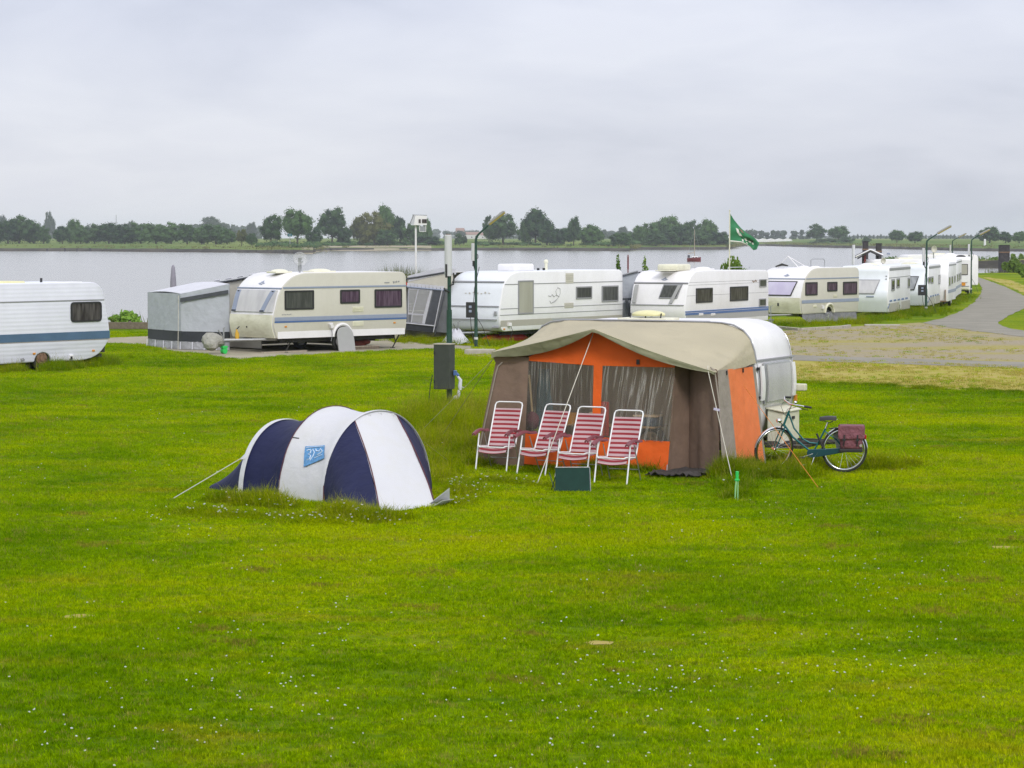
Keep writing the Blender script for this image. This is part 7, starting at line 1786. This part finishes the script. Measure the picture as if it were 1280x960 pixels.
# ================================================================== striped chairs
def make_chair(label):
    t = thing('folding_chair', label, 'chair', (0, 0, 0), 0, 'striped folding chairs in front of the orange tent')
    w = .235
    # back: from (y=.20,z=.38) to (y=.62,z=1.06)
    B0, B1 = V((0, .17, .36)), V((0, .53, 1.07)); d = (B1 - B0)
    mb = MB(); pts_ = [(-w, B0.y, B0.z)] + [(-w, (B0 + d * k).y, (B0 + d * k).z) for k in (.5, .93)] + [(-w + .015, (B0 + d * .98).y, (B0 + d * .98).z), (-w + .06, B1.y, B1.z), (w - .06, B1.y, B1.z), (w - .015, (B0 + d * .98).y, (B0 + d * .98).z)] + [(w, (B0 + d * k).y, (B0 + d * k).z) for k in (.93, .5)] + [(w, B0.y, B0.z)]
    mb.tube(pts_, .0125, 8); mb.build('back_frame', M['chairtube'], t, smooth=60)
    rows = []
    for i in range(17):
        k = .02 + .84 * i / 16; p = B0 + d * k; rows.append([V((-w + 2 * w * j / 10, p.y + .045 * math.sin(PI * j / 10) * math.sin(PI * i / 16), p.z)) for j in range(11)])
    mb = MB(); mb.shell(rows, .006); mb.build('backrest', M['stripeback'], t, smooth=60)
    rows = []
    for i in range(11):
        y = .16 - .42 * i / 10; z = .375 + .035 * (i / 10) - .035 * math.sin(PI * i / 10); z2 = z - (.05 * max(0, i - 8) if i > 8 else 0); rows.append([V((-w + 2 * w * j / 10, y, z2 - .025 * math.sin(PI * j / 10))) for j in range(11)])
    mb = MB(); mb.shell(rows, -.006); mb.build('seat', M['stripeseat'], t, smooth=60)
    mb = MB(); mb.tube([(-w, .18, .37), (-w, -.24, .405), (-w + .03, -.275, .39), (w - .03, -.275, .39), (w, -.24, .405), (w, .18, .37)], .0115, 8); mb.build('seat_frame', M['chairtube'], t, smooth=60)
    for sx in (-1, 1):
        x = sx * (w + .03)
        mb = MB(); mb.tube([(x, -.14, .60), (x, -.2, .36), (x * 1.0, -.30, 0)], .0125, 8); mb.build('front_leg', M['chairtube'], t, smooth=60)
        mb = MB(); mb.tube([(x - sx * .012, .05, .58), (x - sx * .012, .2, .30), (x - sx * .012, .36, 0)], .0095, 8); mb.build('rear_leg', M['steel'], t, smooth=60)
        xa = sx * (w + .045)
        mb = MB(); rows = []
        for k in range(9):
            u = k / 8; y = -.34 + .62 * u; z = .615 + .035 * math.sin(PI * min(1, u * 1.3)) - .03 * (1 - u) ** 3; hw = .021 * (1 - .35 * u) * (1 if k else .7); rows.append([V((xa - hw, y, z - .012)), V((xa - hw * .7, y, z + .008)), V((xa, y, z + .014)), V((xa + hw * .7, y, z + .008)), V((xa + hw, y, z - .012))])
        mb.shell(rows, -.02); mb.build('armrest', M['plum'], t, smooth=60)
    mb = MB(); mb.tube([(-w - .03, -.215, .30), (w + .03, -.215, .30)], .008, 6); mb.tube([(-w, .27, .18), (w, .27, .18)], .008, 6); mb.build('crossbar', M['steel'], t)
    return t
ch = None
for px, py, rz, lb in ((613.5, 589.5, -.37, 'striped folding chair farthest left, against the brown panel of the tent'), (663.5, 593.5, -.58, 'striped folding chair second from the left, crossed by the pale guy rope'), (713.5, 598.5, -.45, 'striped folding chair directly behind the dark green board'), (763, 605, -.40, 'striped folding chair farthest right, in front of the skewed clear window')):
    c = ch if False else None
    if ch is None: ch = make_chair(lb); c = ch
    else: c = copy_tree(ch); c['label'] = lb
    p = G(px, py); R_ = Matrix.Rotation(rz + 0, 3, 'Z'); o_ = R_ @ V((0, -.30, 0)); c.location = (p.x - o_.x, p.y - o_.y, 0); c.rotation_euler = (0, 0, rz)

# folded green board on thin legs
p = G(716, 615.5); t = thing('folded_table', 'dark green folded camping table standing on its edge before the chairs', 'table', p, -.06)
mb = MB(); mb.slab([(-.26, 0, .02), (.26, 0, .02), (.245, .07, .36), (-.262, .07, .355)], (0, 1, .2), .03); mb.build('tabletop', M['teal_board'], t, bevel=.005)
mb = MB(); mb.tube([(-.263, .07, .362), (.247, .07, .367)], .008, 6); mb.tube([(.262, -.002, .02), (.247, .068, .36)], .007, 6); mb.build('edge_strip', M['steel'], t)
for a, b_ in (((-.36, .30, .26), (-.26, .05, .0)), ((-.25, .06, .25), (-.33, .25, .0)), ((.1, .06, .3), (.1, .34, 0))): mb = MB(); mb.tube([a, b_], .008, 6); mb.build('leg', M['greenpost'], t)

# ================================================================== bicycle
rb = G(1056.7, 590.5); rb = V((5.39 * 1.0, rb.y, 0)); rb.x = (1056.7 - 640) / F * rb.y
t = thing('bicycle', 'teal step-through bicycle with a black saddle parked against the gas locker of the old caravan', 'bicycle', rb, math.radians(172)); BK = t
# local x forward, y toward the camera, z up ; lean slightly
def bt(name, pts_, r, m, n=8, parent=None, closed=False): mb = MB(); mb.tube(pts_, r, n, closed=closed); return mb.build(name, M[m], parent or t, smooth=60)
WR, WB = .345, 1.12
def wheel(cx, steer):
    w_ = thing('x', 'x', 'x'); 
    for k in ('label', 'category'): del w_[k]
    w_.name = 'wheel_mount'; return w_
def make_wheel(name, M4):
    def T(p): return M4 @ V(p)
    mb = MB(); k = 40; mb.tube([T((WR * math.cos(2 * PI * i / k), 0, WR * math.sin(2 * PI * i / k))) for i in range(k)], .019, 8, closed=True); wo = mb.build(name, M['tyre'], t, smooth=60)
    mb = MB(); mb.tube([T(((WR - .024) * math.cos(2 * PI * i / k), 0, (WR - .024) * math.sin(2 * PI * i / k))) for i in range(k)], .016, 8, closed=True); mb.build('rim', M['chrome'], wo, smooth=60)
    mb = MB()
    for i in range(28):
        a = 2 * PI * i / 28; s_ = .03 if i % 2 else -.03; b_ = a + (.5 if (i // 2) % 2 else -.5); mb.tube([T((.02 * math.cos(b_), s_, .02 * math.sin(b_))), T(((WR - .03) * math.cos(a), 0, (WR - .03) * math.sin(a)))], .0018, 3)
    mb.build('spokes', M['chrome'], wo); mb = MB(); mb.cyl(T((0, -.05, 0)), T((0, .05, 0)), .02, 10); mb.build('hub', M['chrome'], wo)
    return wo
def mudguard(M4, a0, a1, m='chrome'):
    rows = []
    for i in range(21):
        a = a0 + (a1 - a0) * i / 20; rows.append([M4 @ V(((WR + .03 - .012 * abs(q) ** 2) * math.cos(a), q * .028, (WR + .03 - .012 * abs(q) ** 2) * math.sin(a))) for q in (-1, -.5, 0, .5, 1)])
    mb = MB(); mb.shell(rows, .003); return mb.build('mudguard', M[m], t, smooth=60)
MR = Matrix.Translation(V((0, 0, WR + .02)))
HT, HB = V((WB - .24, 0, .98)), V((WB - .15, 0, .74))         # head tube
axis = (HT - HB).normalized(); FH = V((WB, 0, WR + .02)); ST = Matrix.Translation(HB) @ Matrix.Rotation(.62, 4, axis) @ Matrix.Translation(-HB)
MF = ST @ Matrix.Translation(FH)
make_wheel('rear_wheel', MR); make_wheel('front_wheel', MF)
mudguard(MR, math.radians(35), math.radians(198)); mudguard(MF, math.radians(10), math.radians(150))
BBk = V((.50, 0, .30)); SE = V((.30, 0, .70)); SL = V((.42, 0, .50))
mb = MB(); mb.tube([HT - axis * .0, HB], .019, 8); mb.tube([HB + axis * .02, V((.82, 0, .56)), BBk], .0165, 8); mb.tube([HT - axis * .03, V((.80, 0, .70)), V((.66, 0, .53)), V((.55, 0, .47)), V((.435, 0, .46))], .013, 8); mb.tube([BBk, SE], .015, 8)
for s_ in (-.045, .045): mb.tube([BBk + V((-.03, s_ * .6, 0)), V((0, s_, WR + .02))], .009, 6); mb.tube([SE + V((.01, s_ * .3, -.04)), V((.12, s_, .52)), V((0, s_, WR + .02))], .008, 6)
mb.build('frame', M['bikegreen'], t, smooth=60)
mb = MB()
for s_ in (-.045, .045): mb.tube([ST @ (HB + V((0, s_, -.01))), ST @ (HB + V((.05, s_, -.14))), ST @ (FH + V((0, s_, 0)))], [.012, .011, .008], 7)
mb.tube([ST @ (HB + V((0, -.05, 0))), ST @ (HB + V((0, .05, 0)))], .014, 7); mb.build('fork', M['bikegreen'], t, smooth=60)
hs = HT + axis * .12
mb = MB(); mb.tube([HT, ST @ hs], .012, 8); q = [(-.10, .30, .02), (-.02, .27, .035), (.05, .14, .03), (.04, 0, 0), (.05, -.14, .03), (-.02, -.27, .035), (-.10, -.30, .02)]
mb.tube([ST @ (hs + V(p)) for p in q], .011, 8); mb.build('handlebar', M['chrome'], t, smooth=60)
for s_ in (-1, 1):
    mb = MB(); mb.tube([ST @ (hs + V((-.05, .285 * s_, .03))), ST @ (hs + V((-.17, .315 * s_, .005)))], .018, 8); mb.build('grip', M['black'], t, smooth=60)
    mb = MB(); mb.tube([ST @ (hs + V((.02, .2 * s_, .01))), ST @ (hs + V((-.05, .26 * s_, -.02))), ST @ (hs + V((-.13, .29 * s_, -.04)))], .006, 5); mb.build('brake_lever', M['black'], t)
    mb = MB(); mb.tube([ST @ (hs + V((.03, .18 * s_, .0))), ST @ (hs + V((.14, .10 * s_, -.05))), ST @ (hs + V((.12, .02 * s_, -.17))), ST @ (hs + V((.02, 0, -.24)))], .004, 4); mb.build('brake_cable', M['black'], t)
mb = MB(); mb.ell(ST @ (hs + V((.0, .10, .05))), (.03, .03, .025), 8, 5); mb.build('bell', M['chrome'], t, smooth=60)
lp = ST @ (HB + V((.09, 0, .09))); mb = MB(); mb.ell(lp, (.045, .04, .04), 12, 8); mb.tube([lp, ST @ HB], .008, 5); mb.build('headlight', M['chrome'], t, smooth=60)
mb = MB(); mb.tube([SE, V((.265, 0, .80))], .012, 8); mb.build('seat_post', M['chrome'], t)
mb = MB(); rows = []
for k in range(9):
    u = k / 8; x = .13 + .26 * u; hw = .085 * (1 - u) ** .8 + .018; z = .855 + .012 * math.sin(PI * u) + .012 * (1 - u); rows.append([V((x, -hw, z - .035)), V((x, -hw * .9, z - .005)), V((x, 0, z + .012)), V((x, hw * .9, z - .005)), V((x, hw, z - .035))])
mb.shell(rows, .02); mb.build('saddle', M['saddle'], t, smooth=60)
mb = MB(); mb.tube([V((.18, .04, .82)), V((.25, 0, .79)), V((.35, 0, .835))], .007, 5); mb.tube([V((.18, -.04, .82)), V((.25, 0, .79))], .007, 5); mb.build('saddle_spring', M['black'], t)
mb = MB(); pl = rounded([(-.04, .335, .03), (.44, .245, .08), (.58, .23, .1), (.60, .37, .1), (.44, .375, .06), (-.04, .40, .03)], 4); mb.slab([(p.x, .055, p.y) for p in pl], (0, 1, 0), .03); mb.build('chain_case', M['bikedark'], t, bevel=.008)
for s_, a in ((1, -.35), (-1, PI - .35)):
    e = BBk + V((.17 * math.cos(a), .09 * s_, .17 * math.sin(a))); mb = MB(); mb.tube([BBk + V((0, .04 * s_, 0)), BBk + V((0, .085 * s_, 0)), e], .008, 6); cr_ = mb.build('crank', M['chrome'], t); mb = MB(); mb.box(e + V((0, .05 * s_, 0)), (.09, .08, .022)); mb.build('pedal', M['black'], cr_)
mb = MB(); mb.tube([(.28, .03, .66), (.30, .06, .66), (.29, .06, .50), (.37, .06, .35)], .0, 4) if False else None
rk = MB()
for s_ in (-.06, .06): rk.tube([V((.25, s_ * .5, .70)), V((.12, s_, .715)), V((-.30, s_, .715))], .006, 6); rk.tube([V((-.12, s_, .715)), V((0, s_, WR + .02))], .005, 5); rk.tube([V((-.25, s_, .715)), V((0, s_, WR + .02))], .005, 5)
for x in (-.30, -.15, 0, .12): rk.tube([V((x, -.06, .715)), V((x, .06, .715))], .005, 5)
rk.build('rear_rack', M['black'], t)
mb = MB(); mb.box(V((-.335, 0, .575)), (.03, .06, .07)); mb.build('rear_light', M['redlens'], t, bevel=.01)
mb = MB(); mb.tube([V((.46, .05, .29)), V((.55, .2, .02))], .009, 5); mb.build('kickstand', M['chrome'], t)
mb = MB(); mb.slab([(.06, -.05, .70), (.20, -.05, .66), (.10, -.05, .30), (-.16, -.05, .34)], (0, -1, 0), .003); mb.build('coat_guard', M['greypane'], t)
mb = MB(); mb.tube([(.44, .03, .62), (.34, .04, .40)], .018, 6); mb.build('pump', M['black'], t)
# pannier bag
t = thing('pannier_bag', 'maroon double bicycle bag hanging over the rear rack of the teal bicycle', 'bag', BK.matrix_basis @ V((-.02, 0, .36)), math.radians(172)); pb_ = t
for s_ in (1, -1):
    mb = MB(); y0, y1 = .07 * s_, .20 * s_
    mb.add([(-.27, y0, .0), (.09, y0, .0), (.11, y0, .375), (-.29, y0, .375), (-.24, y1, .03), (.06, y1, .03), (.10, y1 * .95, .36), (-.28, y1 * .95, .36)], [(0, 1, 2, 3), (4, 5, 6, 7), (0, 1, 5, 4), (1, 2, 6, 5), (2, 3, 7, 6), (3, 0, 4, 7)]); bg_ = mb.build('side_bag', M['bag'], t, bevel=.045, seg=3)
    mb = MB(); mb.slab([(-.30, y1 * 1.02, .20), (.115, y1 * 1.02, .19), (.12, y1 * .93, .39), (-.305, y1 * .93, .39)], (0, s_, 0), .02); mb.build('flap', M['bag'], bg_, bevel=.008)
    for x in (-.19, .02): mb = MB(); mb.tube([(x, y1 * 1.14, .26), (x, y1 * 1.16, .18), (x + .01, y1 * 1.08, .08)], .011, 5); mb.box((x, y1 * 1.19, .18), (.05, .015, .035)); mb.build('strap', M['black'], bg_)
    mb = MB(); mb.bb((-.275, y0, -.02), (.095, y1 * .98, .035)); mb.build('bottom_panel', M['black'], bg_, bevel=.012)
mb = MB(); mb.bb((-.29, -.2, .375), (.10, .2, .40)); mb.build('bridge', M['bag'], t, bevel=.01)
mb = MB(); mb.cyl((-.24, .195, .09), (-.24, .215, .09), .022, 10); mb.build('reflector', M['concrete'], t)

# ================================================================== blue and white tunnel tent
e_ = V((.633, .774, 0)).normalized(); ax = V((-.777, .629, 0)).normalized()        # across, and toward the rear
t = thing('tunnel_tent', 'navy blue and white tunnel tent with a pale blue patch on its side', 'tent', G(440, 626), 0); T0 = t.location.copy(); TT_ = t
c3 = V((-1.965, 35.9, 0)) - T0
hoops = [(0.0, 0.0, 1.15, 1.235), (.85, .02, 1.13, 1.27), (1.61, .0, .90, 1.05)]
def hoop(s, off, hw, h, th):
    c = c3 + ax * s + e_ * off
    ct_, st = math.cos(th), math.sin(th); return c - e_ * hw * (abs(ct_) ** .97) * (1 if ct_ > 0 else -1) + V((0, 0, h * st ** .96 if st > 0 else 0))
h1off = -.25 * 1.0
HO = {3: (0.0, 0.0, 1.15, 1.235), 2: (.86, .0, 1.14, 1.27), 1: (1.62, -.25, .90, 1.05)}
def between(A_, B_, v, th, sag):
    a, b_ = hoop(*HO[A_], th), hoop(*HO[B_], th); p = a.lerp(b_, v)
    cc = (c3 + ax * (HO[A_][0] * (1 - v) + HO[B_][0] * v)); inw = V((cc.x - p.x, cc.y - p.y, .35 - p.z)); p += inw.normalized() * sag * math.sin(PI * v) * math.sin(th) ** .5
    return p
def section(name, A_, B_, m, sag, th0=0.0, th1=PI, n=32, mm=10, ext0=0, seed=0):
    rows = []
    for i in range(mm + 1):
        v = i / mm; rows.append([between(A_, B_, v, th0 + (th1 - th0) * j / n, sag) + V((.012, 0, .004)) * mnoise.noise(V((i * .7, j * .35, seed))) * (4.0 if (j < 7 or j > n - 7) else 1.3) for j in range(n + 1)])
    mb = MB(); mb.shell(rows, .004); return mb.build(name, M[m], t, smooth=60)
section('white_section', 3, 2, 'tentwhite', .05, seed=1); section('navy_section', 2, 1, 'navy', .10, seed=2)
# rear tail
tail = c3 + ax * 2.35 + e_ * -.45; rows = []
for i in range(9):
    v = i / 8; r = []
    for j in range(33):
        th = PI * j / 32; a = hoop(*HO[1], th); b_ = c3 + ax * 2.58 + e_ * (-.25 - .62 * math.cos(th)); b_.z = .02 + .10 * math.sin(th)
        p = a.lerp(b_, v); p.z -= .12 * math.sin(PI * v) * math.sin(th); r.append(p)
    rows.append(r)
mb = MB(); mb.shell(rows, .004); mb.build('rear_section', M['navy'], t, smooth=60)
def hoopband(k, w_, m, name, grow=.012, s_off=0.0):
    s, off, hw, h = HO[k]; rows = []
    for q in (0, .5, 1): rows.append([hoop(s + s_off + w_ * q, off, hw + grow * (1 if q == .5 else .7), h + grow * (1 if q == .5 else .7), PI * j / 40) for j in range(41)])
    mb = MB(); mb.shell(rows, .006); return mb.build(name, M[m], t, smooth=60)
hoopband(1, .09, 'tentwhite', 'pole_sleeve', .018, -.04); hoopband(3, .07, 'tentwhite', 'pole_sleeve', .02, -.035)
mb = MB(); mb.tube([hoop(HO[2][0] - .0, 0, HO[2][2] + .008, HO[2][3] + .008, PI * j / 40) for j in range(41)], .006, 5); mb.build('piping', M['maroonpipe'], t, smooth=60)
# front face: base line bulges forward
bp_ = [hoop(*HO[3], .0), G(430, 638) - T0, G(474, 641.5) - T0, G(543, 632.5) - T0, hoop(*HO[3], PI)]
def base(u):
    k = min(3, int(u * 4)); return bp_[k].lerp(bp_[k + 1], u * 4 - k)
def facepanel(name, th0, th1, u0, u1, m, n=12, mm=14, bul=.05, seed=0):
    rows = []
    for i in range(mm + 1):
        v = i / mm; r = []
        for j in range(n + 1):
            w_ = j / n; a = hoop(*HO[3], th0 + (th1 - th0) * w_); b_ = base(u0 + (u1 - u0) * w_).copy(); b_.z = .03; p = a.lerp(b_, v) - ax * bul * math.sin(PI * v) + V((-.5, .5, .3)) * .035 * mnoise.noise(V((j * .35 + i * .25, i * .22, seed))); r.append(p)
        rows.append(r)
    mb = MB(); mb.shell(rows, .004); return mb.build(name, M[m], t, smooth=60)
tA_, tB_ = math.radians(66), math.radians(111)
facepanel('front_panel', .02, tA_, 0.02, .5, 'navy', seed=3); dr_ = facepanel('door', tA_, tB_, .5, .75, 'tentwhite', seed=4); facepanel('front_panel', tB_, PI - .02, .75, .98, 'navy', seed=5)
for th, u in ((tA_, .5), (tB_, .75)):
    mb = MB(); q = []
    for i in range(13):
        v = i / 12; a = hoop(*HO[3], th); b_ = base(u).copy(); b_.z = .03; q.append(a.lerp(b_, v) - ax * (.06 * math.sin(PI * v) + .012))
    mb.tube(q, .008, 5); mb.build('zip_piping', M['maroonpipe'], t)
# ground flap, loose corner
a, b_ = base(.5).copy(), base(.75).copy(); out = -ax * .12; rows = []
for i in range(4):
    rows.append([a.lerp(b_, j / 16) + out * (i / 3) + V((0, 0, .05 - .01 * i + .03 * mnoise.noise(V((j * .8, i, 3))))) for j in range(17)])
mb = MB(); mb.shell(rows, .004); mb.build('mud_flap', M['tentwhite'], t, smooth=60)
p = G(551, 634) - T0; mb = MB(); rows = [[p + V((-.16 + .28 * j / 8, .02 * i, .05 + .22 * (j / 8) * (1 - i / 8) + .03 * mnoise.noise(V((i, j, 5))))) for j in range(9)] for i in range(9)]; mb.shell(rows, .004); 
rows = [[p + V((-.10 + .02 * i + .12 * j / 6, -.10 + .03 * i, .03 + .03 * mnoise.noise(V((i, j, 8))) + .012 * j)) for j in range(7)] for i in range(9)]; mb.shell(rows, .004); mb.build('loose_flap', M['tentwhite'], t, smooth=50)
# pole end and strap at the right foot
f3 = hoop(*HO[3], PI); mb = MB(); q0 = hoop(*HO[3], PI - .30); mb.tube([q0, q0 + V((.02, -.3, -.25)), G(541.5, 622) - T0], .012, 5); mb.tube([q0 + V((-.05, -.1, -.08)), G(543, 627) - T0], .010, 5); mb.build('pole_strap', M['black'], t)
mb = MB()
for th in (math.radians(80), math.radians(91), math.radians(104)):
    q = hoop(*HO[3], th) - ax * .05 + V((0, 0, -.03)); mb.box(q, (.05, .03, .04))
mb.build('toggle', M['tentwhite'], t, bevel=.006)
mb = MB(); q = hoop(*HO[3], .12) - ax * .03; mb.tube([q + V((0, 0, .08)), V((q.x, q.y - .05, .0))], .012, 5); mb.build('pole_foot', M['maroonpipe'], t)
# pale blue patch (curved to the side of the white section)
def sec_pt(px, py):
    best = None
    for i in range(41):
        for j in range(61):
            v, th = i / 40, math.radians(5 + 75 * j / 60); p = between(3, 2, v, th, .05); w_ = p + T0; ax_ = ray(px, py); d = w_ - CAM; sx = d.x / d.y - ax_.x / ax_.y; sz = d.z / d.y - ax_.z / ax_.y; e = sx * sx + sz * sz
            if best is None or e < best[0]: best = (e, v, th)
    return best[1], best[2]
cs = [sec_pt(*q) for q in ((382, 558.5), (406.5, 557.5), (405.5, 572.5), (381, 584))]
def patch_rows(sc0, sc1, tc0, tc1, off, n=8):
    rows = []
    for i in range(n + 1):
        f_ = tc0 + (tc1 - tc0) * i / n; r = []
        for j in range(n + 1):
            g_ = sc0 + (sc1 - sc0) * j / n; v = (cs[0][0] * (1 - g_) + cs[1][0] * g_) * (1 - f_) + (cs[3][0] * (1 - g_) + cs[2][0] * g_) * f_; th = (cs[0][1] * (1 - g_) + cs[1][1] * g_) * (1 - f_) + (cs[3][1] * (1 - g_) + cs[2][1] * g_) * f_
            p = between(3, 2, v, th, .05); nn = V((p.x - c3.x, p.y - c3.y, 0)); nn = (-e_ * math.cos(th) + V((0, 0, math.sin(th)))).normalized(); r.append(p + nn * off)
        rows.append(r)
    return rows
M['patchblue'] = mat('sky_blue_print', (.10, .28, .55), .6, var=.35, scale=22); M['patchpale'] = mat('pale_blue_print', (.55, .66, .80), .6)
mb = MB(); mb.shell(patch_rows(0, 1, 0, 1, .010), .004); pt_ = mb.build('patch', M['patchblue'], t, smooth=60)
def patch_line(uv, r=.008):
    q = []
    for g_, f_ in uv: q.append(patch_rows(g_, g_, f_, f_, .015, 1)[0][0])
    mbp.tube(q, r, 4)
mbp = MB()
patch_line([(.05, .08), (.95, .08)], .006); patch_line([(.12, .25), (.2, .2), (.32, .25), (.3, .4), (.2, .45), (.32, .55), (.28, .7), (.15, .72)], .010); patch_line([(.55, .2), (.6, .35), (.72, .4), (.8, .25), (.9, .45), (.78, .55), (.65, .6)], .010); patch_line([(.4, .2), (.5, .4), (.45, .6), (.3, .8)], .009); patch_line([(.5, .75), (.7, .72), (.9, .7)], .006)
mbp.build('patch_print', M['patchpale'], pt_)
# guy lines
q1 = hoop(*HO[1], math.radians(33)); mb = MB(); mb.tube([q1, G(213, 625) - T0], .006, 5); mb.build('guy_rope', M['rope'], t)
mb = MB(); mb.slab([q1 + V((0, 0, .05)), q1 + V((.03, 0, -.06)), q1 + (G(213, 625) - T0 - q1).normalized() * .16], (0, -1, 0), .004); mb.build('guy_tab', M['tentwhite'], t)
mb = MB(); q2 = hoop(*HO[2], math.radians(42)); mb.tube([q2, q2 + V((.10, -.06, -.01))], .010, 5); mb.build('vent_strap', M['black'], t)
mb = MB(); q3 = hoop(*HO[3], math.radians(140)); mb.tube([q3, G(566, 580) - T0], .003, 4); mb.build('guy_rope', M['ropeolive'], t)

# ================================================================== long grass strips (need the positions above)
def KG(x, y): return KM @ V((x, y, 0))
tp = [G(272, 625), G(300, 629), G(350, 635), G(398, 641), G(440, 648), G(475, 652), G(500, 650)]
strip(tp, .26, 1100, .04, .18, .14); strip(tp[:6], .20, 600, .06, .22, .10); strip([G(230, 640), G(300, 645), G(400, 652), G(480, 655)], .5, 500, .04, .11, .30)
strip([G(566, 634), G(585, 622), G(572, 600)], .25, 350, .04, .12, .35)
strip([G(540, 610), G(548, 585), G(560, 560)], .35, 500, .05, .20, .02)
strip([G(540, 530), G(562, 523), G(585, 530), G(602, 545)], .9, 2600, .14, .50); strip([G(530, 560), G(570, 556), G(595, 570)], .6, 1500, .10, .32)
strip([KG(-.1, -.05), KG(1.2, .0), KG(2.4, 0), KG(3.2, .02)], .14, 900, .06, .20); strip([KG(-.05, 0), KG(-.12, 1.2), KG(-.1, 2.4)], .2, 400, .1, .3)
strip([KG(4.42, -.2), KG(4.5, .3), KG(4.6, 1.0)], .15, 800, .06, .26); strip([KG(4.5, -.2), KG(5.4, .3), KG(5.0, 1.3)], .4, 900, .05, .22, .02)
strip([KG(4.4, 1.2), KG(5.2, 1.5), KG(6.0, 2.2), KG(6.6, 2.9)], .28, 1500, .06, .22, .01)
strip([G(920, 606), G(916, 625)], .25, 350, .05, .16, .03)
strip([G(600, 600), G(700, 608), G(800, 612)], .25, 450, .03, .09, .10)
strip([G(-20, 466), G(60, 464), G(135, 455)], .45, 1500, .08, .30); strip([G(60, 459), G(150, 448)], .6, 500, .05, .2)
strip([G(500, 426), G(560, 430), G(640, 432)], 1.0, 900, .08, .25)
strip([G(980, 408), G(1060, 405), G(1110, 397), G(1150, 390)], 1.1, 1400, .08, .3); strip([G(1110, 394), G(1150, 386), G(1180, 381), G(1205, 371)], .8, 900, .08, .3)
strip([G(1125, 396), G(1165, 388)], 1.4, 700, .1, .35); strip([G(985, 478), G(1090, 482), G(1180, 487), G(1290, 492)], .5, 1000, .03, .09)
scatter('tall_grass', pts, tallT, 'long unmown grass around tents, posts and caravans', 'grass')
scatter('tall_clover', fl, [flower('clover_head', 3)], 'clover heads in the long grass around the tents', 'flowers')
